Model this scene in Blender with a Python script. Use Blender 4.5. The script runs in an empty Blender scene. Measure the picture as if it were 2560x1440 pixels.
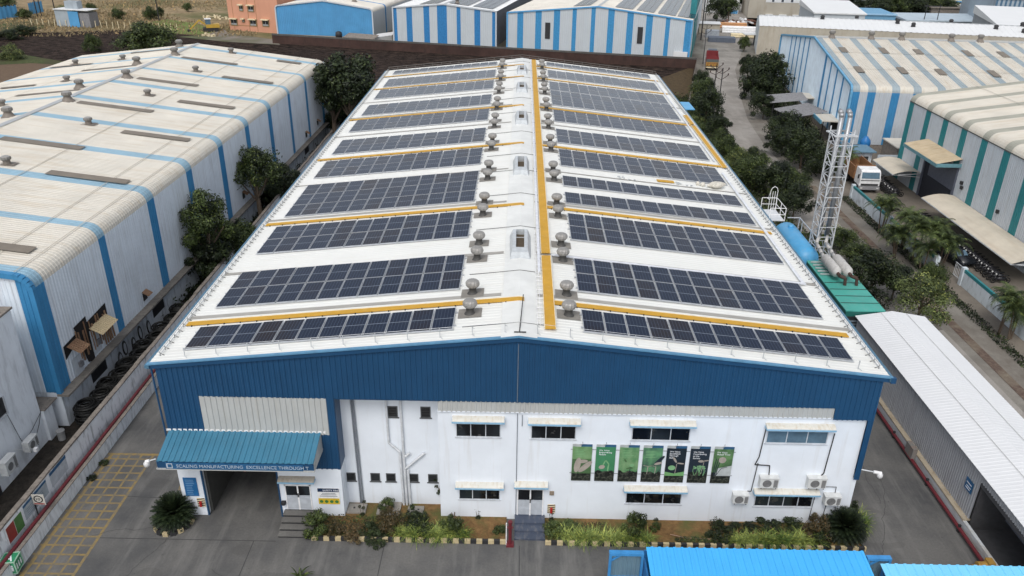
import bpy, math, random
from mathutils import Vector, Matrix, Euler
R_ = math.radians
random.seed(7)
SC = bpy.context.scene; COL = SC.collection
# ---------------- camera ----------------
CAMP=(-0.138,-34.307,30.955); YAW,PIT,ROL,FPX=-0.0071,0.4507,0.0144,1997.35
def _axes():
    f0=Vector((math.sin(YAW),math.cos(YAW),0)); r0=Vector((math.cos(YAW),-math.sin(YAW),0)); u0=Vector((0,0,1))
    f=f0*math.cos(PIT)-u0*math.sin(PIT); u=u0*math.cos(PIT)+f0*math.sin(PIT)
    return r0*math.cos(ROL)+u*math.sin(ROL), u*math.cos(ROL)-r0*math.sin(ROL), f
AR,AU,AF=_axes()
cam=bpy.data.objects.new('camera',bpy.data.cameras.new('camera')); COL.objects.link(cam)
cam.matrix_world=Matrix(((AR.x,AU.x,-AF.x,CAMP[0]),(AR.y,AU.y,-AF.y,CAMP[1]),(AR.z,AU.z,-AF.z,CAMP[2]),(0,0,0,1)))
cam.data.sensor_width=36; cam.data.lens=36*FPX/2560; cam.data.clip_end=3000; cam.data.clip_start=.5
SC.camera=cam
# ---------------- sky, sun, exposure ----------------
SUN_EL,SUN_AZ=R_(54),R_(196)   # azimuth clockwise from +y
w=bpy.data.worlds.new('World'); SC.world=w; w.use_nodes=True
nt=w.node_tree; bg=nt.nodes['Background']
sky=nt.nodes.new('ShaderNodeTexSky'); sky.sky_type='NISHITA'; sky.sun_disc=False
sky.sun_elevation=SUN_EL; sky.sun_rotation=SUN_AZ; sky.dust_density=3.0; sky.air_density=1.0
hs=nt.nodes.new('ShaderNodeHueSaturation'); hs.inputs['Saturation'].default_value=.30
nt.links.new(sky.outputs[0],hs.inputs['Color']); nt.links.new(hs.outputs[0],bg.inputs[0]); bg.inputs[1].default_value=.15
sl=bpy.data.lights.new('sun','SUN'); sl.energy=0.6; sl.angle=R_(20); sl.color=(1,.965,.91)
so=bpy.data.objects.new('sun',sl); COL.objects.link(so); so.location=(0,0,80)
sd=Vector((math.sin(SUN_AZ)*math.cos(SUN_EL),math.cos(SUN_AZ)*math.cos(SUN_EL),math.sin(SUN_EL)))
so.rotation_euler=sd.to_track_quat('Z','Y').to_euler()
SC.view_settings.view_transform='Standard'; SC.view_settings.look='None'; SC.view_settings.exposure=0.43; SC.view_settings.gamma=1
SC.render.engine='CYCLES'
# pixel of the 2560x1440 photo -> world point on a plane of known height / depth / side
def _ray(px,py): return AF+AR*((px-1280)/FPX)-AU*((py-720)/FPX)
def PZ(px,py,z=0.):
    d=_ray(px,py); t=(z-CAMP[2])/d.z; return Vector(CAMP)+d*t
def PY(px,py,y):
    d=_ray(px,py); t=(y-CAMP[1])/d.y; return Vector(CAMP)+d*t
def PX(px,py,x):
    d=_ray(px,py); t=(x-CAMP[0])/d.x; return Vector(CAMP)+d*t
# ---------------- mesh builder ----------------
class MB:
    def __init__(s): s.v=[]; s.f=[]; s.m=[]; s.uv=None
    def face(s,pts,mi=0):
        n=len(s.v); s.v+= [tuple(p) for p in pts]; s.f.append(tuple(range(n,n+len(pts)))); s.m.append(mi); return s
    def box(s,x0,y0,z0,x1,y1,z1,mi=0,M=None):
        if x0>x1:x0,x1=x1,x0
        if y0>y1:y0,y1=y1,y0
        if z0>z1:z0,z1=z1,z0
        c=[(x0,y0,z0),(x1,y0,z0),(x1,y1,z0),(x0,y1,z0),(x0,y0,z1),(x1,y0,z1),(x1,y1,z1),(x0,y1,z1)]
        if M is not None: c=[tuple(M@Vector(p)) for p in c]
        n=len(s.v); s.v+=c
        for q in ((0,3,2,1),(4,5,6,7),(0,1,5,4),(1,2,6,5),(2,3,7,6),(3,0,4,7)): s.f.append(tuple(n+i for i in q)); s.m.append(mi)
        return s
    def beam(s,p0,p1,w,h=None,mi=0):
        h=h or w; p0=Vector(p0); p1=Vector(p1); d=p1-p0; L=d.length
        if L<1e-6: return s
        M=Matrix.Translation(p0)@d.to_track_quat('Z','Y').to_matrix().to_4x4()
        return s.box(-w/2,-h/2,0,w/2,h/2,L,mi,M)
    def tube(s,p0,p1,r,n=6,mi=0,r1=None,cap=True):
        r1=r if r1 is None else r1
        p0=Vector(p0); p1=Vector(p1); d=p1-p0
        if d.length<1e-6: return s
        q=d.to_track_quat('Z','Y'); b=len(s.v)
        for P,rr in ((p0,r),(p1,r1)):
            for i in range(n):
                a=2*math.pi*i/n; s.v.append(tuple(P+q@Vector((math.cos(a)*rr,math.sin(a)*rr,0))))
        for i in range(n): s.f.append((b+i,b+(i+1)%n,b+n+(i+1)%n,b+n+i)); s.m.append(mi)
        if cap: s.f.append(tuple(b+n-1-i for i in range(n))); s.m.append(mi); s.f.append(tuple(b+n+i for i in range(n))); s.m.append(mi)
        return s
    def path(s,pts,r,n=6,mi=0):
        for a,b in zip(pts[:-1],pts[1:]): s.tube(a,b,r,n,mi)
        return s
    def lathe(s,prof,n=16,c=(0,0,0),mi=0,M=None,axis='z'):
        b=len(s.v); c=Vector(c)
        for (r,z) in prof:
            for i in range(n):
                a=2*math.pi*i/n
                p=Vector((r*math.cos(a),r*math.sin(a),z))
                if axis=='y': p=Vector((p.x,p.z,p.y))
                if axis=='x': p=Vector((p.z,p.x,p.y))
                p=p+c
                if M is not None: p=M@p
                s.v.append(tuple(p))
        for k in range(len(prof)-1):
            for i in range(n):
                s.f.append((b+k*n+i,b+k*n+(i+1)%n,b+(k+1)*n+(i+1)%n,b+(k+1)*n+i)); s.m.append(mi)
        return s
    def torus(s,c,R,r,ax=(0,0,1),n=18,m=6,mi=0):
        q=Vector(ax).to_track_quat('Z','Y'); b=len(s.v); c=Vector(c)
        for i in range(n):
            a=2*math.pi*i/n
            for j in range(m):
                t=2*math.pi*j/m; rr=R+r*math.cos(t)
                s.v.append(tuple(c+q@Vector((rr*math.cos(a),rr*math.sin(a),r*math.sin(t)))))
        for i in range(n):
            for j in range(m):
                s.f.append((b+i*m+j,b+((i+1)%n)*m+j,b+((i+1)%n)*m+(j+1)%m,b+i*m+(j+1)%m)); s.m.append(mi)
        return s
    def grid(s,rows,mi=0,closed=False):
        b=len(s.v); n=len(rows[0])
        for r in rows: s.v+=[tuple(p) for p in r]
        for i in range(len(rows)-1):
            for j in range(n-1): s.f.append((b+i*n+j,b+i*n+j+1,b+(i+1)*n+j+1,b+(i+1)*n+j)); s.m.append(mi)
        return s
    def ell(s,c,rx,ry,rz,n=12,m=8,mi=0,M=None):
        rows=[]
        for i in range(m+1):
            t=math.pi*i/m
            row=[]
            for j in range(n+1):
                a=2*math.pi*j/n
                p=Vector((c[0]+rx*math.sin(t)*math.cos(a),c[1]+ry*math.sin(t)*math.sin(a),c[2]+rz*math.cos(t)))
                if M is not None: p=M@p
                row.append(p)
            rows.append(row)
        return s.grid(rows,mi)
    def build(s,name,mats,parent=None,smooth=False,loc=None,rot=None):
        me=bpy.data.meshes.new(name); me.from_pydata(s.v,[],s.f)
        if not isinstance(mats,(list,tuple)): mats=[mats]
        for m in mats: me.materials.append(m)
        me.polygons.foreach_set('material_index',s.m)
        if smooth: me.polygons.foreach_set('use_smooth',[True]*len(s.f))
        if s.uv:
            l=me.uv_layers.new(name='UVMap')
            for i,u in enumerate(s.uv): l.data[i].uv=u
        me.update()
        o=bpy.data.objects.new(name,me); COL.objects.link(o)
        if parent is not None: o.parent=parent
        if loc is not None: o.location=loc
        if rot is not None: o.rotation_euler=rot
        return o
def tag(o,label,cat,group=None,kind=None):
    o['label']=label; o['category']=cat
    if group: o['group']=group
    if kind: o['kind']=kind
    return o
def thing(name,label,cat,loc=(0,0,0),rz=0,group=None):
    o=bpy.data.objects.new(name,None); COL.objects.link(o); o.empty_display_size=.3
    o.location=loc; o.rotation_euler=(0,0,rz); return tag(o,label,cat,group)
def struct(o,label=None):
    o['kind']='structure'
    if label: o['label']=label
    return o
def copytree(o,loc=None,rot=None,scale=None,label=None,parent=None):
    c=o.copy(); COL.objects.link(c)
    if parent is not None: c.parent=parent
    if loc is not None: c.location=loc
    if rot is not None: c.rotation_euler=rot
    if scale is not None: c.scale=scale if hasattr(scale,'__len__') else (scale,)*3
    if label: c['label']=label
    for ch in list(o.children): copytree(ch,parent=c)
    return c
def text(body,size,mat,parent,loc,rot=(math.pi/2,0,0),name='lettering',ext=.004,ax='LEFT',sx=1):
    cu=bpy.data.curves.new(name,'FONT'); cu.body=body; cu.size=size; cu.extrude=ext; cu.align_x=ax; cu.offset=.0
    t=bpy.data.objects.new(name,cu)
    COL.objects.link(t)
    me=bpy.data.meshes.new_from_object(t.evaluated_get(bpy.context.evaluated_depsgraph_get()))
    COL.objects.unlink(t); bpy.data.objects.remove(t)
    me.materials.clear(); me.materials.append(mat)
    o=bpy.data.objects.new(name,me); COL.objects.link(o); o.parent=parent; o.location=loc; o.rotation_euler=rot; o.scale=(sx,1,1)
    return o
ORD='first second third fourth fifth sixth seventh eighth ninth tenth eleventh twelfth thirteenth fourteenth fifteenth sixteenth seventeenth eighteenth nineteenth twentieth'.split()
def ordn(i):
    if i<20: return ORD[i]
    return ('twenty-' if i<29 else 'thirty-')+ORD[(i-20)%10 if i<29 else (i-30)%10] if i not in (29,) else 'thirtieth'
# corrugated sheet: path(t) in a plane swept along an axis, ribs across the sweep
def corr(mb,pathf,t0,t1,axis='y',pitch=.3,d=.03,band=None,sgn=1,duty=.35):
    if not callable(pathf):
        P0=pathf; pathf=lambda t:P0
    ts=[]; n=max(1,int(round((t1-t0)/pitch))); p=(t1-t0)/n
    for k in range(n):
        a=t0+k*p; ts+=[(a,0),(a+p*(.92-duty),0),(a+p*(1-duty),d),(a+p*.94,d)]
    ts.append((t1,0))
    b=len(mb.v); L=None
    for t,h in ts:
        P=pathf(t); L=len(P); N=[]
        for i in range(L):
            q0=P[max(i-1,0)]; q1=P[min(i+1,L-1)]
            dx,dz=q1[0]-q0[0],q1[1]-q0[1]; l=math.hypot(dx,dz) or 1; N.append((-dz/l*sgn,dx/l*sgn))
        for i in range(L):
            a,c=P[i][0]+N[i][0]*h,P[i][1]+N[i][1]*h
            mb.v.append((a,t,c) if axis=='y' else (t,a,c))
    for k in range(len(ts)-1):
        tm=(ts[k][0]+ts[k+1][0])/2
        kk=t0+ (int((tm-t0)/p)+.5)*p
        mi=band(kk) if band else 0
        for i in range(L-1):
            mb.f.append((b+k*L+i,b+k*L+i+1,b+(k+1)*L+i+1,b+(k+1)*L+i)); mb.m.append(mi if not isinstance(mi,(list,tuple)) else mi[i])
    return mb
def bandf(bands,mi=1,base=0):
    return lambda t: mi if any(a<=t<=b for a,b in bands) else base
# ---------------- materials ----------------
def lin(c): return tuple(((x/255)/12.92 if x/255<=.04045 else ((x/255+.055)/1.055)**2.4) for x in c)
MATS={}
def newmat(name):
    m=bpy.data.materials.new(name); m.use_nodes=True; MATS[name]=m
    return m,m.node_tree,m.node_tree.nodes['Principled BSDF']
def nz(nt,vec,scale,detail=4,rough=.6,sc=None):
    if sc:
        mp=nt.nodes.new('ShaderNodeMapping'); mp.inputs['Scale'].default_value=sc; nt.links.new(vec,mp.inputs[0]); vec=mp.outputs[0]
    n=nt.nodes.new('ShaderNodeTexNoise'); n.inputs['Scale'].default_value=scale; n.inputs['Detail'].default_value=detail; n.inputs['Roughness'].default_value=rough
    nt.links.new(vec,n.inputs['Vector']); return n.outputs['Fac']
def ramp(nt,fac,a,b,ca=(0,0,0,1),cb=(1,1,1,1)):
    r=nt.nodes.new('ShaderNodeValToRGB'); e=r.color_ramp.elements; e[0].position=a; e[1].position=b; e[0].color=ca; e[1].color=cb
    nt.links.new(fac,r.inputs[0]); return r.outputs[0]
def mix(nt,fac,a,b,mode='MIX'):
    m=nt.nodes.new('ShaderNodeMix'); m.data_type='RGBA'; m.blend_type=mode
    for s,v in ((m.inputs[0],fac),(m.inputs[6],a),(m.inputs[7],b)):
        if hasattr(v,'is_output') or hasattr(v,'links'): nt.links.new(v,s)
        else:
            s.default_value=v if not isinstance(v,tuple) else (tuple(v)+(1,))[:4]
    return m.outputs[2]
def math_(nt,op,a,b=None):
    m=nt.nodes.new('ShaderNodeMath'); m.operation=op
    for s,v in ((m.inputs[0],a),(m.inputs[1],b)):
        if v is None: continue
        if hasattr(v,'links'): nt.links.new(v,s)
        else: s.default_value=v
    return m.outputs[0]
def paint(name,col,rough=.5,dirt=.35,dcol=(.2,.17,.13),streak=(1.2,1.2,.08),scale=1.,metal=0,var=.12,bump=0,spec=.4,dpos=(.5,.75),world=False):
    m,nt,bs=newmat(name)
    tc=nt.nodes.new('ShaderNodeTexCoord').outputs['Object']
    if world: tc=nt.nodes.new('ShaderNodeNewGeometry').outputs['Position']
    a=nz(nt,tc,scale*.6,5)
    s=nz(nt,tc,scale*2.2,4,sc=streak)
    c=mix(nt,ramp(nt,a,.3,.7),tuple(x*(1-var) for x in col),tuple(min(1,x*(1+var*.6)) for x in col))
    f=math_(nt,'MULTIPLY',ramp(nt,s,dpos[0],dpos[1]),dirt)
    c=mix(nt,f,c,dcol)
    nt.links.new(c,bs.inputs['Base Color']); bs.inputs['Roughness'].default_value=rough; bs.inputs['Metallic'].default_value=metal
    bs.inputs['Specular IOR Level'].default_value=spec
    if bump:
        b=nt.nodes.new('ShaderNodeBump'); b.inputs['Strength'].default_value=bump; b.inputs['Distance'].default_value=.05
        nt.links.new(nz(nt,tc,scale*6,5),b.inputs['Height']); nt.links.new(b.outputs[0],bs.inputs['Normal'])
    return m
def flat(name,col,rough=.5,metal=0,spec=.4,emit=0):
    m,nt,bs=newmat(name); 
    tc=nt.nodes.new('ShaderNodeTexCoord').outputs['Object']
    c=mix(nt,ramp(nt,nz(nt,tc,3.,4),.35,.65),tuple(x*.86 for x in col),tuple(min(1,x*1.08) for x in col))
    nt.links.new(c,bs.inputs['Base Color']); bs.inputs['Roughness'].default_value=rough; bs.inputs['Metallic'].default_value=metal
    bs.inputs['Specular IOR Level'].default_value=spec; return m
def soil(name,ca,cb,cc=None,s1=.05,s2=1.5,bump=.6,thr=(.45,.6),rough=.95):
    m,nt,bs=newmat(name); tc=nt.nodes.new('ShaderNodeNewGeometry').outputs['Position']
    a=nz(nt,tc,s1,6,.65); b=nz(nt,tc,s2,6,.7)
    c=mix(nt,ramp(nt,b,.35,.65),ca,cb)
    if cc: c=mix(nt,ramp(nt,a,thr[0],thr[1]),c,cc)
    nt.links.new(c,bs.inputs['Base Color']); bs.inputs['Roughness'].default_value=rough; bs.inputs['Specular IOR Level'].default_value=.2
    bm=nt.nodes.new('ShaderNodeBump'); bm.inputs['Strength'].default_value=bump; bm.inputs['Distance'].default_value=.15
    nt.links.new(b,bm.inputs['Height']); nt.links.new(bm.outputs[0],bs.inputs['Normal']); return m
def concrete(name,col,stain=(.05,.05,.05),sa=.55,wear=None,slab=0,axis=(.35,.12,1),patch=1):
    m,nt,bs=newmat(name); tc=nt.nodes.new('ShaderNodeNewGeometry').outputs['Position']
    big=nz(nt,tc,.22,6,.62); mid=nz(nt,tc,1.,5,.65,sc=axis); fine=nz(nt,tc,9,4,.7)
    c=mix(nt,ramp(nt,fine,.3,.7),tuple(x*.86 for x in col),tuple(x*1.12 for x in col))
    c=mix(nt,math_(nt,'MULTIPLY',ramp(nt,big,.40,.68),sa),c,stain)
    c=mix(nt,math_(nt,'MULTIPLY',ramp(nt,mid,.5,.72),sa*.8),c,tuple(x*1.45 for x in col))
    pt=nz(nt,tc,.55,2,.3,sc=(.6,1,1)); c=mix(nt,math_(nt,'MULTIPLY',ramp(nt,pt,.62,.635),.28*patch),c,tuple(x*.55 for x in col)); sp_=nz(nt,tc,3.5,3,.5); c=mix(nt,math_(nt,'MULTIPLY',ramp(nt,sp_,.70,.76),.5*patch),c,tuple(x*.4 for x in col))
    if slab:
        v=nt.nodes.new('ShaderNodeTexVoronoi'); v.feature='DISTANCE_TO_EDGE'; v.inputs['Scale'].default_value=slab
        w_=nt.nodes.new('ShaderNodeVectorMath'); w_.operation='ADD'; nn=nt.nodes.new('ShaderNodeTexNoise'); nn.inputs['Scale'].default_value=.5
        nt.links.new(tc,nn.inputs['Vector']); nt.links.new(tc,w_.inputs[0]); nt.links.new(nn.outputs['Color'],w_.inputs[1]); nt.links.new(w_.outputs[0],v.inputs['Vector'])
        c=mix(nt,math_(nt,'LESS_THAN',v.outputs['Distance'],.004),c,tuple(x*.35 for x in col))
    nt.links.new(c,bs.inputs['Base Color']); bs.inputs['Roughness'].default_value=.85; bs.inputs['Specular IOR Level'].default_value=.25
    return m
def worn(name,col,base,thr=(.45,.6)):
    m,nt,bs=newmat(name); tc=nt.nodes.new('ShaderNodeNewGeometry').outputs['Position']
    c=mix(nt,ramp(nt,nz(nt,tc,2.2,6,.75),thr[0],thr[1]),col,base); nt.links.new(c,bs.inputs['Base Color']); bs.inputs['Roughness'].default_value=.85; return m
def leafmat(name,dark,light,transl=True,s=.55):
    m,nt,bs=newmat(name); g=nt.nodes.new('ShaderNodeNewGeometry')
    n=nz(nt,g.outputs['Position'],s,3,.6); r=g.outputs['Random Per Island']
    f=math_(nt,'MULTIPLY',ramp(nt,n,.34,.66),math_(nt,'ADD',math_(nt,'MULTIPLY',r,.75),.35))
    c=mix(nt,f,dark,light); c=mix(nt,math_(nt,'MULTIPLY',math_(nt,'GREATER_THAN',r,.9),.5),c,tuple(min(1,x*k) for x,k in zip(light,(2.0,1.7,1.3))))
    nt.links.new(c,bs.inputs['Base Color']); bs.inputs['Roughness'].default_value=.55; bs.inputs['Specular IOR Level'].default_value=.3
    return m
WHITE_ROOF=paint('white_roof_sheet',(.72,.725,.695),.45,.16,(.52,.46,.36),(.07,1.6,1),.8,var=.04)
ALU=flat('aluminium',(.55,.57,.6),.35,.6)
GALV=flat('galvanised_steel',(.55,.57,.58),.5,.3)
YEL=paint('yellow_grating',(.54,.295,.025),.6,.2,(.7,.5,.25),(1,1,1),2,var=.12)
YEDGE=flat('walkway_edge',(.8,.7,.5),.6)
BLUE=paint('blue_cladding',(.012,.062,.145),.42,.25,(.02,.05,.11),(3,3,.12),1.2,var=.1)
LBLUE=flat('blue_trim',(.10,.25,.40),.5)
GREYCLAD=paint('light_grey_cladding',(.44,.45,.44),.5,.3,(.36,.32,.25),(2.5,2.5,.1),1.5,var=.06)
PLASTER=paint('white_plaster',(.74,.785,.84),.8,.28,(.42,.37,.30),(1.5,1.5,.09),.9,var=.06,bump=.08,dpos=(.56,.82))
AWN=paint('awning_fibreglass',(.60,.585,.53),.55,.55,(.42,.32,.18),(1.5,.4,1),2.2,var=.08)
AWNB=flat('awning_blue_edge',(.25,.45,.62),.5)
def glassmat(name,c0,c1,c2):
    m,nt,bs=newmat(name); tc=nt.nodes.new('ShaderNodeNewGeometry').outputs['Position']
    c=mix(nt,ramp(nt,nz(nt,tc,.9,2,.4,sc=(1,1,.25)),.45,.6),c0,c1); c=mix(nt,ramp(nt,nz(nt,tc,2.3,3,.6),.60,.68),c,c2)
    nt.links.new(c,bs.inputs['Base Color']); bs.inputs['Roughness'].default_value=.08; return m
GLASS=glassmat('dark_window_glass',(.006,.007,.009),(.022,.028,.034),(.06,.06,.058))
GLASSB=flat('blue_window_glass',(.11,.18,.24),.1,0,.6)
FRAME=flat('window_frame_white',(.55,.58,.62),.45)
CANOPY=paint('canopy_blue_sheet',(.045,.175,.27),.45,.2,(.12,.2,.25),(2,.3,1),1.5)
DARK=flat('dark_metal',(.03,.03,.032),.6)
BLACK=flat('black_rubber',(.012,.012,.012),.7)
REDP=paint('red_pipe',(.14,.02,.027),.5,.5,(.08,.02,.02),(1,1,1),2)
SKYL=paint('dull_skylight_sheet',(.195,.165,.13),.5,.4,(.13,.12,.1),(.1,3,1),2,var=.15)
GREYSK=paint('grey_skylight_strip',(.36,.345,.315),.5,.4,(.22,.21,.19),(.2,3,1),2,var=.12)
TURB=flat('turbine_aluminium',(.30,.29,.275),.45,.3)
TURBD=flat('weathered_turbine_metal',(.2,.19,.175),.5,.3)
CONC=concrete('yard_concrete',(.142,.138,.131),(.052,.055,.06),.8,axis=(1.1,.14,1))
ROADM=concrete('road_concrete',(.30,.28,.255),(.14,.125,.11),.55,axis=(.6,.1,1))
VERGE=concrete('verge_concrete',(.22,.205,.18),(.08,.06,.045),.7)
WALLC=paint('stained_boundary_wall',(.84,.87,.9),.85,.75,(.09,.095,.1),(1.5,1.5,.35),1.1,var=.12,bump=.1,dpos=(.52,.74))
WALLC2=paint('grey_boundary_wall',(.55,.58,.6),.85,.6,(.3,.22,.12),(1,.3,1),1.1,var=.1)
CAPC=paint('weathered_concrete',(.24,.21,.18),.9,.7,(.05,.045,.04),(1,1,1),2,var=.2,bump=.2)
PIPEW=flat('white_pipe',(.6,.62,.64),.5)
PIPEG=flat('grey_pipe',(.2,.22,.25),.5)
WHITE=flat('white_paint',(.8,.8,.8),.45)
CREAM=flat('cream_paint',(.7,.6,.4),.6)
TEXTW=flat('white_lettering',(.85,.87,.9),.5)
# =================== MAIN FACTORY ===================
HE,HR,BW,BL=9.79,11.74,18.5,77.2
SL=(HR-HE)/BW; SA=math.atan(SL)
def RZ(x): return HR-abs(x)*SL
def BZ(t): return [(0,7.87),(0,RZ(t)-.05)]
fac=thing('factory_building','large factory hall with white solar covered roof, blue gable and white plaster office front','building',(0,0,0))
mb=MB(); corr(mb,[(-18.62,RZ(18.62)),(-9,RZ(9)),(-.02,HR),(.02,HR),(9,RZ(9)),(18.62,RZ(18.62))],-.12,BL,'y',.3,.014)
roof=mb.build('roof',WHITE_ROOF,fac)
# ridge cap, laps and skylight strips
mb=MB()
for s in (-1,1): mb.face([(0,-.1,HR+.075),(s*.9,-.1,RZ(.9)+.05),(s*.9,BL,RZ(.9)+.05),(0,BL,HR+.075)][::s])
mb.build('ridge_cap',paint('ridge_cap_white',(.70,.71,.69),.45,.08,(.55,.52,.45),(1,.2,1)),roof)
DCAB=flat('dark_cable',(.1,.1,.1),.7)
for y in (1.3,7.63,14.6,21.2,26.9,31.4,38.7,46.3,52.8,58,64.2,68.9,74.5):
    MB().path([(-2.9,y,RZ(2.9)+.045),(-.9,y,RZ(.9)+.07),(0,y,HR+.09),(.9,y,RZ(.9)+.07),(1.25,y,RZ(1.25)+.06)],.02,4).build('roof_cable',DCAB,roof)
for i,y in enumerate([4.75,10.55,19.75,27.6,35.1,42.6,50.1,57.3,64.9,72.2]):
    wd=.36 if i!=3 else .2
    for s in (-1,1):
        a,b_=(1.0,18.3)
        MB().face([(s*a,y-wd/2,RZ(a)+.034),(s*b_,y-wd/2,RZ(b_)+.034),(s*b_,y+wd/2,RZ(b_)+.034),(s*a,y+wd/2,RZ(a)+.034)][::-s]).build('skylight_strip',GREYSK,roof)
# faded dark mounting sheets near turbines belong to the turbines (below)
mb=MB()   # gable cladding
def blue_bottom(t):
    zt=RZ(t)-.05
    if t<-16.4: zb=3.35
    elif t>16.25: zb=7.13
    else: zb=7.87
    return [(0,zb),(0,zt)]
def seg(a,b,zb): corr(mb,lambda t:[(0,zb),(0,RZ(t)-.05)],a,b,'x',.27,.035)
seg(-18.35,-16.4,3.35); seg(-16.4,-9.85,7.87); seg(-9.85,-9.45,3.35); seg(-9.45,0,7.87); seg(0,16.25,7.85); seg(16.25,18.35,7.13)
corr(mb,[(0,3.35),(0,5.62)],-11.2,-9.85,'x',.27,.035)
corr(mb,[(0,3.3),(0,7.13)],18.05,18.35,'x',.15,.02)
mb.box(-9.46,.04,3.35,-9.44,1.12,7.87)
mb.box(-9.45,.04,7.80,18.3,1.12,7.868)
for s in (-1,1): mb.face([(s*18.35,0.05,3.3),(s*18.35,BL,3.3),(s*18.35,BL,HE+.02),(s*18.35,0.05,HE+.02)][::s])
mb.build('gable_cladding',BLUE,fac)
mb=MB(); corr(mb,[(-.005,5.6),(-.005,7.88)],-16.4,-9.85,'x',.3,.04); g1=mb.build('grey_cladding_panel',GREYCLAD,fac)
mb=MB(); corr(mb,[(.06,7.18),(.06,7.87)],-4.12,16.25,'x',.25,.03); mb.build('grey_cladding_panel',GREYCLAD,fac)
mb=MB()   # barge trim along the gable top
for s in (-1,1):
    for (hh,dz,y0,m) in ((.07,.05,-.17,1),(.24,-.02,-.12,0)):
        a,b_=[(0,HR),(s*18.72,RZ(18.72))]
        mb.face([(a[0],y0,a[1]+dz),(b_[0],y0,b_[1]+dz),(b_[0],y0,b_[1]+dz-hh),(a[0],y0,a[1]+dz-hh)][::s],m)
        mb.face([(a[0],y0,a[1]+dz),(b_[0],y0,b_[1]+dz),(b_[0],.03,b_[1]+dz),(a[0],.03,a[1]+dz)][::-s],m)
        mb.face([(a[0],y0,a[1]+dz-hh),(b_[0],y0,b_[1]+dz-hh),(b_[0],.0,b_[1]+dz-hh),(a[0],.0,a[1]+dz-hh)][::s],0)
mb.build('barge_trim',[BLUE,LBLUE],fac)
mb=MB()
for s in (-1,1): mb.box(s*18.55,-.2,HE-.2,s*18.78,BL+.1,HE-.02)
mb.build('gutter',flat('gutter_blue',(.07,.16,.24),.5),fac)
mb=MB(); mb.box(18.6,-.22,HE-.28,18.85,0,HE+.02); mb.tube((-18.5,-.1,HE-.2),(-18.45,-.06,3.4),.05); mb.build('downpipe',BLUE,fac)
# plaster walls
mb=MB()
mb.box(-18.33,.0,0,-17.05,.3,3.36); mb.box(-12.95,0,0,-9.47,.3,3.36); mb.box(-17.05,.02,3.42,-12.95,.3,5.6)
mb.box(-9.5,.3,0,-9.45,1.12,3.36)
mb.box(-9.45,1.1,0,-4.1,1.3,7.87)
mb.box(-4.15,.15,0,18.08,.4,7.14); mb.box(-4.15,.4,0,-3.9,1.1,7.14); mb.box(-4.15,.05,7.14,18.1,.4,7.2)
mb.box(18.08,.15,0,18.3,BL,3.3); mb.box(-18.33,.3,0,-18.1,BL,3.36)
mb.box(-18.3,BL-.2,0,18.3,BL,9.7)
wall=mb.build('wall',PLASTER,fac)
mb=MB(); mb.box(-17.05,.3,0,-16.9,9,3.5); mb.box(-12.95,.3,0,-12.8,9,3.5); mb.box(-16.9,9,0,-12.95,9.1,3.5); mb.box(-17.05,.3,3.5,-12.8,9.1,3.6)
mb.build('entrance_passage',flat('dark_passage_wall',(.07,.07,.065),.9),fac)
mb=MB(); mb.box(-17.09,-.03,0,-17.0,.05,3.42); mb.box(-12.99,-.03,0,-12.9,.05,3.42); mb.box(-17.1,-.03,3.38,-12.9,.05,3.48); mb.build('gateway_frame',BLUE,fac)
mb=MB(); mb.tube((-16.9,1.0,2.35),(-12.95,1.0,2.35),.035); mb.box(-16.9,.6,3.1,-12.95,.9,3.5); mb.build('barrier_bar',GALV,fac)
# windows
def window(par,x0,x1,z0,z1,y,n,glass=GLASS,splits=None,lou=False):
    W=MB(); t=.045
    W.box(x0,y-.03,z0,x1,y+.02,z0+t); W.box(x0,y-.03,z1-t,x1,y+.02,z1)
    xs=splits or [x0+(x1-x0)*i/n for i in range(n+1)]
    for i,x in enumerate(xs):
        a=x-t/2 if 0<i<len(xs)-1 else (x if i==0 else x-t)
        W.box(a,y-.035,z0+t,a+t,y+.02,z1-t)
    W.box(x0-.06,y-.06,z0-.05,x1+.06,y-.001,z0-.002)
    wf=W.build('window',FRAME if not lou else flat('dark_louvre_frame',(.1,.105,.11),.5) if 'dark_louvre_frame' not in MATS else MATS['dark_louvre_frame'],par)
    G=MB(); G.box(x0+.02,y-.012,z0+.02,x1-.02,y-.006,z1-.02); G.build('pane',glass,wf)
    if lou:
        L=MB()
        k=int((z1-z0)/.11)
        for j in range(k):
            zz=z0+.06+j*(z1-z0-.08)/k
            L.face([(x0+.05,y-.03,zz),(x1-.05,y-.03,zz),(x1-.05,y-.014,zz+.055),(x0+.05,y-.014,zz+.055)])
        L.build('louvre_slats',flat('louvre_glass',(.018,.019,.02),.3) if 'louvre_glass' not in MATS else MATS['louvre_glass'],wf)
    return wf
def awning(par,x0,x1,zt,y,out=.4,drop=.12,mat=AWN):
    out=min(out,.36); drop=.16
    A=MB(); rows=[]
    for i in range(7):
        t=i/6; rows.append([(x0,y-out*math.sin(t*math.pi/2),zt-drop*(1-math.cos(t*math.pi/2))),(x1,y-out*math.sin(t*math.pi/2),zt-drop*(1-math.cos(t*math.pi/2)))])
    A.grid([[r[1],r[0]] for r in rows])
    for x,s in ((x0,1),(x1,-1)):
        A.face(([(x,y,zt)]+[tuple(r[0 if x==x0 else 1]) for r in rows[1:]]+[(x,y,zt-drop)])[::s])
    o=A.build('awning',mat,par)
    B=MB(); B.box(x0-.02,y-out-.02,zt-drop-.09,x1+.02,y-out+.02,zt-drop+.005); B.box(x0-.02,y-out,zt-drop-.08,x0+.02,y,zt-drop); B.box(x1-.02,y-out,zt-drop-.08,x1+.02,y,zt-drop)
    B.build('awning_edge',AWNB,o); return o
YF=.15
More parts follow.
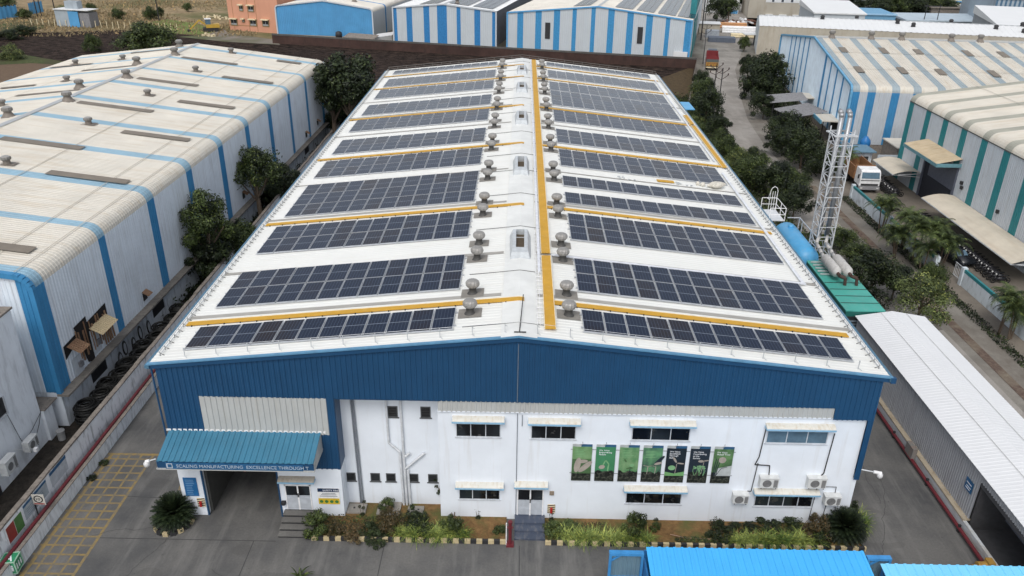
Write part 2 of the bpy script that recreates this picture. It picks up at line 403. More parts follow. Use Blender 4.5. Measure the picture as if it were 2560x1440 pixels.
for (x0,x1,z0,z1,n,g,sp) in ((-3.22,-.87,5.54,6.4,3,GLASS,None),(.72,3.08,5.5,6.35,3,GLASS,None),(6.0,9.05,5.53,6.35,3,GLASS,None),(13.05,16.25,5.5,6.3,3,GLASSB,None),
    (-3.13,-.88,1.35,2.08,3,GLASS,None),(6.0,9.05,1.28,2.06,3,GLASS,None),(13.03,16.2,1.26,2.03,4,GLASS,None)):
    window(fac,x0,x1,z0,z1,YF,n,g,sp); awning(fac,x0-.16,x1+.2,z1+.47,YF)
for x in (-9.5,-8.14,-7.27,-6.0,-4.93): window(fac,x+.02,x+.55,1.69,2.25,1.1,1,GLASS,None,True)
for x in (-6.93,-5.17): window(fac,x,x+.54,6.03,6.73,1.1,1,GLASS,None,True)
# doors
def door(par,x0,x1,z0,z1,y):
    D=MB(); xm=(x0+x1)/2
    D.box(x0,y-.05,z0,x0+.06,y+.02,z1); D.box(x1-.06,y-.05,z0,x1,y+.02,z1); D.box(x0,y-.05,z1-.06,x1,y+.02,z1); D.box(xm-.04,y-.055,z0,xm+.04,y+.02,z1)
    d=D.build('door',WHITE,par); L=MB(); G=MB(); H=MB()
    for a,b_ in ((x0+.06,xm-.04),(xm+.04,x1-.06)):
        L.box(a,y-.035,z0+.04,b_,y-.01,z0+(z1-z0)*.56); L.box(a+.08,y-.045,z0+.12,b_-.08,y-.035,z0+(z1-z0)*.5)
        G.box(a,y-.03,z0+(z1-z0)*.58,b_,y-.01,z1-.06)
    L.build('door_panel',flat('door_panel_grey',(.45,.48,.52),.5) if 'door_panel_grey' not in MATS else MATS['door_panel_grey'],d)
    G.build('pane',GLASS,d)
    H.box(xm-.03,y-.1,z0+.9,xm+.03,y-.055,z0+1.15); H.build('handle',DARK,d)
    return d
door(fac,.06,1.51,.33,2.16,YF); awning(fac,-.1,1.72,2.66,YF)
door(fac,-12.62,-11.2,.55,2.25,0); awning(fac,-12.85,-10.9,2.84,0,.4,.12,paint('dirty_awning',(.42,.38,.32),.7,.5,(.2,.15,.1),(2,1,1),2))
# steps
TILE=paint('dark_blue_tile',(.06,.075,.11),.35,.5,(.25,.24,.23),(1,.4,1),2)
mb=MB()
for i in range(3): mb.box(-.05,-1.5+i*.5,0,1.6,YF,.11*(i+1))
mb.build('entrance_steps',[TILE],fac)
mb=MB()
for i in range(4): mb.box(-12.75,-1.65+i*.4,0,-10.95,0,.13*(i+1),1); mb.box(-12.77,-1.67+i*.4,.13*(i+1)-.03,-10.93,-1.27+i*.4,.13*(i+1)+.004,0)
mb.build('entrance_steps',[concrete('step_concrete',(.17,.165,.155)),DARK],fac)
# vertical pipes on recessed wall
mb=MB()
mb.tube((-8.84,1.02,7.8),(-8.76,1.02,.1),.05); mb.tube((-8.72,1.02,7.8),(-8.62,1.02,.1),.05); pd=mb.build('drain_pipe',PIPEG,fac)
mb=MB(); mb.path([(-6.98,1.0,7.8),(-6.96,1.0,4.4),(-6.38,1.0,3.8),(-6.33,1.0,.1)],.065,8); mb.build('drain_pipe',PIPEW,fac)
mb=MB(); mb.path([(-6.22,1.0,7.8),(-6.15,1.0,.1)],.07,8); mb.path([(-6.0,1.0,2.6),(-5.95,1.0,.1)],.07,8); mb.path([(-6.1,1.0,2.7),(-5.05,1.0,3.75)],.07,8); mb.path([(-6.1,1.0,3.5),(-5.85,1.0,3.75)],.08,8)
mb.build('drain_pipe',PIPEW,fac)
mb=MB(); mb.path([(0.0,.1,7.8),(0.0,.1,.3)],.02,4); mb.path([(.25,.1,7.0),(.25,.1,6.3)],.02,4); mb.path([(-.02,-.03,11.3),(-.03,-.05,7.9)],.02,4); mb.build('conduit',PIPEG,fac)
# stains under things: plaster streak sheets are in the material
# canopy above the gate
CX0,CX1=-18.3,-10.3; CF=-1.9; CZ0,CZ1=5.72,5.15
mb=MB(); mbp=[(CF,CZ1),(0,CZ0)]
corr(mb,lambda t:[(CF,CZ1),(0,CZ0)],CX0,CX1,'x',.3,.04)
can=mb.build('canopy_roof',CANOPY,fac)
mb=MB()
mb.face([(CX1,CF,CZ1),(CX1,0,CZ0),(CX1,0,CZ1-.6),(CX1,CF,CZ1-.45)]); mb.face([(CX0,CF,CZ1),(CX0,0,CZ0),(CX0,0,CZ1-.6),(CX0,CF,CZ1-.45)][::-1])
mb.build('canopy_end',GREYCLAD,can)
BANB=flat('banner_blue',(.02,.10,.22),.5)
MB().box(CX0,CF+.02,CZ1-.42,CX1,CF+.05,CZ1-.03).build('canopy_fascia',BLUE,can); MB().box(CX0-.05,CF-.02,CZ1-.5,CX1+.02,0,CZ1-.42).build('canopy_soffit_edge',GREYCLAD,can)
mb=MB(); mb.box(-18.5,-.03,CZ0-.03,CX1+.25,.0,CZ0+.09); mb.build('canopy_flashing',WHITE,can)
ban=thing('banner_sign','long blue banner with white lettering on the front edge of the gate canopy','banner',(-17.85,CF-.0,CZ1-.43))
mb=MB(); mb.box(0,-.03,0,7.0,0,.38,0); mb.box(.05,-.036,.04,.36,-.03,.34,1); mb.build('panel',[BANB,flat('pale_emblem_ground',(.45,.5,.55),.5)],ban)
text('SCALING MANUFACTURING  EXCELLENCE THROUGH T',.28,flat('pale_blue_white_lettering',(.42,.50,.58),.5),ban,(.55,-.04,.10),sx=.95)
mb=MB(); mb.box(.12,-.042,.1,.32,-.037,.3); mb.build('emblem',BANB,ban)
# =================== ROOF EQUIPMENT ===================
# solar panel mesh
def panel_mat():
    m,nt,bs=newmat('solar_cells'); uv=nt.nodes.new('ShaderNodeTexCoord').outputs['UV']
    sp=nt.nodes.new('ShaderNodeSeparateXYZ'); nt.links.new(uv,sp.inputs[0]); u,v=sp.outputs[0],sp.outputs[1]
    oi=nt.nodes.new('ShaderNodeObjectInfo').outputs['Random']
    def near(x,n,w): 
        f=math_(nt,'FRACT',math_(nt,'MULTIPLY',x,n)); return math_(nt,'LESS_THAN',math_(nt,'ABSOLUTE',math_(nt,'SUBTRACT',f,.5)),w)
    g=nt.nodes.new('ShaderNodeNewGeometry').outputs['Position']
    n=nz(nt,g,.5,4); 
    base=mix(nt,ramp(nt,oi,.55,.95),(.006,.013,.034),(.016,.011,.013))  # cell colour made bluer to stand for reflected sky
    base=mix(nt,ramp(nt,n,.35,.7),base,(.010,.018,.038))
    cu=math_(nt,'ADD',math_(nt,'MULTIPLY',u,1.),.0833)
    c=mix(nt,math_(nt,'MULTIPLY',near(cu,6,.06),.4),base,(.10,.13,.18))
    vv=math_(nt,'ADD',v,.0208)
    c=mix(nt,math_(nt,'MULTIPLY',near(vv,24,.05),.22),c,(.06,.08,.11))
    mid=math_(nt,'LESS_THAN',math_(nt,'ABSOLUTE',math_(nt,'SUBTRACT',v,.5)),.007)
    c=mix(nt,mid,c,(.26,.3,.36))
    nt.links.new(c,bs.inputs['Base Color']); bs.inputs['Roughness'].default_value=.12; bs.inputs['Specular IOR Level'].default_value=.13
    return m
PANM=panel_mat()
PW,PH=1.163,2.4
def panel_mesh():
    m=MB(); a,b_=PW-.035,PH-.035; f=.03
    m.box(0.017,.017,0,a,b_,.035,1)
    m.face([(f+.017,f+.017,.038),(a-f,f+.017,.038),(a-f,b_-f,.038),(f+.017,b_-f,.038)],0)
    m.uv=[(0,0)]*24+[(0,0),(1,0),(1,1),(0,1)]
    return m
pm=panel_mesh().build('solar_panel',[PANM,ALU]); PME=pm.data; bpy.data.objects.remove(pm)
rows_l=[(1.0,1),(5.7,2),(13.35,2),(20.15,3),(29.2,2),(36.1,2),(43.95,2),(50.75,2),(58.75,2),(65.4,2),(73.5,1)]
rows_r=[(1.0,1),(5.65,2),(13.2,2),(20.1,1),(24.0,1),(29.15,2),(36.1,2),(43.85,2),(50.95,3),(58.5,2),(65.7,2),(73.6,1)]
WORDN={1:'one panel',2:'two panels',3:'three panels'}
rnd=random.Random(3)
for side,rows in ((-1,rows_l),(1,rows_r)):
    for i,(y,k) in enumerate(rows):
        lab='%s solar array from the front on the %s roof slope, %s deep'%(ordn(i),'left' if side<0 else 'right',WORDN[k])
        x0=-17.2 if side<0 else 3.25
        a=thing('solar_array',lab,'solar array',(x0,y,RZ(x0)+.10),0,'solar arrays in rows on the factory roof')
        a.rotation_euler=(0,-side*-SA if side>0 else -SA,0)
        for j in range(k):
            for c in range(12):
                p=bpy.data.objects.new('solar_panel',PME); COL.objects.link(p); p.parent=a; p.location=(c*PW*1.0005,j*PH,0); p.rotation_euler=(rnd.gauss(0,.004),rnd.gauss(0,.004),0)
        R=MB()
        for j in range(k):
            for q in (.5,1.9): R.box(-.1,j*PH+q-.03,-.08,12*PW+.1,j*PH+q+.03,-.004)
        R.box(-.05,.0,-.05,12*PW+.02,.015,.0)
        R.build('mounting_rail',ALU,a)
# turbine ventilators
BASEG=paint('dirty_base_sheet',(.24,.225,.2),.6,.6,(.1,.09,.08),(.3,3,1),2,var=.2)
THR=flat('throat_shade_metal',(.07,.068,.065),.6,.2)  # dark tone stands for the shade under the turbine dome
def turbine(mat,base=True,loc=(0,0,0),lab='',grp='',tilt=0,big=1.,bmat=None):
    t=thing('turbine_ventilator',lab,'roof ventilator',loc,0,grp); 
    if base:
        m=MB(); m.face([(-.82,-.62,.02),(.82,-.62,.02),(.82,.72,.02),(-.82,.72,.02)]); q=m.build('base_sheet',bmat or BASEG,t); q.rotation_euler=(0,tilt,0)
    m=MB(); m.lathe([(.42,-.05),(.3,.12),(.27,.16),(.27,.52),(.3,.55)],16); m.build('throat',THR,t,True)
    m=MB(); prof=[(.3,.52),(.42,.58),(.5,.7),(.52,.82),(.48,.96),(.38,1.06),(.2,1.12),(0.01,1.13)]
    b=len(m.v); n=28
    for (r,z) in prof:
        for i in range(n):
            A=2*math.pi*i/n+(z-.5)*.5; rr=r*(1 if i%2 else .93); m.v.append((rr*math.cos(A),rr*math.sin(A),z))
    for k in range(len(prof)-1):
        for i in range(n): m.f.append((b+k*n+i,b+k*n+(i+1)%n,b+(k+1)*n+(i+1)%n,b+(k+1)*n+i)); m.m.append(0)
    m.build('vane_dome',mat,t)
    return t
ty=[2.75,9.8,17.3,25.2,33.4,41.1,48.4,56.2,63.3,71.0]
proto=None
for side in (-1,1):
    for i,y in enumerate(ty):
        for j in (0,1):
            lab='round turbine ventilator, %s of the %s pair from the front, %s of the roof ridge'%('nearer' if j==0 else 'farther',ordn(i),'left' if side<0 else 'right')
            L=(side*2.58,y+2.4*j,RZ(2.58)+.03)
            if proto is None: proto=turbine(TURB,True,L,lab,'turbine ventilators beside the roof ridge',-SA); proto.scale=(.76,.76,.74)
            else:
                t=copytree(proto,L,label=lab)
                for c in t.children:
                    if c.name.startswith('base_sheet'): c.rotation_euler=(0,side*SA,0)
                t.rotation_euler=(0,0,0)
# ridge vents
for i,y in enumerate([9.9,26.1,41.8,56,66.4]):
    t=thing('ridge_vent','grey box vent with open brown throat on the roof ridge, %s from the front'%ordn(i),'roof vent',(0,y,HR+.02),0,'box vents along the roof ridge')
    h=.46; Y0,Y1,Y2=-.55,.2,3.1; m=MB()
    m.face([(-.6,Y0,-.03),(.6,Y0,-.03),(.5,Y0+.2,h*.8),(-.5,Y0+.2,h*.8)])
    m.face([(-.5,Y0+.2,h*.8),(.5,Y0+.2,h*.8),(.46,Y1,h),(-.46,Y1,h)])
    for s in (-1,1):
        m.face([(s*.6,Y0,-.03),(s*.68,Y0+.5,-.06),(s*.68,Y2,-.06),(s*.46,Y2,h),(s*.46,Y1,h),(s*.5,Y0+.2,h*.8)][::s])
        m.face([(s*.46,Y1,h),(s*.46,Y2,h),(s*.25,Y2,h),(s*.25,Y1,h)][::s])
        m.face([(s*.25,Y1,h),(s*.25,Y2,h),(s*.25,Y2,0),(s*.25,Y1,0)][::s])
    m.face([(-.25,Y1,h),(.25,Y1,h),(.25,Y1,0),(-.25,Y1,0)][::-1]); m.face([(-.68,Y2,-.06),(.68,Y2,-.06),(.46,Y2,h),(-.46,Y2,h)][::-1])
    m.build('housing',flat('vent_grey_paint',(.47,.5,.52),.45) if 'vent_grey_paint' not in MATS else MATS['vent_grey_paint'],t)
    m=MB(); m.face([(-.25,Y1,.1),(.25,Y1,.1),(.25,Y2,.1),(-.25,Y2,.1)]); m.build('throat',flat('rusty_throat',(.10,.075,.05),.8) if 'rusty_throat' not in MATS else MATS['rusty_throat'],t)
    m=MB(); m.beam((-.25,1.8,h-.03),(.25,1.8,h-.03),.04); m.build('cross_bar',GALV,t)
# walkways
def walk(lab,x0,y0,x1,y1,wd=.5,grp='yellow grating walkways on the factory roof'):
    t=thing('roof_walkway',lab,'walkway',(0,0,0),0,grp)
    m=MB(); e=MB(); h=.10
    if abs(y1-y0)<1e-3:
        xs=[x0]+([0] if x0*x1<0 else [])+[x1]
        for a,b_ in zip(xs[:-1],xs[1:]):
            for (M_,ya,yb,dz,th) in ((m,y0-wd/2,y0+wd/2-.09,h,.04),(e,y0+wd/2-.09,y0+wd/2,h,.05)):
                n=len(M_.v); za,zb=RZ(a)+dz,RZ(b_)+dz
                M_.v+=[(a,ya,za-th),(b_,ya,zb-th),(b_,yb,zb-th),(a,yb,za-th),(a,ya,za),(b_,ya,zb),(b_,yb,zb),(a,yb,za)]
                for q in ((0,3,2,1),(4,5,6,7),(0,1,5,4),(1,2,6,5),(2,3,7,6),(3,0,4,7)): M_.f.append(tuple(n+i for i in q)); M_.m.append(0)
        m.build('grating',YEL,t); e.build('edge_strip',YEDGE,t)
        b2=MB(); x=x0+.3
        while x<x1: b2.box(x,y0-wd/2-.07,RZ(x)+.02,x+.05,y0-wd/2+.02,RZ(x)+.09); x+=.9
        b2.build('brackets',DARK,t)
    else:
        zc=RZ((x0+x1)/2)+h+.05
        m.box(x0,y0,zc-.04,x1,y1,zc); m.build('grating',YEL,t)
        e.box(x0-.03,y0,zc-.05,x0,y1,zc+.03); e.box(x1,y0,zc-.05,x1+.03,y1,zc+.03); e.build('edge_strip',YEDGE,t)
    return t
for i,y in enumerate([4.0,18.9,34.75,49.3,64.6,72.4]):
    walk('narrow yellow walkway across the left roof slope, %s from the front'%ordn(i),-18.15,y,.25,y,.5 if i<4 else .4)
    walk('narrow yellow walkway down the right roof slope, %s from the front'%ordn(i),1.85,y,17.9,y,.5 if i<4 else .4)
walk('short front stretch of the yellow walkway beside the ridge',1.3,.85,1.83,10.05)
walk('long rear stretch of the yellow walkway beside the ridge',1.3,10.45,1.83,76.5)
walk('yellow walkway strip along the right eave, longer nearer piece',17.85,34.3,18.25,49.0)
walk('yellow walkway strip along the right eave, short farther piece',17.85,49.6,18.25,53.6)
# cable trays / ladders
def tray(lab,pts,wd=.16):
    t=thing('cable_tray',lab,'cable tray'); m=MB()
    for a,b_ in zip(pts[:-1],pts[1:]):
        m.beam((a[0],a[1],RZ(a[0])+.14),(b_[0],b_[1],RZ(b_[0])+.14),wd,.07)
    m.build('tray',flat('pale_tray_paint',(.66,.68,.72),.5) if 'pale_tray_paint' not in MATS else MATS['pale_tray_paint'],t); return t
tray('long pale cable tray left of the main yellow walkway',[(1.12,7.6),(1.12,76)])
tray('pale cable tray across the right roof slope above the second array',[(1.9,10.25),(17.6,10.25)],.2)
tray('pale cable tray running down the right edge of the arrays',[(17.45,10.2),(17.45,32.5)],.2)
tray('pale cable tray along the right edge of the far arrays',[(17.5,36),(17.5,73)],.14)
t=thing('cable_ladder','white narrow cable ladder beside the front of the main yellow walkway','cable ladder'); m=MB()
for x in (.92,1.08): m.beam((x,1.2,RZ(x)+.12),(x,14,RZ(x)+.12),.03)
y=1.4
while y<14: m.box(.9,y,RZ(1)+.1,1.25,y+.03,RZ(1)+.13); y+=.55
m.build('ladder',WHITE,t)
# eave guard rails
def rail(lab,x):
    t=thing('eave_guard_rail',lab,'guard rail',(0,0,0),0,'steel guard rails along the roof eaves'); s=1 if x>0 else -1
    m=MB(); z=RZ(x)
    for dz in (.1,.26): m.beam((x,.6,z+dz),(x,BL-.2,z+dz),.03)
    m.build('rail',ALU,t)
    def stan(m,y): m.beam((x,y,z-.02),(x,y,z+.25),.028); m.beam((x,y,z+.16),(x-s*.2,y+.04,z+.04),.02); m.beam((x-s*.2,y,z+.04),(x,y+.14,z+.05),.02)
    DS=flat('dull_steel',(.22,.22,.21),.6,.1) if 'dull_steel' not in MATS else MATS['dull_steel']
    m=MB(); stan(m,0); o=m.build('stanchion',DS,t,loc=(0,.7,0))
    for k in range(1,100): q=o.copy(); COL.objects.link(q); q.parent=t; q.location=(0,.7+.62*k,0)
    m=MB(); y=.7+62
    while y<BL: stan(m,y); y+=.62
    m.build('far_stanchions',DS,t)['kind']='stuff'
rail('galvanised guard rail along the left eave of the factory roof',-18.3); rail('galvanised guard rail along the right eave of the factory roof',18.3)
t=thing('gable_edge_rail','thin lifeline rail on small posts along the front roof edge','guard rail'); m=MB()
x=-16.9
m.path([(-17,.45,RZ(17)+.5),(0,.45,HR+.55),(17,.45,RZ(17)+.5)],.01,4); m.build('lifeline',GALV,t)
while x<17.3:
    p=MB(); p.beam((0,0,0),(0,0,.5),.04); p.beam((0,0,.08),(.14,-.14,0),.03); p.beam((0,0,.45),(.1,.12,.3),.025); p.build('post',GALV,t,loc=(x,.4,RZ(x)+.02)); x+=1.62
t=thing('rear_edge_rail','low dark guard rail along the far end of the factory roof','guard rail'); m=MB()
for dz in (.25,.5): m.path([(-18.3,BL-.15,HE+dz),(0,BL-.15,HR+dz),(18.3,BL-.15,HE+dz)],.03,4)
x=-18.2
while x<18.4: m.beam((x,BL-.15,RZ(x)),(x,BL-.15,RZ(x)+.52),.04); x+=1.2
m.build('rail',flat('rear_rail_dark',(.14,.13,.12),.7),t)
# access cage at right eave
t=thing('roof_access_cage','white steel roof access platform with hooped ladder cage at the right eave','access platform',(19.15,23.6,9.55)); t.scale=(.72,.66,.85)
m=MB(); m.box(-.6,-2.0,0,1.0,1.6,.08); m.build('platform',flat('platform_white',(.6,.62,.64),.5),t)
m=MB()
for (x,y) in ((-.6,-2),(1,-2),(1,1.6),(-.6,1.6),(1,-.2)): m.beam((x,y,0),(x,y,1.2),.06)
for z in (.6,1.2): m.path([(-.6,-2,z),(1,-2,z),(1,1.6,z),(-.6,1.6,z)],.03,5)
m.build('railing',WHITE,t)
m=MB()
for x in (.0,.25,.5,.75):
    m.path([(x,.9,.0),(x,.9,2.0)],.025,5)
m.path([(0,.9,2.0),(.1,.9,2.3),(.37,.9,2.45),(.65,.9,2.3),(.75,.9,2.0)],.03,5); m.path([(0,.9,1.2),(-.1,1.5,1.2),(.85,1.5,1.2),(.75,.9,1.2)],.025,5)
m.path([(0,.9,2.),(0,1.5,1.2)],.02,5); m.path([(.75,.9,2.),(.85,1.5,1.2)],.02,5)
m.build('ladder_hoops',WHITE,t)
# work leftovers
t=thing('wrapped_bundle','pile of white and brown wrapped bundles on the right slope near the seventh array row','bundle',(15.9,28.3,RZ(15.9)+.05)); m=MB()
for (x,y,r,l,a) in ((0,0,.22,1.6,.3),(.3,.35,.2,1.3,-.2),(-1.0,.1,.2,.5,1.),(-1.4,.2,.22,.3,.2),(.2,-.2,.25,1.3,.5)):
    M_=Matrix.Translation((x,y,r))@Matrix.Rotation(a,4,'Z'); m.ell((0,0,0),l/2,r,r,10,6,0,M_)
m.build('wrapping',paint('dirty_wrapping',(.6,.57,.5),.8,.6,(.15,.13,.1),(1,1,1),4),t)
t=tag(MB().box(-.7,-.22,0,.7,.22,.06).build('yellow_board',YEL,loc=(11.8,28.3,RZ(11.8)+.06),rot=(0,SA,.1)),'short yellow grating offcut lying on the right roof slope','grating')
for (x,y,l) in ((8.4,27.8,'small grey scrap heap left of the yellow offcut on the roof'),(13.3,28.1,'small pale scrap heap right of the yellow offcut on the roof')):
    m=MB(); rr=random.Random(int(x))
    for k in range(7): m.box(-.1,-.05,0,.1,.05,.06,0,Matrix.Translation((rr.uniform(-.8,.8),rr.uniform(-.3,.3),.02))@Matrix.Rotation(rr.uniform(0,3),4,'Z'))
    tag(m.build('scrap_heap',GALV,loc=(x,y,RZ(x)+.05),rot=(0,SA,0)),l,'scrap')
# lightning wire at gable apex
t=thing('antenna_rod','thin dark rod with a flat cross foot at the gable apex','rod'); m=MB(); m.beam((.02,.35,HR+.08),(.2,3.9,HR+.35),.045); m.box(-.25,.2,HR+.08,.35,.26,HR+.12); m.build('rod',DARK,t)
# =================== FACADE THINGS ===================
P_DG=flat('poster_dark',(.018,.028,.04),.5); P_G1=flat('poster_pale_green',(.16,.36,.14),.5); P_G2=flat('poster_green',(.06,.27,.12),.5); P_G3=flat('poster_olive',(.07,.14,.06),.5)
P_BL=flat('poster_blue_bar',(.03,.1,.2),.5); P_WH=flat('poster_white',(.42,.45,.45),.5); P_SK=flat('poster_pale_pink',(.36,.32,.28),.5); P_LG=flat('poster_leaf',(.2,.4,.2),.5)
def psoil():
    m,nt,bs=newmat('poster_soil'); tc=nt.nodes.new('ShaderNodeTexCoord').outputs['Object']
    n=nz(nt,tc,5,5,.7,sc=(1,1,2.2)); c=ramp(nt,n,.5,.7,(.005,.007,.006,1),(.16,.17,.13,1)); nt.links.new(c,bs.inputs['Base Color']); return m
P_SO=psoil()
def psky(name,a,b_,s=1.6):
    m,nt,bs=newmat(name); tc=nt.nodes.new('ShaderNodeTexCoord').outputs['Object']
    c=mix(nt,ramp(nt,nz(nt,tc,s,3),.35,.65),a,b_); nt.links.new(c,bs.inputs['Base Color']); return m
PB=[psky('poster_bg_pale',(.10,.22,.08),(.19,.33,.16)),psky('poster_bg_green',(.045,.20,.09),(.06,.23,.11)),psky('poster_bg_mottled',(.08,.22,.09),(.19,.32,.16),2.2),
    psky('poster_bg_hand',(.03,.06,.06),(.12,.3,.14),1.4),psky('poster_bg_dark',(.008,.014,.02),(.012,.02,.03)),P_DG,psky('poster_bg_olive',(.035,.08,.035),(.13,.25,.10),1.5)]
def stem(m,pts,r,mi): 
    for (a,b_) in zip(pts[:-1],pts[1:]):
        d=Vector((b_[0]-a[0],b_[1]-a[1])); n=Vector((-d.y,d.x)).normalized()*r
        m.face([(a[0]-n.x,-.028,a[1]-n.y),(a[0]+n.x,-.028,a[1]+n.y),(b_[0]+n.x,-.028,b_[1]+n.y),(b_[0]-n.x,-.028,b_[1]-n.y)],mi)
def blob(m,cx,cz,rx,rz,mi,rot=0,y=-.029):
    pts=[]
    for i in range(14):
        a=2*math.pi*i/14; x,z=rx*math.cos(a),rz*math.sin(a); pts.append((cx+x*math.cos(rot)-z*math.sin(rot),y,cz+x*math.sin(rot)+z*math.cos(rot)))
    m.face(pts,mi)
poster_desc=['pale green top and two pale hands over dark soil','flat green ground and a bent white sprout','mottled green ground and a tiny dark seedling','dark ground, a hand and two thin sprouts','dark ground and one two-leaved seedling','dark ground and a cluster of small seedlings','olive ground, a pale flower and long grass blades']
ptxt=['We Value\nHonesty','We Value\nEmpowering\nPeople','We Value','We Value','We Value\nExcellence\nThrough\nSkill','We Value\nContributing\nto the\nSociety','We Value\nMutual Trust']
ptxt[0]=None; ptxt[2]=None; ptxt[3]=None
for i in range(7):
    x=2.95+i*1.247; w_,h_=1.04,2.42
    po=thing('wall_poster','%s of seven hanging posters, %s'%(ordn(i),poster_desc[i]),'poster',(x,YF-.06,2.83),0,'posters hung in a row on the office front')
    m=MB(); m.box(0,-.015,0,w_,0,h_,0)
    m.face([(0,-.019,.6),(w_,-.019,.6),(w_,-.019,h_-.16),(0,-.019,h_-.16)],1)
    m.face([(.45,-.021,h_-.16),(w_,-.021,h_-.16),(w_,-.021,h_),(.45,-.021,h_)],2); m.face([(0,-.021,h_-.16),(.45,-.021,h_-.13),(.52,-.021,h_),(0,-.021,h_)],3)
    top=[]; rr=random.Random(i)
    for k in range(9): top.append((w_*k/8,-.023,.66+rr.uniform(-.06,.1)))
    m.face([(0,-.023,0),(w_,-.023,0)]+top[::-1],4)
    m.build('sheet',[WHITE,PB[i],P_BL,P_WH,P_SO],po)
    g=MB()
    if i==0:
        g.face([(0,-.026,.5),(w_,-.026,.5),(w_,-.026,1.45),(0,-.026,1.45)],3)
        blob(g,.3,1.05,.17,.5,1,-.15); blob(g,.72,.95,.16,.5,1,-.75,-.031); blob(g,.55,1.3,.3,.12,1,.1,-.033)
    if i==1: stem(g,[(.68,.7),(.72,1.15),(.55,1.4),(.42,1.1)],.035,2); blob(g,.36,.95,.17,.13,1,.3)
    if i==2: stem(g,[(.62,.6),(.63,.85)],.02,4); blob(g,.55,.9,.14,.05,3,.2); blob(g,.7,.92,.1,.04,3,-.2); blob(g,.7,1.1,.13,.1,2); blob(g,.35,1.4,.05,.12,3,.5)
    if i==3:
        for sx in (.3,.72): stem(g,[(sx,.55),(sx+.03,1.05)],.018,1); stem(g,[(sx+.03,1.05),(sx-.22,1.1)],.016,1); 
        stem(g,[(.33,1.05),(.6,1.1)],.015,1); blob(g,.9,1.45,.1,.4,4,-.7); blob(g,.85,1.25,.22,.08,1,.3,-.031)
    if i==4: blob(g,.35,.98,.2,.16,2); stem(g,[(.55,.6),(.6,1.25)],.016,1); blob(g,.48,1.5,.06,.2,1,.5); blob(g,.8,1.28,.2,.045,1,-.1,-.031); g.face([(0,-.0285,.45),(w_,-.0285,.45),(w_,-.0285,.75),(.5,-.0285,.6),(0,-.0285,.72)],0)
    if i==5:
        for k in range(9): a=rr.uniform(.25,.85); stem(g,[(a,.5),(a+rr.uniform(-.1,.1),.8),(a+rr.uniform(-.15,.15),1.15)],.012,2); blob(g,a,1.15*rr.uniform(.8,1),.1,.035,2,rr.uniform(-.5,.5),-.03-.0005*k)
        stem(g,[(.7,.6),(.78,1.4)],.014,1); blob(g,.62,1.45,.15,.08,1); blob(g,.9,1.5,.16,.04,1,.2,-.036)
    if i==6:
        blob(g,.5,1.55,.2,.2,1); g.face([(.2,-.0265,.5),(w_,-.0265,.5),(w_,-.0265,1.2),(.3,-.0265,1.0)],5)
        for k in range(3): stem(g,[(.15+.05*k,.5),(.12+.1*k,1.1),(.18+.12*k,1.65)],.022,4)
        stem(g,[(.25,.5),(.5,1.0),(.8,1.1)],.016,4)
    g.build('printed_plant_picture',[P_G1,P_SK,P_LG,P_G3,P_DG,P_WH],po)
    if ptxt[i]: text(ptxt[i],.135,TEXTW,po,(.16,-.026,h_-.42),name='lettering',ext=.002)
    else:
        t_=MB()
        for k in range(5): t_.face([(.14,-.026,h_-.4-.1*k),(.14+rr.uniform(.35,.62),-.026,h_-.4-.1*k),(.14+rr.uniform(.35,.62),-.026,h_-.36-.1*k),(.14,-.026,h_-.36-.1*k)])
        t_.build('faint_lettering',P_LG,po)
    c=MB()
    for zz in (.5,2.05): c.beam((-.1,0.01,zz),(-.0,0.01,zz),.015); c.beam((w_,0.01,zz),(w_+.1,0.01,zz),.015)
    c.beam((w_/2,0.02,h_),(w_/2,.02,h_+.12),.015)
    c.build('hanging_clips',DARK,po)
# AC outdoor units
ACW=flat('ac_casing',(.6,.61,.6),.5); ACG=flat('ac_grille',(.2,.2,.2),.6)
def ac(label,loc,w_=.95,h_=.62,d=.35,rz=0,fan=True,grp='air conditioner units on the walls'):
    t=thing('air_conditioner',label,'air conditioner',loc,rz,grp)
    m=MB(); m.box(0,-d,0,w_,0,h_); m.box(-.02,-d-.02,h_,w_+.02,.0,h_+.03); m.build('casing',ACW,t)
    m=MB(); m.box(w_*.74,-d-.006,.05,w_*.96,-d-.001,h_-.08)
    for k in range(4): m.torus((w_*.38,-d-.006,h_*.48),.07+.055*k,.007,(0,1,0),20,4)
    m.build('fan_grille',ACG,t)
    m=MB(); m.lathe([(.0,0),(.24,0)],20,(w_*.38,-d-.002,h_*.48),0,None,'y'); m.build('fan_opening',flat('fan_shadow_grey',(.14,.14,.14),.7) if 'fan_shadow_grey' not in MATS else MATS['fan_shadow_grey'],t)
    m=MB(); m.beam((.1,.05,-.03),(.1,-d,-.03),.05); m.beam((w_-.1,.05,-.03),(w_-.1,-d,-.03),.05); m.build('bracket',DARK,t)
    return t
ac('upper left air conditioner unit right of the posters on the white wall',(13.05,YF,2.78),.98)
ac('upper right air conditioner unit beside the black conduit on the white wall',(15.6,YF,2.82),.98)
ac('lower left small air conditioner unit between two lower windows',(11.75,YF,1.72),.82,.55,.4)
ac('lower right small air conditioner unit near the right corner of the office front',(16.7,YF,1.72),.85,.55,.4)
t=thing('wall_conduit','black sagging cable conduit running down the wall beside the upper right window','conduit'); m=MB()
m.path([(16.55,.1,6.2),(16.45,.1,3.6),(16.3,.1,3.4)],.03,5); m.path([(12.95,.1,6.6),(12.85,.1,4.6),(12.7,.1,4.1),(13.5,.1,4.05),(13.55,.1,3.45)],.03,5)
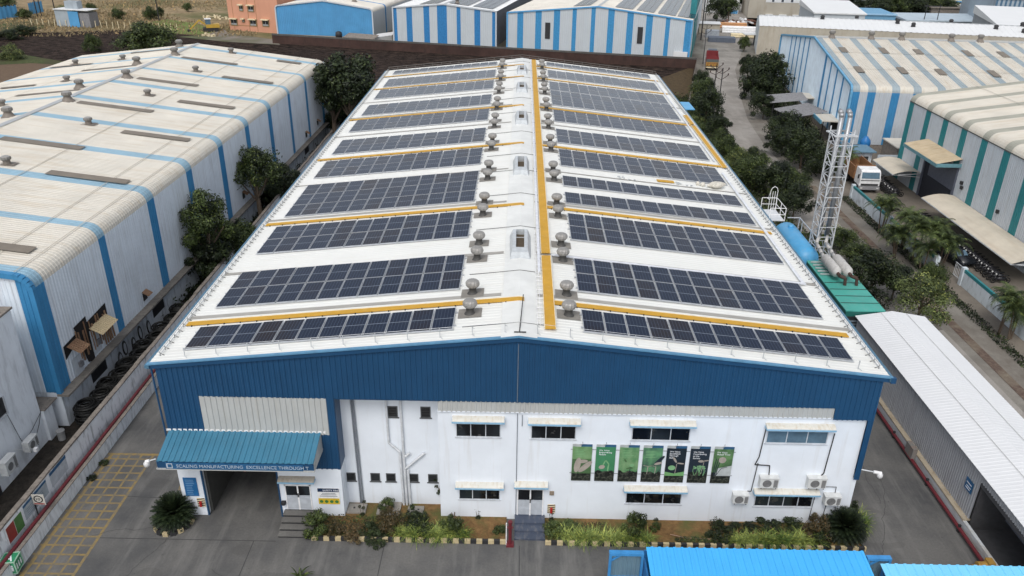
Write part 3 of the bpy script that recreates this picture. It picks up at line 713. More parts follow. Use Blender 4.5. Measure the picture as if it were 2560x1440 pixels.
m.path([(12.85,.1,4.2),(12.75,.1,2.3),(12.55,.1,2.3)],.025,5); m.path([(16.3,.1,3.3),(16.2,.1,.4)],.02,4); m.path([(16.5,.1,2.7),(17.3,.1,2.7),(17.3,.1,2.3)],.02,4); m.path([(17.0,.1,1.7),(16.9,.1,.4)],.02,4)
m.build('conduit',DARK,t)
# dome cameras
def dome(label,loc,tgt):
    t=thing('dome_camera',label,'security camera',loc,0,'white dome cameras'); d=Vector(tgt)
    m=MB(); m.tube(d*-1,(0,0,0),.035,6); m.build('arm',GALV,t)
    m=MB(); m.tube((d*-.35),d*.05,.09,8); m.build('mount',WHITE,t)
    m=MB(); m.ell((0,0,-.18),.15,.15,.15); m.lathe([(.15,-.18),(.15,-.08),(.08,0)],14); m.build('dome',flat('dome_grey_white',(.6,.6,.6),.4) if 'dome_grey_white' not in MATS else MATS['dome_grey_white'],t,True); return t
dome('white dome camera on an arm at the right corner of the factory front',(19.35,-.1,3.85),(1.0,-.15,-.1))
dome('white dome camera on an arm at the left end of the gate canopy',(-18.75,-2.0,5.2),(-.5,-.05,-.15))
# wall boards
SB=thing('safety_board','white and yellow safety first board right of the white side door','sign',(-10.85,-.02,.95)); m=MB()
m.box(0,-.02,0,1.2,0,1.12,0); m.box(0.02,-.024,.86,1.18,-.02,1.1,1); m.box(.02,-.024,.02,1.18,-.02,.42,2)
for k in range(4): m.lathe([(0,0),(.1,0)],14,(.18+.28*k,-.027,.2),3,None,'y')
for k in range(3): m.box(.12+.06*k,-.025,.55+.1*k,1.08-.05*k,-.0225,.59+.1*k,4)
m.build('panel',[WHITE,flat('navy_board',(.01,.03,.08),.5),flat('safety_yellow',(.6,.42,.03),.5),flat('safety_green',(.04,.17,.05),.5),flat('grey_lettering',(.2,.22,.25),.5)],SB)
text('SAFETY FIRST',.16,TEXTW,SB,(.3,-.028,.915))
GB=thing('notice_board','blue notice board with lines of small writing on the left gate pier','sign',(-18.1,-.02,1.35)); m=MB(); m.box(0,-.02,0,.72,0,1.25)
m.build('panel',flat('notice_blue',(.02,.13,.32),.5),GB); m=MB(); rr=random.Random(4)
for k in range(9): m.box(.1,-.024,.12+.12*k,.1+rr.uniform(.3,.5),-.021,.15+.12*k)
m.build('lettering',flat('pale_blue_lettering',(.2,.35,.55),.5),GB)
def hazard(label,loc):
    t=thing('fire_point_board',label,'sign',loc,0,'black and cream striped fire point boards'); m=MB(); m.box(0,-.02,0,.42,0,.6,0)
    for k in range(4): m.face([(0,-.023,.02+.15*k),(.42,-.023,.1+.15*k),(.42,-.023,.16+.15*k),(0,-.023,.09+.15*k)],1)
    m.build('panel',[CREAM,DARK],t); m=MB(); m.tube((.21,-.12,.12),(.21,-.12,.42),.07,10); m.build('extinguisher',flat('extinguisher_red',(.4,.02,.02),.4),t)
hazard('striped fire point board low on the left gate pier',(-17.55,-.02,.6)); hazard('striped fire point board beside the front entrance door',(1.75,YF-.02,.5))
t=thing('speed_limit_disc','small red round speed disc hanging on the barrier in the gateway','sign',(-15.05,.93,2.5)); m=MB(); m.lathe([(0,0),(.19,0)],18,(0,0,0),0,None,'y'); m.lathe([(0,0),(.12,0)],18,(0,-.006,0),1,None,'y'); m.build('disc',[flat('sign_red',(.35,.03,.03),.5),CREAM],t); text('5',.2,flat('red_numeral',(.3,.02,.02),.5),t,(-.06,-.012,-.07))
tag(MB().box(-.12,-.08,-.12,.12,0,.12).lathe([(0,-.13),(.1,-.12),(.1,-.08)],10,(0,0,0),0,None,'y').build('bell',paint('brown_bell',(.25,.2,.15),.6,.3),loc=(1.95,YF,1.9)),'small brown bell box on the wall beside the front door','bell')
tag(MB().beam((0,0,0),(0,0,.16),.22).lathe([(.14,0),(.14,.1)],10).build('floodlight',DARK,loc=(-12.75,-.15,1.0)),'small dark lamp box left of the side door','lamp')
# =================== YARD AND GROUND ===================
def sheet(name,pts,z,mat,label=None,kind='structure'):
    m=MB(); m.face([(p[0],p[1],z) for p in pts]); o=m.build(name,mat); o['kind']=kind
    if label: o['label']=label
    return o
EARTH=soil('dry_earth',(.20,.15,.085),(.30,.235,.145),(.16,.16,.07),.03,.9)
GREYG=soil('factory_ground',(.17,.15,.13),(.24,.215,.185),(.09,.10,.05),.05,.8)
def ploughed(name):
    m,nt,bs=newmat(name); tc=nt.nodes.new('ShaderNodeNewGeometry').outputs['Position']
    a=nz(nt,tc,.06,5,.6); b=nz(nt,tc,.8,4,.85,sc=(.6,1.3,1)); f=nz(nt,tc,2.2,3,.7)
    c=mix(nt,ramp(nt,b,.44,.62),(.006,.0045,.004),(.078,.054,.043)); c=mix(nt,math_(nt,'MULTIPLY',ramp(nt,a,.4,.65),.3),c,(.040,.027,.022)); c=mix(nt,math_(nt,'MULTIPLY',ramp(nt,f,.68,.76),.7),c,(.2,.16,.14))  # hollows between clods darkened in the colour to stand for shade
    nt.links.new(c,bs.inputs['Base Color']); bs.inputs['Roughness'].default_value=.95; bs.inputs['Specular IOR Level'].default_value=.1
    bm=nt.nodes.new('ShaderNodeBump'); bm.inputs['Strength'].default_value=1; bm.inputs['Distance'].default_value=.5; nt.links.new(b,bm.inputs['Height']); nt.links.new(bm.outputs[0],bs.inputs['Normal']); return m
FIELDM=ploughed('ploughed_soil')
LSOIL=soil('light_brown_soil',(.11,.075,.05),(.15,.105,.07),(.13,.09,.06),.08,1.2)
GRASSM=soil('lawn_grass',(.10,.15,.035),(.19,.22,.07),(.14,.17,.06),.15,1.6)
DGRASS=soil('dark_grass',(.035,.055,.018),(.09,.10,.04),(.06,.06,.03),.2,1.6)
DRYG=soil('dry_grassland',(.17,.125,.07),(.34,.26,.155),(.12,.115,.05),.035,.45,1.,thr=(.47,.62))
BSOIL=soil('planter_soil',(.12,.07,.03),(.22,.13,.055),(.10,.10,.035),.6,3.)
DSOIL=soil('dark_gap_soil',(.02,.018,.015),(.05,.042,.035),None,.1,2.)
sheet('ground',[(-900,-120),(900,-120),(900,1500),(-900,1500)],-.3,EARTH,'dry earth ground')
sheet('yard_pavement',[(-25.2,-60),(24.6,-60),(24.6,82),(-25.2,82)],0,CONC,'grey worn concrete yard round the factory')
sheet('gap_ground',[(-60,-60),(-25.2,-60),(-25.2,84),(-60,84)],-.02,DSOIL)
sheet('side_ground',[(24.6,-60),(38.5,-60),(38.5,62),(47,110),(60,150),(60,200),(40,200),(34,130),(28,86),(24.6,84)],-.02,VERGE)
sheet('east_yard',[(38.5,-60),(120,-60),(120,84),(44,84),(38.5,62)],-.015,concrete('east_yard_concrete',(.2,.175,.145),(.07,.065,.06),.6))
roadL=[(30.3,-60),(30.3,57),(30.9,78),(31.9,92),(33.5,104),(37.6,135),(40.2,147),(46,176),(52,215),(60,260)]
roadR=[(34.6,-60),(34.6,58),(34.9,78),(36.3,93),(38.2,104),(44.5,136),(47.9,147),(57,177),(66,210),(76,260)]
sheet('road',roadL+roadR[::-1],.004,ROADM,'grey concrete service road')
sheet('road_joint',[(30.3,24.4),(34.6,24.4),(34.6,23.2),(30.3,23.2)],.009,flat('dark_road_patch',(.16,.145,.125),.9))
sheet('leaf_litter_strip',[(35.4,-60),(36.2,-60),(36.3,60),(35.5,60)],.003,soil('reddish_litter',(.09,.06,.05),(.16,.12,.095),(.2,.17,.13),.3,3.))
sheet('ploughed_field',[(-200,160),(-128,168),(-103,177.5),(-88,172.5),(-73,169),(-58,160.5),(36.2,136.6),(29,106),(24.6,84),(-60,84),(-93,130),(-125,132),(-200,140)],-.012,FIELDM,'dark brown ploughed field')
sheet('far_field',[(-170,250),(-148,238),(-99,226),(-75,226),(-75,420),(-300,420)],-.2,FIELDM,'dark field beyond the dry grass')
sheet('dry_grassland',[(-320,170),(-200,160),(-128,168),(-103,177.5),(-88,172.5),(-73,169),(-58,161),(-55,200),(-95,260),(-320,300)],-.1,DRYG,'dry yellow grassland')
q=[PZ(*p) for p in ((345,60),(420,48),(500,60),(540,80),(500,86),(420,83),(350,76))]
sheet('lawn_patch',[(p.x,p.y) for p in q],-.005,GRASSM,'bright green grass patch')
q=[PZ(*p) for p in ((-60,148),(0,140),(60,137),(165,155),(160,163),(80,158),(-60,165))]
sheet('grass_strip',[(p.x,p.y) for p in q],.02,DGRASS)
q=[PZ(*p) for p in ((-60,156),(80,157),(165,162),(210,180),(150,230),(-200,330))]
sheet('light_soil_field',[(p.x,p.y) for p in q],.0,LSOIL,'lighter brown soil')
q=[PZ(*p) for p in ((0,60),(90,50),(110,62),(110,70),(60,82),(-30,98),(-100,100),(-100,60))]
sheet('grass_edge',[(p.x,p.y) for p in q],.0,DGRASS)
q=[PZ(*p) for p in ((445,92),(520,86),(560,72),(570,82),(690,100),(700,112),(560,104))]
sheet('gravel_patch',[(p.x,p.y) for p in q],.015,GREYG)
sheet('industrial_ground',[(-56,163),(36.5,139),(50,170),(60,260),(420,420),(420,60),(120,60),(70,150),(60,400),(-56,420)],-.1,GREYG)
sheet('industrial_ground',[(45,84),(400,84),(400,500),(60,500),(50,140)],-.15,GREYG)
q=[PZ(*p) for p in ((1640,200),(1735,165),(1722,262),(1690,262))]
sheet('stubble_patch',[(p.x,p.y) for p in q],.0,soil('stubble',(.045,.032,.018),(.10,.07,.036),None,.1,1.5))
sheet('green_verge',[(25,84),(28.6,84),(29.5,106),(27,106)],.01,DGRASS)
# yard markings: worn yellow box grid on the left drive
YM=worn('worn_yellow_paint',(.29,.20,.065),(.13,.125,.11),(.38,.68))
m=MB()
x0,x1,ya,yb=-25.15,-22.35,-60,5.6
for x,wd in ((-25.0,.22),(-24.45,.12),(-23.8,.12),(-23.1,.12),(-22.4,.16)): m.face([(x,ya,.006),(x+wd,ya,.006),(x+wd,5.1,.006),(x,5.1,.006)])
y=-7.2; k=0
while y<5: m.face([(x0,y,.010),(x1,y,.010),(x1,y+.13,.010),(x0,y+.13,.010)]); y+=.66
m.face([(x0,5.1,.010),(-20,5.1,.010),(-20,5.3,.010),(x0,5.3,.010)]); m.face([(-19.6,2,.006),(-19.4,2,.006),(-19.6,9,.006),(-19.8,9,.006)])
o=m.build('yard_marking',YM); o['kind']='structure'; o['label']='worn yellow grid painted on the left drive'
sheet('yard_marking',[(-12.1,-5.2),(-10.9,-5.2),(-10.9,-4.95),(-12.1,-4.95)],.006,worn('worn_white_paint',(.4,.4,.38),(.17,.17,.165),(.4,.65)))
JM=flat('joint_dark',(.06,.06,.06),.9)
m=MB()
for x in (-14,-7,0.2,7): m.face([(x,-60,.005),(x+.05,-60,.005),(x+.05,-1.9,.005),(x,-1.9,.005)])
m.face([(-22.3,-1.95,.0055),(-12.8,-1.95,.0055),(-12.8,-1.9,.0055),(-22.3,-1.9,.0055)])
m.face([(-25.1,1.5,.0055),(-18.5,1.2,.0055),(-18.5,1.25,.0055),(-25.1,1.55,.0055)])
rr=random.Random(77)
for (x,y,dx,dy,n) in ((-24,-2,1,.1,22),(-21,-8,.3,1,26),(-8,-5,1,.05,30),(3,-4.5,.2,-1,14),(19.5,-2,.3,.9,26),(21,2,.1,1,30),(-15.5,-4,.9,-.5,18)):
    for k in range(n):
        a=(x,y); x+=dx*.3+rr.uniform(-.12,.12); y+=dy*.3+rr.uniform(-.12,.12); L=math.hypot(x-a[0],y-a[1]); px_,py_=-(y-a[1])/L*.012,(x-a[0])/L*.012; m.face([(a[0]-px_,a[1]-py_,.0065),(x-px_,y-py_,.0065),(x+px_,y+py_,.0065),(a[0]+px_,a[1]+py_,.0065)])
o=m.build('pavement_joints',JM); o['kind']='structure'
# planter
tag(MB().box(-10.9,-1.62,0,-.5,1.1,.12).build('planter_bed',BSOIL),'brown soil planter bed left of the front steps','planter')
tag(MB().box(1.62,-1.62,0,18.6,.15,.12).build('planter_bed',BSOIL),'brown soil planter bed right of the front steps','planter')
def kerb(name,x0,x1,y,lab,rz=0):
    m=MB(); x=x0; k=0
    while x<x1-.05:
        m.box(x+.005,y-.13,0,min(x+.31,x1),y+.02,.24,k%2); x+=.315; k+=1
    return tag(m.build('striped_kerb',[paint('kerb_cream',(.5,.41,.24),.8,.4,(.2,.17,.12),(1,1,1),3) if 'kerb_cream' not in MATS else MATS['kerb_cream'],DARK]),lab,'kerb','black and cream painted kerbs')
kerb('k',-10.9,-.5,-1.7,'black and cream striped kerb of the left planter'); kerb('k',1.6,18.7,-1.7,'black and cream striped kerb of the right planter')
m=MB()
for k in range(9):
    a=math.pi*(1+k/9*1.1); m.box(-.14,-.07,0,.14,.07,.25,k%2,Matrix.Translation((-18.75+1.0*math.cos(a),-.55+1.15*math.sin(a),0))@Matrix.Rotation(a+math.pi/2,4,'Z'))
tag(m.build('striped_kerb',[MATS['kerb_cream'],DARK]),'curved striped kerb round the cycad by the gate pier','kerb','black and cream painted kerbs')
for (x,y,s,l) in ((-8.9,.55,.75,'left square concrete manhole slab by the recessed wall'),(-7.1,.6,1.0,'larger square concrete manhole slab with two lifting holes'),(-5.6,.5,.6,'small manhole slab under the drain pipes')):
    t=thing('manhole_slab',l,'manhole cover',(x,y,.12)); MB().box(-s/2-.15,-s/2,0,s/2+.15,s/2,.1).build('slab',concrete('slab_conc',(.3,.28,.25)) if 'slab_conc' not in MATS else MATS['slab_conc'],t)
    MB().box(-.2,-.04,.1,-.1,.06,.12).box(.1,-.04,.1,.2,.06,.12).build('lifting_hole',DARK,t)
t=thing('hydrant_post','dark red hydrant standpipe with a white pole beside the front steps','hydrant',(-.28,-1.85,0)); MB().tube((0,0,0),(0,0,1.5),.09,8).tube((0,0,1.5),(0,0,1.62),.12,8).box(-.2,-.2,0,.2,.2,.12).tube((-.15,0,1.2),(.15,0,1.2),.06,6).build('standpipe',REDP,t); MB().tube((-.2,0,0),(-.2,0,1.5),.03,6).build('pole',WHITE,t)
# garden hose
t=MB().path([(8.4,-1.0,.16),(9.2,-1.25,.16),(10.5,-1.3,.16),(12,-1.45,.16),(13.4,-1.4,.16)],.025,5).build('garden_hose',paint('hose_pink',(.35,.22,.15),.6,.2)); tag(t,'long pale brown hose on the soil between two round bushes','hose')
t=MB().path([(14.0,-.2,.16),(14.2,-.6,.16),(14.5,-.9,.16),(14.9,-1.0,.16),(15.0,-.8,.16),(14.6,-.7,.16)],.025,5).build('garden_hose',MATS['hose_pink']); tag(t,'short curled brown hose by the lower right window','hose')
# =================== LEFT BOUNDARY ===================
lw=thing('boundary_wall','long stained white boundary wall left of the drive with rough concrete cap','wall')
MB().box(-26.05,-60,-.1,-25.85,30,2.2).box(-26.05,30,-.1,-25.85,82,2.2).build('wall',WALLC,lw); m=MB(); rr=random.Random(5); y=-60
while y<82:
    a=rr.uniform(.6,2.4); m.box(-26.08-rr.uniform(0,.04),y,2.2,-25.84+rr.uniform(0,.04),min(82,y+a-.02),2.26+rr.uniform(0,.07)); y+=a
m.build('wall_cap',CAPC,lw)
l2=thing('low_parapet_wall','low white parapet wall beside the left drive','wall')
MB().box(-25.35,-60,0,-25.2,80,.9).build('wall',paint('parapet_white',(.74,.78,.82),.85,.5,(.12,.13,.14),(1.5,1.5,.3),1.3,var=.1,dpos=(.45,.7)),l2); MB().box(-25.38,-60,.9,-25.17,80,.95).build('wall_cap',CAPC,l2)
MB().box(-25.85,-60,-.05,-25.35,80,.45).build('trench_fill',CAPC,l2)
t=thing('fire_pipe','long dark red fire main pipe behind the left parapet','pipe'); MB().tube((-25.5,-60,.98),(-25.5,80,.98),.1,8).build('pipe',REDP,t)
# right boundary
rw=thing('boundary_wall','grey boundary wall with rusty sloped cap along the right drive','wall')
MB().box(24.6,.0,0,24.8,17.4,.62).box(24.6,-60,0,24.8,0,.62).build('wall',WALLC2,rw); MB().box(24.57,0,.62,24.98,17.4,.72).build('wall_cap',paint('rusty_cap',(.42,.36,.27),.9,.5,(.2,.13,.06),(1,.4,1),1.5),rw)
t=thing('fire_pipe','long dark red fire main pipe along the foot of the right wall','pipe'); m=MB(); m.tube((24.38,-3,.28),(24.38,17.4,.28),.1,8).build('pipe',REDP,t)
m=MB()
for y in (8.4,3.7,-.2,14): m.beam((24.38,y,0),(24.38,y,.5),.12)
m.build('pipe_support',DARK,t)
t=thing('valve_cabinet','small grey louvred cabinet leaning at the right boundary wall','cabinet',(24.3,6.2,.3)); MB().box(0,-.45,0,.28,.45,.75).build('cabinet',paint('cabinet_grey',(.2,.19,.18),.7,.5,(.3,.15,.08)),t)
# =================== SIGNS ON THE LEFT ===================
t=thing('assembly_point_sign','green cube assembly point sign with a white letter A on a pole','sign'); c=PX(28,1408,-25.4)
t.location=c; t.rotation_euler=(0,0,R_(8)); s_=.36
m=MB(); m.box(-s_,-s_,-s_,s_,s_,s_,0)
E_=.025
for a in (-1,1):
    for b_ in (-1,1):
        m.beam((-s_,a*s_,b_*s_),(s_,a*s_,b_*s_),.05,mi=1); m.beam((a*s_,-s_,b_*s_),(a*s_,s_,b_*s_),.05,mi=1); m.beam((a*s_,b_*s_,-s_),(a*s_,b_*s_,s_),.05,mi=1)
m.build('cube',[flat('sign_green',(.03,.26,.12),.5),flat('pale_edge',(.35,.55,.42),.5)],t)
text('A',.72,TEXTW,t,(-.26,-.26,s_+.006),(0,0,0)); MB().tube((0,0,-s_),(0,0,-c.z+.0),.04,6).build('pole',GALV,t)
pm_=MB()
for k in (-.2,0,.2): pm_.ell((k,-s_-.01,.12),.05,.006,.05,8,6); pm_.box(k-.05,-s_-.012,-.2,k+.05,-s_-.004,.05)
for k in (-.2,0,.2): pm_.ell((s_+.01,k,.12),.006,.05,.05,8,6); pm_.box(s_+.004,k-.05,-.2,s_+.012,k+.05,.05)
pm_.build('people_symbols',TEXTW,t)
def wallboard(lab,x,y0,y1,z0,z1,mats,split):
    t=thing('wall_board',lab,'sign',(x,y0,z0)); m=MB(); m.box(0,0,0,.02,y1-y0,z1-z0,0)
    for (a,b_,c_,d_,mi) in split: m.box(.02,a*(y1-y0),c_*(z1-z0),.028,b_*(y1-y0),d_*(z1-z0),mi)
    m.build('panel',mats,t); return t
wallboard('white info board with blue header on the left boundary wall',-25.84,.6,2.3,1.2,2.15,[flat('board_white',(.5,.54,.58),.5),BANB],[(0,1,.8,1,1)])
wallboard('red and green poster board tilted on the left boundary wall',-25.84,-3.6,-2.2,1.0,2.05,[WHITE,flat('poster_red',(.3,.05,.04),.5),flat('poster_mid_green',(.08,.2,.06),.5)],[(.02,.5,.05,.95,1),(.52,.98,.05,.95,2)])
wallboard('pale blue board with small writing on the left boundary wall',-25.84,-2.0,.2,1.2,2.1,[flat('board_pale_blue',(.4,.46,.5),.5),BANB,flat('thin_text_grey',(.25,.3,.35),.5)],[(0,1,.85,1,1)]+[(.1,.8,.15+.14*k,.2+.14*k,2) for k in range(4)])
t=thing('speed_limit_sign','white speed limit 10 sign on a dark post at the left parapet','sign'); c=PX(97,1250,-25.45); t.location=c
m=MB(); m.box(-.33,-.02,-.3,.33,0,.38,0); m.torus((0,-.03,.08),.22,.028,(0,1,0),20,5,1); m.box(-.28,-.03,-.27,.28,-.02,-.2,2); m.build('plate',[flat('sign_cream',(.55,.53,.48),.5),DARK,flat('sign_red2',(.3,.05,.05),.5)],t)
text('10',.26,DARK,t,(-.16,-.03,-.01)); MB().tube((-.3,.03,-c.z+.5),(-.3,.03,.4),.04,6).build('post',DARK,t)
# =================== WAREHOUSES ===================
def hall(name,label,O,ang,W,L,he,hr,mats,rx=.5,c=0,zb=0,yb=(),gb=(),pitch=.35,d=.03,ov=.1,trim=None,back=True,plinth=None,far=False,cat='warehouse',group=None,roofseg=None):
    """mats: wall, roof, wall_band, roof_band, gable, gable_band"""
    t=thing(name,label,cat,(O[0],O[1],0),ang,group)
    wm,rm,wb,rb,gm,gbm=mats
    xr=W*rx
    def zr(x): return he+(hr-he)*(x/xr if x<xr else (W-x)/(W-xr))
    if c>0:
        a=[]; n=5
        for i in range(n+1):
            q=i/n*math.pi/2*.93; a.append((c-c*math.cos(q),he-c+c*math.sin(q)))
        rp=a+[(xr-.02,hr),(xr+.02,hr)]+[(W-p[0],p[1]) for p in a[::-1]]
        zt=he-c
    else:
        rp=[(-ov,he-ov*.1),(xr-.02,hr),(xr+.02,hr),(W+ov,he-ov*.1)]; zt=he-.02
    m=MB(); corr(m,rp,-ov if c==0 else 0,L+(ov if c==0 else 0),'y',pitch,d,bandf(yb)); ro=m.build('roof',[rm,rb],t)
    m=MB(); corr(m,[(0,zb),(0,zt)],0,L,'y',pitch,d,bandf(yb)); m.build('side_wall',[wm,wb],t); m=MB(); corr(m,[(W,zt),(W,zb)],0,L,'y',pitch,d,bandf(yb)); m.build('side_wall',[wm,wb],t)
    m=MB()
    def gt(x):
        if c>0 and (x<c or x>W-c):
            u=c-min(x,W-x); return he-c+math.sqrt(max(0,c*c-u*u))-.03
        return zr(x)-.04
    nseg=max(4,int(W/pitch))
    corr(m,lambda x:[(0,zb),(0,gt(x))],0,W,'x',pitch,d,bandf(gb))
    m.build('gable_wall',[gm,gbm],t)
    if back: m=MB(); m.face([(W,L,zb),(0,L,zb),(0,L,he-c*.3),(xr,L,hr-.05),(W,L,he-c*.3)],0); m.build('rear_wall',[gm],t)
    if plinth:
        m=MB(); m.box(.03,.03,-.3,W-.03,.2,zb); m.box(.03,.2,-.3,.2,L,zb); m.box(W-.2,.2,-.3,W-.03,L,zb); m.build('plinth',plinth,t)
    if trim:
        m=MB(); 
        pts=rp
        for a,b_ in zip(pts[:-1],pts[1:]): m.beam((a[0],-.08,a[1]+.0),(b_[0],-.08,b_[1]+.0),.28,.28)
        if zb<zt: m.beam((0,-.06,zb),(0,-.06,zt),.3); m.beam((W,-.06,zb),(W,-.06,zt),.3)
        m.build('gable_trim',trim,t)
    m=MB()
    for s in (-1,1): m.face([(xr,0,hr+.1),(xr+s*.35,0,zr(xr+s*.35)+.06),(xr+s*.35,L,zr(xr+s*.35)+.06),(xr,L,hr+.1)][::s])
    m.build('ridge_cap',RCG,ro)
    t['zr']=0; del t['zr']
    return t,ro,zr
RCG=paint('grey_ridge_cap',(.42,.44,.45),.6,.3,(.25,.24,.22))
CRM=paint('cream_faded_roof',(.61,.578,.51),.6,.45,(.44,.33,.2),(.12,1.3,1),.55,var=.1)
CRM2=paint('cream_faded_roof_right',(.60,.565,.495),.6,.4,(.42,.31,.18),(.12,1.3,1),.55,var=.1)
RBB=paint('faded_blue_roof_stripe',(.25,.40,.50),.6,.25,(.4,.42,.42),(.1,1.5,1),1.)
RBB2=paint('grey_blue_roof_stripe',(.27,.34,.37),.6,.25,(.3,.32,.32),(1.5,.1,1),1.)
RBG=paint('grey_roof_stripe',(.33,.33,.28),.6,.25,(.25,.24,.2),(.1,1.5,1),1.)
WALLE=paint('pale_corrugated_wall',(.70,.76,.82),.55,.35,(.26,.24,.22),(2,2,.1),1.2,var=.07)
WBB=paint('bright_blue_wall_stripe',(.045,.23,.45),.5,.25,(.03,.12,.25),(2,2,.1),1.2)
WALLR=paint('pale_wall_right',(.48,.52,.56),.55,.45,(.25,.22,.19),(2.5,2.5,.08),1.6,var=.06)
TEAL=paint('teal_wall_stripe',(.025,.2,.22),.5,.3,(.02,.1,.11),(2,2,.1),1.2)
PLW=paint('lower_plaster',(.74,.79,.84),.85,.7,(.06,.06,.06),(1,1,.3),.9)
LWA=R_(-1.06); LWW,LWL=34.9,71.5
ux=Vector((math.cos(LWA),math.sin(LWA),0)); SE=Vector((-28.95,8.0,0)); LO=SE-ux*LWW
yb=[(-.2,1.35)]+[(8.3+7.55*k-.55,8.3+7.55*k+.55) for k in range(9)]
wh,wro,wzr=hall('striped_warehouse','long cream roofed warehouse with blue stripes left of the factory',LO,LWA,LWW,LWL,10.7,12.6,(WALLE,CRM,WBB,RBB,WALLE,WBB),c=.9,zb=2.55,yb=yb,gb=[(LWW-1.0,LWW+.1)],pitch=.3,d=.024,trim=None,plinth=PLW)
m=MB(); m.path([(0,-.03,2.55)],.1); 
a=[]
for i in range(6): q=i/5*math.pi/2*.93; a.append((LWW-.9+.9*math.cos(q),-.03,9.8+.9*math.sin(q)))
for p,q in zip(a[:-1],a[1:]): m.beam(p,q,.34,.34)
m.beam(a[-1],(LWW/2,-.03,12.6),.34,.34); m.beam((LWW,-.03,2.55),(LWW,-.03,9.8),.3); m.build('gable_trim',WBB,wh)
# ledge, windows, openings (local coords, x=LWW is the east wall)
m=MB(); m.box(LWW-.1,-.25,2.42,LWW+.65,LWL,2.56); m.build('concrete_ledge',paint('mouldy_concrete',(.21,.19,.165),.9,.6,(.05,.05,.045),(1,1,1),1.5,var=.25,bump=.2),wh)
for y in (3.5,13,22,31,40,49,58): MB().box(LWW-.06,y,1.0,LWW-.02,y+2.0,2.1).build('ground_floor_window',DARK,wh)
# lap seams on the roof
LAPM=paint('lap_seam_brown',(.42,.39,.33),.8,.9,(.16,.14,.11),(1,14,1),1.2)  # streaky brown paint of the sheet lap seams
for x,o_ in ((3.2,.035),(9.5,.035),(LWW-3.2,.035),(LWW-9.5,.035),(LWW-1.0,.03)):
    MB().face([(x-.03,.1,wzr(x-.03)+o_),(x+.03,.1,wzr(x+.03)+o_),(x+.03,LWL,wzr(x+.03)+o_),(x-.03,LWL,wzr(x-.03)+o_)]).build('lap_seam',LAPM,wro)
def wloc(px,py,off=.0):   # pixel -> local point on a roof slope of the left warehouse
    inv=wh.matrix_basis.inverted(); 
    d=_ray(px,py); o=Vector(CAMP)
    lo=inv@o; ld=inv.to_3x3()@d; best=None
    for s in (0,1):
        k=(12.6-10.7)/(LWW/2)
        # z = 10.7 + k*x (s=0) or 10.7 + k*(W-x)
        if s==0: t=(10.7+off-lo.z+k*lo.x)/(ld.z-k*ld.x)
        else: t=(10.7+off+k*LWW-k*lo.x-lo.z)/(ld.z+k*ld.x)
        P=lo+ld*t
        if (s==0 and P.x<=LWW/2+.05) or (s==1 and P.x>=LWW/2-.05): best=P
    return best or P
def skyl(a,b_,w_,par,name='skylight_sheet'):
    pa,pb=wloc(*a),wloc(*b_); y=(pa.y+pb.y)/2; x0,x1=sorted((pa.x,pb.x)); m=MB()
    m.face([(x0,y-w_/2,wzr(x0)+.05),(x1,y-w_/2,wzr(x1)+.05),(x1,y+w_/2,wzr(x1)+.05),(x0,y+w_/2,wzr(x0)+.05)]); m.build(name,SKYL,par)
for a,b_ in (((118,432),(322,455)),((0,347),(210,370)),((305,330),(474,350)),((208,250),(371,285)),((442,255),(589,268)),((350,193),(490,217)),((556,192),(682,208)),((458,142),(590,163)),((694,150),(750,160)),((-60,607),(80,628))):
    skyl(a,b_,1.0,wro)
for a,b_ in (((40,240),(200,225)),((120,171),(234,158)),((202,178),(345,163)),((322,135),(448,120)),((0,221),(88,213))): skyl(a,b_,.8,wro)
tproto=None
labs=[('far mid slope',(578,132)),('upper mid slope',(490,178)),('middle of the east slope',(370,238)),('lower mid slope',(222,310)),('nearest on the east slope',(18,410)),('nearest on the ridge',(22,292)),('second along the ridge',(170,252)),('third along the ridge',(200,220)),('fourth along the ridge',(317,194)),('fifth along the ridge',(343,161)),('sixth along the ridge',(437,137)),('farthest on the ridge',(449,117)),('first on the west slope',(6,264)),('second on the west slope',(168,203)),('third on the west slope',(190,161)),('last on the west slope',(308,149))]
TBROWN=flat('brown_ventilator_base',(.19,.165,.14),.6)
def drumvent(loc,lab,grp,sc,ridge):
    t=thing('turbine_ventilator',lab,'roof ventilator',loc,0,grp)
    if ridge: MB().lathe([(.75,-.12),(.5,.15),(.34,.4),(.33,.55)],12).build('flared_base',TBROWN,t,True)
    else: MB().face([(-.85,-.55,.05),(.85,-.55,-.02),(.85,.6,-.02),(-.85,.6,.05)]).lathe([(.36,0),(.33,.42)],12).build('flared_base',TBROWN,t)
    z=.52 if ridge else .4
    m=MB(); b=0; n=24; prof=[(.33,z),(.46,z+.04),(.5,z+.16),(.47,z+.3),(.38,z+.36)]
    for (r,zz) in prof:
        for i in range(n): A=2*math.pi*i/n; rr_=r*(1 if i%2 else .92); m.v.append((rr_*math.cos(A),rr_*math.sin(A),zz))
    for k in range(len(prof)-1):
        for i in range(n): m.f.append((k*n+i,k*n+(i+1)%n,(k+1)*n+(i+1)%n,(k+1)*n+i)); m.m.append(0)
    m.build('vane_drum',TURBD,t); MB().lathe([(.4,z+.35),(.3,z+.42),(0,z+.44)],16).build('cap',flat('shiny_vent_cap',(.38,.37,.35),.4,.4) if 'shiny_vent_cap' not in MATS else MATS['shiny_vent_cap'],t,True)  # cap colour paler than the drum to stand for its shiny top
    t.scale=(sc,)*3; return t
rproto=None
for nm,(px,py) in labs:
    P=wloc(px,py); Wp=wh.matrix_basis@P; rg='ridge' in nm
    t=drumvent(Wp,'weathered turbine ventilator on the left cream roof, %s'%nm,'turbine ventilators on the left warehouse roof',1.0 if rg else .8,rg)
    if rg: tproto=t
m=MB(); X=LWW+.045
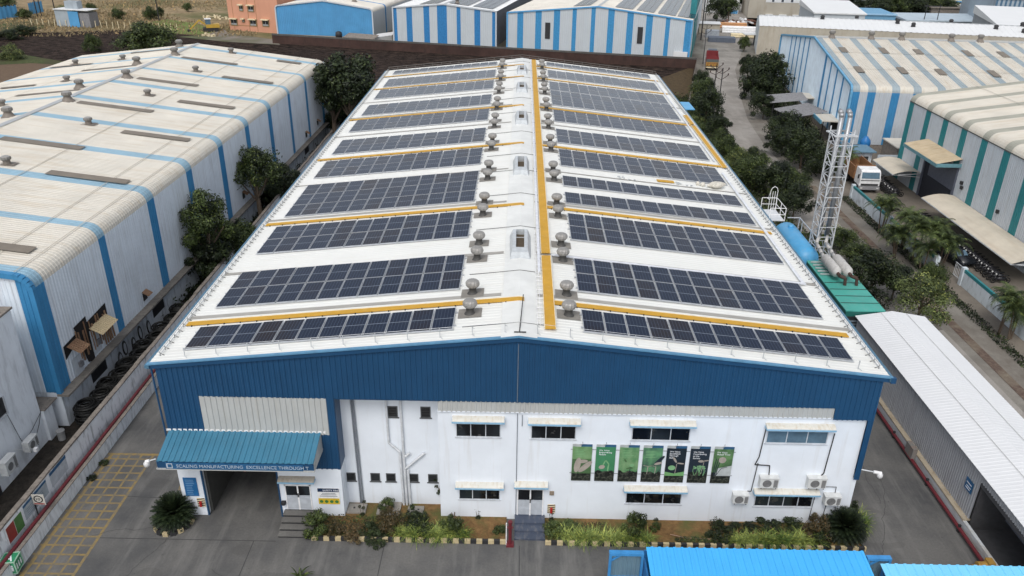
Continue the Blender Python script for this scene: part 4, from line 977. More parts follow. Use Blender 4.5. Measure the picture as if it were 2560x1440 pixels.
def wl(px,py): 
    inv=wh.matrix_basis.inverted(); lo=inv@Vector(CAMP); ld=inv.to_3x3()@_ray(px,py); t=(X-lo.x)/ld.x; return lo+ld*t
hole=[(158,868),(262,757),(283,868),(170,945)]
hp=[wl(*p) for p in hole]; 
def patch(pts,x,mi,m): m.face([(x,wl(*p).y,wl(*p).z) for p in pts][::-1],mi)
patch([(158,868),(262,757),(272,800),(200,842),(166,900)],X,0,m)
patch([(183,820),(213,790),(240,900),(222,905)],X+.004,0,m)
m.build('torn_opening',flat('dark_opening',(.012,.01,.01),.9),wh)
RUST=paint('rusty_sheet',(.20,.11,.065),.8,.7,(.55,.42,.25),(3,6,.15),2.5,var=.3)
m=MB(); rr=random.Random(9)
for k in range(14):
    px0=186+k*5.6; p=wl(px0,828-k*4.0); q_=wl(px0+14,905-k*3.6)
    if k%3!=2: m.beam((X+.03,p.y,p.z+rr.uniform(-.3,.3)),(X+.04,p.y+.05,max(2.6,p.z-1.9-rr.uniform(0,.5))),.05,.13 if k%2 else .07)
for k in range(5):
    p=wl(250+k*6,800-k*2); m.beam((X+.03,p.y,p.z),(X+.05,p.y+.05,2.7),.05,.1)
m.build('rusty_strips',RUST,wh)
def shade(a,b_,out,lab,mt):
    pa,pb=wl(*a),wl(*b_); m=MB()
    corr(m,lambda y:[(X+out,pa.z-.45),(X,pa.z)],pa.y,pb.y,'y',.2,.04,sgn=-1) ; return m.build('window_shade',mt,wh)
shade((166,868),(190,845),.85,'',RUST); shade((222,822),(262,785),.85,'',paint('cream_tin',(.55,.45,.28),.7,.4,(.25,.15,.08),(2,2,.3),2))
m=MB()
for c_ in ((195,910),(240,855)):
    p=wl(*c_); m.box(X,p.y-.5,p.z-.75,X+.03,p.y+.5,p.z+.6)
m.build('white_patch_sheet',WALLR,wh)
m=MB()
for c_ in ((199,908),(243,853)):
    p=wl(*c_); m.box(X+.03,p.y-.18,p.z-.2,X+.2,p.y+.18,p.z+.15)
m.build('exhaust_box',flat('exhaust_grey',(.16,.16,.17),.7),wh)
for c_ in ((360,735),(608,484),(765,333),(793,303)):
    p=wl(*c_); m=MB(); m.box(X,p.y-.25,p.z-.5,X+.05,p.y+.35,p.z+.1); m.build('vent_hole',DARK,wh); m=MB(); m.face([(X,p.y-.3,p.z+.25),(X,p.y+.45,p.z+.25),(X+.5,p.y+.45,p.z-.05),(X+.5,p.y-.3,p.z-.05)][::-1]); m.build('vent_hood',RUST,wh)
# back coping on the far gable of this hall
# black pipe coils in the gap
rr=random.Random(21); k=0
COILB=flat('black_polythene',(.011,.011,.01),.55)
spots=[(-27.9,8.6),(-27.5,9.9),(-27.7,11.2),(-27.4,12.5),(-27.6,13.8),(-27.2,15.1),(-27.5,16.4),(-27.1,17.7),(-27.3,19.1),(-27.0,20.6),(-27.2,22.3)]
for i,(x,y) in enumerate(spots):
    t=thing('pipe_coil_pile','pile of black pipe coils in the gap by the left warehouse, %s from the front'%ordn(i),'pipe coils',(x,y,0),0,'black pipe coils in the gap')
    m=MB()
    for j in range(7):
        z=.1+j*.2; 
        for q in range(4): m.torus((rr.uniform(-.09,.09),rr.uniform(-.09,.09),z+q*.05),.74-q*.1,.05,(rr.uniform(-.08,.08),rr.uniform(-.08,.08),1),16,5)
    m.build('coil',COILB,t)
for i,(px,py) in enumerate([(302,898),(335,860),(350,832),(372,818),(312,870)]):
    p=PX(px,py,-28.35); t=thing('leaning_coil','thin black coil hung on the white lower wall, %s from the front'%ordn([0,2,3,4,1][i]),'pipe coil',p,0,'thin coils hung on the lower wall'); m=MB()
    for q in range(3): m.torus((0.02*q,0,0),.52-.05*q,.025,(1,.25,.1),20,5)
    m.build('coil',COILB,t)
t=thing('drain_bucket','pale plastic drum standing in the dark gap','drum',(-28.7,6.6,0)); MB().tube((0,0,0),(0,0,.6),.22,12).tube((0,0,.6),(0,0,.68),.26,12).build('drum',flat('drum_grey',(.3,.3,.3),.6),t)
# low white building bottom left
ob=thing('office_block','stained white plaster building at the lower left corner','building')
BW2=paint('bluish_plaster',(.80,.84,.88),.85,.4,(.16,.17,.18),(1.2,1.2,.3),.8,var=.1,bump=.1,dpos=(.5,.75))
MB().box(-45,-30,0,-29.5,6.45,9.3).build('wall',BW2,ob); m=MB(); m.box(-45,-30,9.3,-29.42,6.55,9.42); m.build('roof',CAPC,ob)
m=MB()
for (px,py) in ((4,1015),(0,1235)):
    p=PX(px,py,-29.5); m.box(-29.5,p.y-1.6,p.z-.5,-29.44,p.y+.15,p.z+.5)
m.build('window',[DARK],ob)
m=MB(); p=PX(4,1015,-29.5); m.beam((-29.42,p.y+.2,p.z-.6),(-29.42,p.y+.2,p.z+.55),.08); m.beam((-29.42,p.y-1.6,p.z-.6),(-29.42,p.y+.2,p.z-.6),.08); m.build('window_frame',FRAME,ob)
m=MB(); m.path([PX(-5,1000,-29.4),PX(20,1040,-29.4),PX(50,1095,-29.4),PX(62,1115,-29.35)],.02,4); m.path([PX(102,1025,-29.4),PX(98,1060,-29.4),PX(92,1085,-29.4)],.02,4); m.path([PX(102,1030,-29.4),PX(80,1075,-29.4),PX(58,1108,-29.4)],.02,4); m.build('wall_cable',DARK,ob)
t=thing('link_wall','small white lean-to beside the white office block','lean-to'); MB().box(-31.5,6.46,0,-29.3,7.4,2.2).build('wall',BW2,t); MB().box(-31.5,6.46,2.2,-29.2,7.9,2.28).build('roof',CAPC,t)
p=PX(22,1180,-29.0); q=ac('large dusty air conditioner unit on the white office block wall',(p.x-.1,p.y-.5,p.z+.1),1.0,.85,.42,R_(90))
p=PX(78,1125,-29.1); ac('second air conditioner unit farther along the white office block wall',(p.x-.1,p.y-.5,p.z+.2),.95,.65,.4,R_(90))
p=PX(90,1123,-28.3); t=thing('bracket_camera','small white camera on a thin arm by the white office block','security camera',p); MB().box(-.1,-.1,-.12,.1,.1,.1).build('housing',WHITE,t); MB().beam((-1.1,-.3,.15),(0,0,.05),.03).build('arm',GALV,t)
# =================== RIGHT SIDE ===================
sw=paint('grey_shed_wall',(.33,.34,.36),.6,.35,(.12,.11,.1),(2,2,.1),1.5,var=.07)
shed=thing('long_shed','long low shed with bright white corrugated roof right of the factory','shed',(24.9,-3.45,0))
sm=MB(); corr(sm,[(-.25,3.95),(2.35,4.38),(2.39,4.38),(4.85,3.98)],-1.9,21.3,'y',.28,.009); sr=sm.build('roof',paint('bright_white_roof',(.68,.69,.70),.5,.1,(.55,.55,.53),(.05,1.5,1),.6,var=.03),shed)
for x,z in ((1.55,4.30),(3.4,4.27)): MB().face([(x-.02,-1.9,z-.01),(x+.02,-1.9,z-.01),(x+.02,21.3,z-.01),(x-.02,21.3,z-.01)]).build('lap_seam',paint('screw_grey',(.5,.5,.49),.7,.8,(.25,.24,.22),(1,14,1)) if 'screw_grey' not in MATS else MATS['screw_grey'],sr)
sm=MB(); corr(sm,[(0,3.93),(0,.7)],3.45,21.2,'y',.2,.04,sgn=-1); corr(sm,[(0,3.93),(0,3.3)],-1.4,3.45,'y',.2,.04,sgn=-1); corr(sm,[(0,3.93),(0,.0)],-1.85,-1.4,'y',.3,.02,sgn=-1)
sm.box(4.6,-1.8,0,4.65,21.2,3.95); sm.face([(0,-1.85,0),(4.6,-1.85,0),(4.6,-1.85,3.95),(2.37,-1.85,4.3),(0,-1.85,3.95)]); sm.face([(4.6,21.2,0),(0,21.2,0),(0,21.2,3.95),(2.37,21.2,4.3),(4.6,21.2,3.95)]); sm.build('wall',sw,shed)
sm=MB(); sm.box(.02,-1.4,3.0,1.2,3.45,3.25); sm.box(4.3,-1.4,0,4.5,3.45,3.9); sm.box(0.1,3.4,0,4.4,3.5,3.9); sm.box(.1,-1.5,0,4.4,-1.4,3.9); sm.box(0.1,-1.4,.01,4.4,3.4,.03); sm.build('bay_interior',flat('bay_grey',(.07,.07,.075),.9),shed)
sm=MB(); sm.box(1.8,-1.3,.9,4.2,3.2,2.6); sm.build('parked_container_panel',flat('panel_slate',(.13,.14,.17),.6),shed)
t=thing('shed_sign','small blue sign beside the dark bay of the white roofed shed','sign',(24.84,.75,2.55)); MB().box(-.03,-.35,-.45,0,.35,.25).build('panel',BANB,t); MB().box(-.034,-.25,0,-.031,.25,.05).box(-.034,-.25,-.2,-.031,.2,-.15).box(-.034,-.2,-.33,-.031,.25,-.28).build('lettering',TEXTW,t)
# generator
GT=paint('generator_green_lit_top',(.065,.36,.30),.5,.35,(.2,.35,.33),(1,1,1),1.2); GS=paint('generator_green_shaded_side',(.015,.12,.10),.5,.3,(.01,.08,.07),(1,1,.3),1.5)  # one green in two tones: lit top, shaded sides painted darker
g=thing('diesel_generator','green containerised generator with two silencers on top','generator',(24.0,18.0,0)); g.scale=(1,.98,1.19)
m=MB(); m.box(0,0,.3,2.85,9.2,3.55,0); m.box(-.03,-.03,3.55,2.88,9.23,3.62,1)
m.build('enclosure',[GS,GT],g)
m=MB()
for y in (1.2,2.4,3.6,4.8): m.box(0,y,3.625,2.85,y+.04,3.65)
m.build('roof_seams',DARK,g); m=MB()
for y in (6.2,6.8,7.4,8.0,8.6): m.beam((.1,y,3.72),(2.7,y,3.72),.1)
m.build('roof_ribs',GALV,g)
m=MB()
for a in (.12,1.55):
    m.box(a,-.04,.6,a+1.2,-.0,3.2,1)
    for k in range(11): m.face([(a+.02,-.05,.75+.22*k),(a+1.18,-.05,.75+.22*k),(a+1.18,-.1,.65+.22*k),(a+.02,-.1,.65+.22*k)],0)
m.build('louvres',[flat('louvre_slate',(.13,.16,.19),.5),DARK],g)
SIL=paint('lagged_silencer',(.5,.49,.47),.7,.5,(.25,.22,.2),(1,1,1),3,var=.1)
for i,x in enumerate((.95,1.85)):
    m=MB(); m.lathe([(.1,-.0),(.3,.15),(.38,.3),(.38,2.9),(.3,3.1),(.12,3.3)],14,(x,4.9,4.25),0,None,'y')
    for y in (.9,1.9): m.torus((x,4.9+y,4.25),.385,.02,(0,1,0),16,4)
    m.build('silencer',SIL,g,True)
    m=MB(); m.path([(x,4.95,4.25),(x+.05,4.6,4.2),(x+.45,4.45,4.1),(x+.5,4.4,3.6)],.13,8); m.build('rusty_elbow',paint('rust_pipe',(.07,.04,.032),.8,.5,(.05,.03,.02),(1,1,1),3) if 'rust_pipe' not in MATS else MATS['rust_pipe'],g)
    tw=(1.25+.8*i,13.2,5.2)
    m=MB(); m.path([(x,8.1,4.25),(x+.15,9.2,4.15),(x+.6,10.9,3.9),(tw[0]+.6,12.6,3.75),(2.7+.72*i,14.5,3.75)],.15,8); m.build('exhaust_duct',SIL,g,True)
# chimney tower
tw=thing('flue_tower','tall galvanised lattice tower carrying two exhaust flues','tower',(27.0,32.3,0),R_(3))
LATT=flat('lattice_galvanised',(.6,.62,.64),.5,.1)
m=MB(); hw=.72; H=14.2
for a in (-1,1):
    for b_ in (-1,1): m.beam((a*hw,b_*hw,0),(a*hw,b_*hw,H),.09)
z=0; k=0
while z<H-.5:
    z1=z+.92
    for (a,b_) in (((-hw,-hw),(hw,-hw)),((hw,-hw),(hw,hw)),((hw,hw),(-hw,hw)),((-hw,hw),(-hw,-hw))):
        m.beam((a[0],a[1],z1),(b_[0],b_[1],z1),.055)
        if a[1]!=b_[1] : 
            p,q=(a,b_) if k%2 else (b_,a); m.beam((p[0],p[1],z),(q[0],q[1],z1),.05)
        else:
            s=.55
            p=a if k%2 else b_; dx=-1 if p[0]>0 else 1
            m.beam((a[0],a[1],z),(a[0]+s*.5*(1 if b_[0]>a[0] else -1),a[1],z1),.05); m.beam((b_[0],b_[1],z),(b_[0]-s*.5*(1 if b_[0]>a[0] else -1),b_[1],z1),.05)
    z=z1; k+=1
m.box(-.85,-.85,7.0,.85,.85,7.06) if 0 else None
m.beam((-1,-.85,H-.5),(1,-.85,H-.5),.12); m.beam((-1,.85,H-.5),(1,.85,H-.5),.12); m.beam((-.9,-.9,H-.5),(-.9,.9,H-.5),.1)
m.build('lattice_frame',LATT,tw)
FL=flat('flue_aluminium',(.36,.37,.385),.4,.5)
for x in (-.3,.42):
    m=MB(); m.tube((x,0,4.2),(x,0,H+.9),.2,12); m.path([(x,0,H+.9),(x-.02,.1,H+1.2),(x-.04,.45,H+1.35)],.21,12); m.build('flue',FL,tw,True)
# blue pressure tank
t=thing('water_tank','large sky blue horizontal cylinder tank beside the factory','tank',(25.35,33.9,2.75)); TK=paint('tank_blue',(.09,.38,.68),.38,.3,(.25,.42,.55),(1,1,1),1.2)
m=MB(); m.lathe([(0,-3.9),(.5,-3.82),(.95,-3.5),(1.15,-3.1),(1.15,3.1),(.95,3.5),(.5,3.82),(0,3.9)],24,(0,0,0),0,None,'y'); m.build('shell',TK,t,True)
MB().tube((0,1.9,1.0),(0,1.9,1.35),.28,12).build('manhole',TK,t,True); m=MB()
for y in (-2.3,2.3): m.box(-.9,y-.15,-2.75,.9,y+.15,-.7)
m.build('saddle',CAPC,t); m=MB()
for y in (2.5,3.4,-.5): m.beam((1.25,y,-2.75),(1.25,y,1.5),.07)
m.beam((1.25,-.5,1.5),(1.25,3.4,1.5),.07); m.beam((.1,3.4,1.5),(1.25,3.4,1.5),.07); m.build('side_rail',LATT,t)
t=thing('blue_canopy_corner','small pale blue sheet canopy poking out behind the far right eave','canopy',PX(1705,265,21)); MB().box(-2.5,-2,-.05,1.3,2.2,0.05).build('sheet',TK,t); MB().beam((1.1,1.9,-.05),(1.1,1.9,-7),.08).beam((-1.5,1.9,-.05),(-1.5,1.9,-7),.08).build('post',GALV,t)
# teal striped hall on the right
tb=[(a-20.0-.55,a-20.0+.55) for a in (63.7,59.3,55.0,50.8,46.6,42.5,38.3,34.1,29.9,25.7)]
th,tro,tzr=hall('striped_warehouse','cream roofed warehouse with teal striped wall on the right',(47.6,20.0),0,40,44.3,10.5,13.2,(WALLR,CRM2,TEAL,RBG,WALLR,TEAL),c=.9,yb=tb,gb=[(0,1)],pitch=.3,d=.035,trim=None)
m=MB()
m.box(-.07,0,9.55,-.03,44.3,9.66); m.build('eave_gap_line',flat('gutter_shadow_grey',(.1,.1,.1),.8),th)
m=MB(); m.box(-.06,30.1,0,-.03,37.1,5.6); m.build('doorway',flat('doorway_dark',(.02,.022,.03),.9),th)
m=MB(); m.box(-.12,30.1,2.9,-.07,36.0,5.6); m.beam((-.1,30.0,0),(-.1,30.0,6),.25); m.beam((-.1,37.2,0),(-.1,37.2,6),.25); m.build('roller_shutter',flat('shutter_navy',(.09,.1,.13),.5),th)
m=MB(); corr(m,[(-2.7,6.05),(0,6.6)],29.7,38.0,'y',.3,.03); cr=m.build('door_canopy',paint('rusty_cream_sheet',(.5,.41,.28),.7,.6,(.3,.19,.09),(.2,2,1),1.5),th)
m=MB(); m.box(-2.75,29.65,5.7,-2.65,38.05,6.02); m.box(-2.7,29.6,5.7,0,29.68,6.1); m.box(-2.7,38.0,5.7,0,38.08,6.1); m.build('canopy_edge',flat('teal_edge',(.13,.27,.31),.5),cr)
m=MB()
for (px,py) in ((2405,470),(2495,530),(2405,458)):
    p=PX(px,py,47.5); m.box(-.25,p.y-20-.1,p.z-.15,-.05,p.y-20+.2,p.z+.2)
m.build('wall_lamp',DARK,th)
for (x,y,l) in ((12,33,.0),(22,27,0),(9,20,0),(25,38.2,0)):
    m=MB(); m.face([(x,y-.5,tzr(x)+.05),(x+5,y-.5,tzr(x+5)+.05),(x+5,y+.5,tzr(x+5)+.05),(x,y+.5,tzr(x)+.05)]); m.build('skylight_sheet',SKYL,tro)
for x in (7.5,15): MB().face([(x-.04,0,tzr(x)+.04),(x+.04,0,tzr(x)+.04),(x+.04,44.3,tzr(x)+.04),(x-.04,44.3,tzr(x)+.04)]).build('lap_seam',LAPM,tro)
def lean(lab,x0,x1,y0,y1,zi,zo):
    t=thing('parking_canopy',lab,'canopy'); m=MB(); rows=[]
    for i in range(9):
        f=i/8; x=x1+(x0-x1)*f; rows.append([(x,y0,zi+(zo-zi)*f+.35*math.sin(f*math.pi)*.9),(x,y1,zi+(zo-zi)*f+.35*math.sin(f*math.pi)*.9)])
    m.grid([[r[1],r[0]] for r in rows][::-1]); m.build('roof',paint('cream_canopy_sheet',(.58,.52,.42),.6,.3,(.4,.3,.2),(1,.1,1),1) if 'cream_canopy_sheet' not in MATS else MATS['cream_canopy_sheet'],t)
    m=MB(); n=max(2,int((y1-y0)/4))
    for k in range(n+1):
        y=y0+(y1-y0)*k/n; m.beam((x0+.1,y,zo-.05),(x1,y,zi-.5),.06); m.beam((x0+.1,y,zo-.08),(x1,y,zi-.05),.06)
    m.beam((x0,y0,zo-.06),(x0,y1,zo-.06),.09); m.build('frame',LATT,t)
lean('small curved cream parking canopy left of the dark doorway',44.2,47.5,57.4,63.5,2.6,2.4)
lean('long curved cream parking canopy along the teal striped wall',44.0,47.5,31.5,49.4,2.6,2.35)
# blue striped hall beyond
BA=R_(-95); O=(49.2,123.5)
gbn=[]
for k in range(0,9): gbn.append((7+k*2.5 if k<5 else 13+k*3.0,7+k*2.5+.7 if k<5 else 13+k*3.0+.8))
gbn=[(.0,.4),(8.2,8.9),(11.3,12.0),(14.4,15.1),(17.5,18.2),(20.6,21.3),(32,32.8),(35.5,36.3),(39,39.8),(42.5,43.3),(46.6,47.8)]
RB2=paint('greyblue_stripe_b',(.3,.36,.39),.6,.2,(.3,.32,.32),(.1,1.5,1),1.)
yb2=[(0,.9)]+[(2.6+3.05*k-.5,2.6+3.05*k+.5) for k in range(19)]
bh,bro,bzr=hall('striped_warehouse','cream roofed warehouse with bright blue stripes behind the trees on the right',O,BA,47.7,62,9.0,11.9,(WALLR,CRM2,WBB,RB2,paint('pale_blue_gable',(.66,.76,.84),.55,.3,(.3,.33,.36),(2,2,.1),1.2),WBB),c=.8,zb=1.0,yb=yb2,gb=gbn,pitch=.35,d=.05,trim=flat('blue_gable_trim',(.13,.35,.55),.5),plinth=CAPC)
for (y,x) in ((7.3,13.5),(15.2,13.5),(24.5,14),(31.5,14),(40,14.5),(7.3,8),(15.2,8),(23.0,8.5),(31.5,8.8),(7.3,5.0)):
    pass
def bloc(px,py):
    inv=bh.matrix_basis.inverted(); lo=inv@Vector(CAMP); ld=inv.to_3x3()@_ray(px,py); k=(11.9-9.0)/(47.7/2)
    t=(9.0+k*47.7-k*lo.x-lo.z)/(ld.z+k*ld.x); return lo+ld*t
for a,b_ in (((2105,119),(2111,131)),((2203,120),(2214,134)),((2290,124),(2301,136)),((2413,127),(2425,141)),((2502,130),(2514,144)),((2142,167),(2153,182)),((2250,169),(2262,185)),((2345,173),(2358,188)),((2478,177),(2491,193))):
    p,q=bloc(*a),bloc(*b_); y=(p.y+q.y)/2; x0,x1=sorted((p.x,q.x)); m=MB(); m.face([(x0,y-.52,bzr(x0)+.08),(x1,y-.52,bzr(x1)+.08),(x1,y+.52,bzr(x1)+.08),(x0,y+.52,bzr(x0)+.08)]); m.build('skylight_sheet',SKYL,bro)
for x in (32,40): MB().face([(x-.05,0,bzr(x)+.06),(x+.05,0,bzr(x)+.06),(x+.05,62,bzr(x)+.06),(x-.05,62,bzr(x)+.06)]).build('lap_seam',LAPM,bro)
for i,y in enumerate((2.6,8.7,13.4,21.0,25.4)):
    P=bh.matrix_basis@Vector((23.85,y,11.9)); t=copytree(tproto,P,label='weathered ridge ventilator on the blue striped warehouse, %s from the left'%ordn(i)); t['group']='ridge ventilators on the blue striped warehouse'; t.scale=(1.0,1.0,1.2)
m=MB(); P=[]
m.box(45,-.0,3.2,41.5,-3.0,3.4) if 0 else None
m.box(40.5,-2.6,3.3,45.0,0,3.45,0); m.box(40.4,-2.7,3.0,45.1,-2.55,3.5,1); m.box(41.0,-.1,0,44.6,-.06,3.2,2); m.box(26,-2.0,3.3,30,0,3.45,0); m.box(25.9,-2.1,3.0,30.1,-1.95,3.5,1)
m.build('door_canopy',[CRM2,flat('canopy_blue_edge',(.1,.3,.42),.5),DARK],bh)
t=thing('roof_water_tank','blue plastic water tank on a stand before the blue striped wall','water tank',(PY(2160,372,71.5))); MB().lathe([(0,0),(.62,0),(.68,.2),(.62,.5),(.68,.8),(.6,1.25),(.3,1.55),(.25,1.7),(0,1.7)],16).build('tank',flat('tank_plastic_blue',(.02,.16,.42),.4),t,True)
MB().box(-1.0,-1.0,-2.4,1.0,1.0,-.06).build('stand',CAPC,t)
t=thing('guard_cabin','small cabin with grey blue flat roof by the right gate','cabin',(41.8,66.2,0)); MB().box(0,0,0,3.4,2.6,2.6).build('wall',PLW,t); MB().box(-.3,-.5,2.6,3.7,2.9,2.75).build('roof',flat('cabin_blue_grey',(.13,.23,.31),.6),t); MB().box(.3,-.02,.9,3.0,0,2.0).build('window',DARK,t)
t=thing('yard_wall','pale blue yard wall with teal band behind the lorry','wall',(44.6,64.5,0)); MB().box(.6,0,0,11,.15,2.7,0).box(4.6,-.02,0,5.6,0,2.7,1).build('wall',[WALLR,TEAL],t)
t=thing('lean_to_block','low brown flat roofed outbuilding under the blue striped wall','outbuilding',(49.6,69.0,0)); MB().box(0,0,0,12,4.5,2.4,0).box(-.2,-.4,2.4,12,4.5,2.55,1).build('wall',[CAPC,CRM2],t); MB().box(.6,-.03,.6,9,0,1.7).build('window',DARK,t)
# compound wall on the right
def cwall(lab,x,y0,y1,h=1.6):
    t=thing('compound_wall',lab,'wall',(x,y0,0)); L=y1-y0
    MB().box(-.09,0,0,.09,L,h-.28,0).box(-.1,0,h-.28,.1,L,h,1).build('wall',[paint('compound_white',(.62,.68,.72),.85,.6,(.15,.15,.14),(1,1,.4),1,var=.1) if 'compound_white' not in MATS else MATS['compound_white'],TEAL],t)
    m=MB(); y=0
    while y<=L+.1: m.box(-.2,y-.2,0,.2,y+.2,h+.12); y+=L/2
    m.build('pier',MATS['compound_white'],t); return t
cwall('pale compound wall with teal top band beside the lorry and palms',39.0,34.5,55.5); cwall('nearer pale compound wall with teal top band at the right frame edge',40.3,8,32.0)
t=thing('yard_gate','open grey lattice gate between the compound walls','gate',(40.2,33.0,0)); m=MB()
for k in range(7): m.beam((0.2,k*.25-.8,.2),(.2,k*.25-.8,1.5),.03)
m.beam((.2,-.8,.3),(.2,.8,.3),.05); m.beam((.2,-.8,1.5),(.2,.8,1.5),.05); m.build('leaf',LATT,t)
# =================== VEHICLES ===================
CHR=flat('light_grey_metal',(.45,.46,.47),.35,.3); RUB=BLACK
def wheel(par,x,y,r,w_,n='wheel'):
    m=MB(); m.lathe([(r*.6,-w_/2),(r*.95,-w_/2),(r,-w_/3),(r,w_/3),(r*.95,w_/2),(r*.6,w_/2)],18,(x,y,r),0,None,'x'); o=m.build('wheel',RUB,par,True)
    m=MB(); m.lathe([(0,-w_/2+.03),(r*.6,-w_/2+.03),(r*.6,w_/2-.03),(0,w_/2-.03)],14,(x,y,r),0,None,'x'); m.build('rim',CHR,o); return o
t=thing('tipper_lorry','white cabbed tipper lorry with orange body parked facing the camera','lorry',(41.7,57.6,0),R_(-2))
m=MB(); m.box(-1.2,0,.9,1.2,1.0,1.9); 
rows=[[(-1.2,-.05,.9),(1.2,-.05,.9)],[(-1.2,-.08,1.75),(1.2,-.08,1.75)],[(-1.15,.1,2.55),(1.15,.1,2.55)],[(-1.1,.35,2.75),(1.1,.35,2.75)],[(-1.1,1.8,2.78),(1.1,1.8,2.78)],[(-1.15,1.85,.9),(1.15,1.85,.9)]]
m.grid(rows); 
for s in (-1,1): m.face([r[0 if s<0 else 1] for r in rows][::-s])
m.build('cab',WHITE,t)
MB().face([(-1.05,-.11,1.8),(1.05,-.11,1.8),(1.02,.07,2.5),(-1.02,.07,2.5)]).build('windscreen',GLASSB,t)
MB().box(-1.1,-.1,1.52,1.1,-.07,1.6).box(-1.0,-.12,.95,1.0,-.05,1.15).build('grille',DARK,t)
MB().box(-1.22,-.25,.45,1.22,.1,.85).build('bumper',flat('bumper_grey',(.25,.25,.26),.5),t)
for s in (-1,1):
    m=MB(); m.box(s*.95-.14,-.27,.6,s*.95+.14,-.24,.76); m.build('headlight',flat('lamp_glass',(.6,.6,.58),.2) if 'lamp_glass' not in MATS else MATS['lamp_glass'],t)
    m=MB(); m.box(s*1.45-.1,-.1,1.8,s*1.45+.1,-.04,2.3); m.beam((s*1.2,0,2.4),(s*1.4,-.05,2.2),.04); m.build('mirror',DARK,t)
    wheel(t,s*1.05,.9,.5,.32); wheel(t,s*1.05,4.6,.5,.5); wheel(t,s*1.05,5.8,.5,.5)
m=MB(); OR=paint('orange_tipper',(.30,.15,.07),.6,.8,(.10,.05,.035),(1,1,1),2)
m.box(-1.2,2.2,1.1,-1.1,7,2.6); m.box(1.1,2.2,1.1,1.2,7,2.6); m.box(-1.2,2.1,1.1,1.2,2.2,2.8); m.box(-1.2,6.95,1.1,1.2,7.05,2.4); m.box(-1.1,2.2,1.1,1.1,7,1.2,1); m.build('tipper_body',[OR,flat('body_floor',(.13,.11,.09),.9)],t)
MB().box(-.5,.5,.7,.5,7,1.0).build('chassis',DARK,t)
t=thing('goods_lorry','red and yellow decorated goods lorry seen from behind on the road','lorry',(39.2,134.4,0),R_(-11))
RL=paint('lorry_red',(.17,.022,.025),.5,.3,(.1,.02,.02),(1,1,1),1.5); YL=paint('lorry_yellow',(.33,.19,.04),.5,.5,(.3,.05,.03),(1,1,1),2.5)
m=MB(); pts=[(-1.25,.9),(1.25,.9),(1.25,2.6),(.9,2.95),(.3,3.15),(-.3,3.15),(-.9,2.95),(-1.25,2.6)]
for k in (0,): 
    m.face([(p[0],0,p[1]) for p in [(-1.25,.9),(1.25,.9),(1.25,1.7),(-1.25,1.7)]],1)
    m.face([(p[0],0,p[1]) for p in [(-1.25,1.7),(1.25,1.7),(1.2,2.3),(-1.2,2.3)]],2); m.face([(p[0],0,p[1]) for p in [(-1.25,2.3),(1.25,2.3),(1.25,2.6),(.9,2.95),(.3,3.15),(-.3,3.15),(-.9,2.95),(-1.25,2.6)]],0)
m.box(-1.25,.02,.9,-1.15,6,2.6,0); m.box(1.15,.02,.9,1.25,6,2.6,0); m.box(-1.2,.1,1.0,1.2,6,1.1,2); m.box(-1.2,5.9,.9,1.2,6,3.1,0)
m.build('cargo_body',[RL,YL,flat('tarp_dark_grey',(.09,.1,.1),.8)],t); MB().box(-1.1,6.1,.9,1.1,7.8,2.7).box(-.9,6.05,2.7,.9,7.3,3.3).build('cab',flat('lorry_cab_blue_grey',(.12,.14,.17),.6),t)
text('GOODS CARRIER',.3,RL,t,(-1.1,-.02,1.45),sx=.8) if 0 else None
m=MB(); rr=random.Random(8)
for k in range(9): x=-1.05+.24*k; m.box(x,-.012,1.4,x+.12,-.003,1.4+rr.uniform(.12,.2)); 
for k in range(4): m.torus((-.9+.6*k,-.01,1.1),.09,.03,(0,1,0),10,4)
m.build('painted_lettering',RL,t); MB().box(-1.2,-.1,.55,1.2,.05,.75).build('bumper',CREAM,t)
for s in (-1,1): wheel(t,s*1.0,1.2,.5,.45); wheel(t,s*1.0,6.9,.5,.3)
t=thing('excavator','yellow tracked excavator resting its arm by the green grass patch','excavator',PZ(528,78,0),R_(20))
YE=paint('excavator_yellow',(.5,.32,.05),.5,.4,(.2,.12,.05),(1,1,1),2)
MB().box(-2.2,-1.5,0,2.2,-.8,.9).box(-2.2,.8,0,2.2,1.5,.9).build('track',DARK,t); MB().box(-1.2,-1.3,1.0,2.6,1.3,1.9).build('body',YE,t); MB().box(-1.3,-1.2,1.9,.2,.2,3.2).build('cab',GLASSB,t); MB().box(-1.5,-1.4,3.2,.4,.4,3.35).build('cab_roof',WHITE,t)
MB().beam((-1.2,.3,1.6),(-3.0,.4,2.9),.4).beam((-3.0,.4,2.9),(-6.0,.5,.5),.34).build('arm',YE,t); MB().box(-6.6,0,-.1,-5.7,1.0,.6).build('bucket',DARK,t); t.scale=(.85,.85,.95)
# dark hatchback
t=thing('parked_car','small black car parked between the palms and the gate','car',(42.2,37.2,0),R_(15)); BK=flat('black_car_paint',(.012,.014,.018),.2,.0,.6)
rows=[]
for (y,zz,hw_) in ((-1.9,.55,.7),(-1.85,.85,.78),(-.9,.98,.8),(-.4,1.42,.62),(.9,1.45,.62),(1.6,1.0,.78),(1.85,.8,.75),(1.85,.4,.7)): rows.append([(-hw_-.02,y,.35),(-hw_,y,zz*.8),(-hw_*.85,y,zz),(0,y,zz+.04),(hw_*.85,y,zz),(hw_,y,zz*.8),(hw_+.02,y,.35)])
MB().grid([r[::-1] for r in rows]).build('body',BK,t,True)
MB().face([(-.6,-.88,1.03),(.6,-.88,1.03),(.52,-.45,1.4),(-.52,-.45,1.4)]).build('windscreen',GLASSB,t)
for s in (-1,1): wheel(t,s*.72,-1.2,.3,.2); wheel(t,s*.72,1.2,.3,.2)
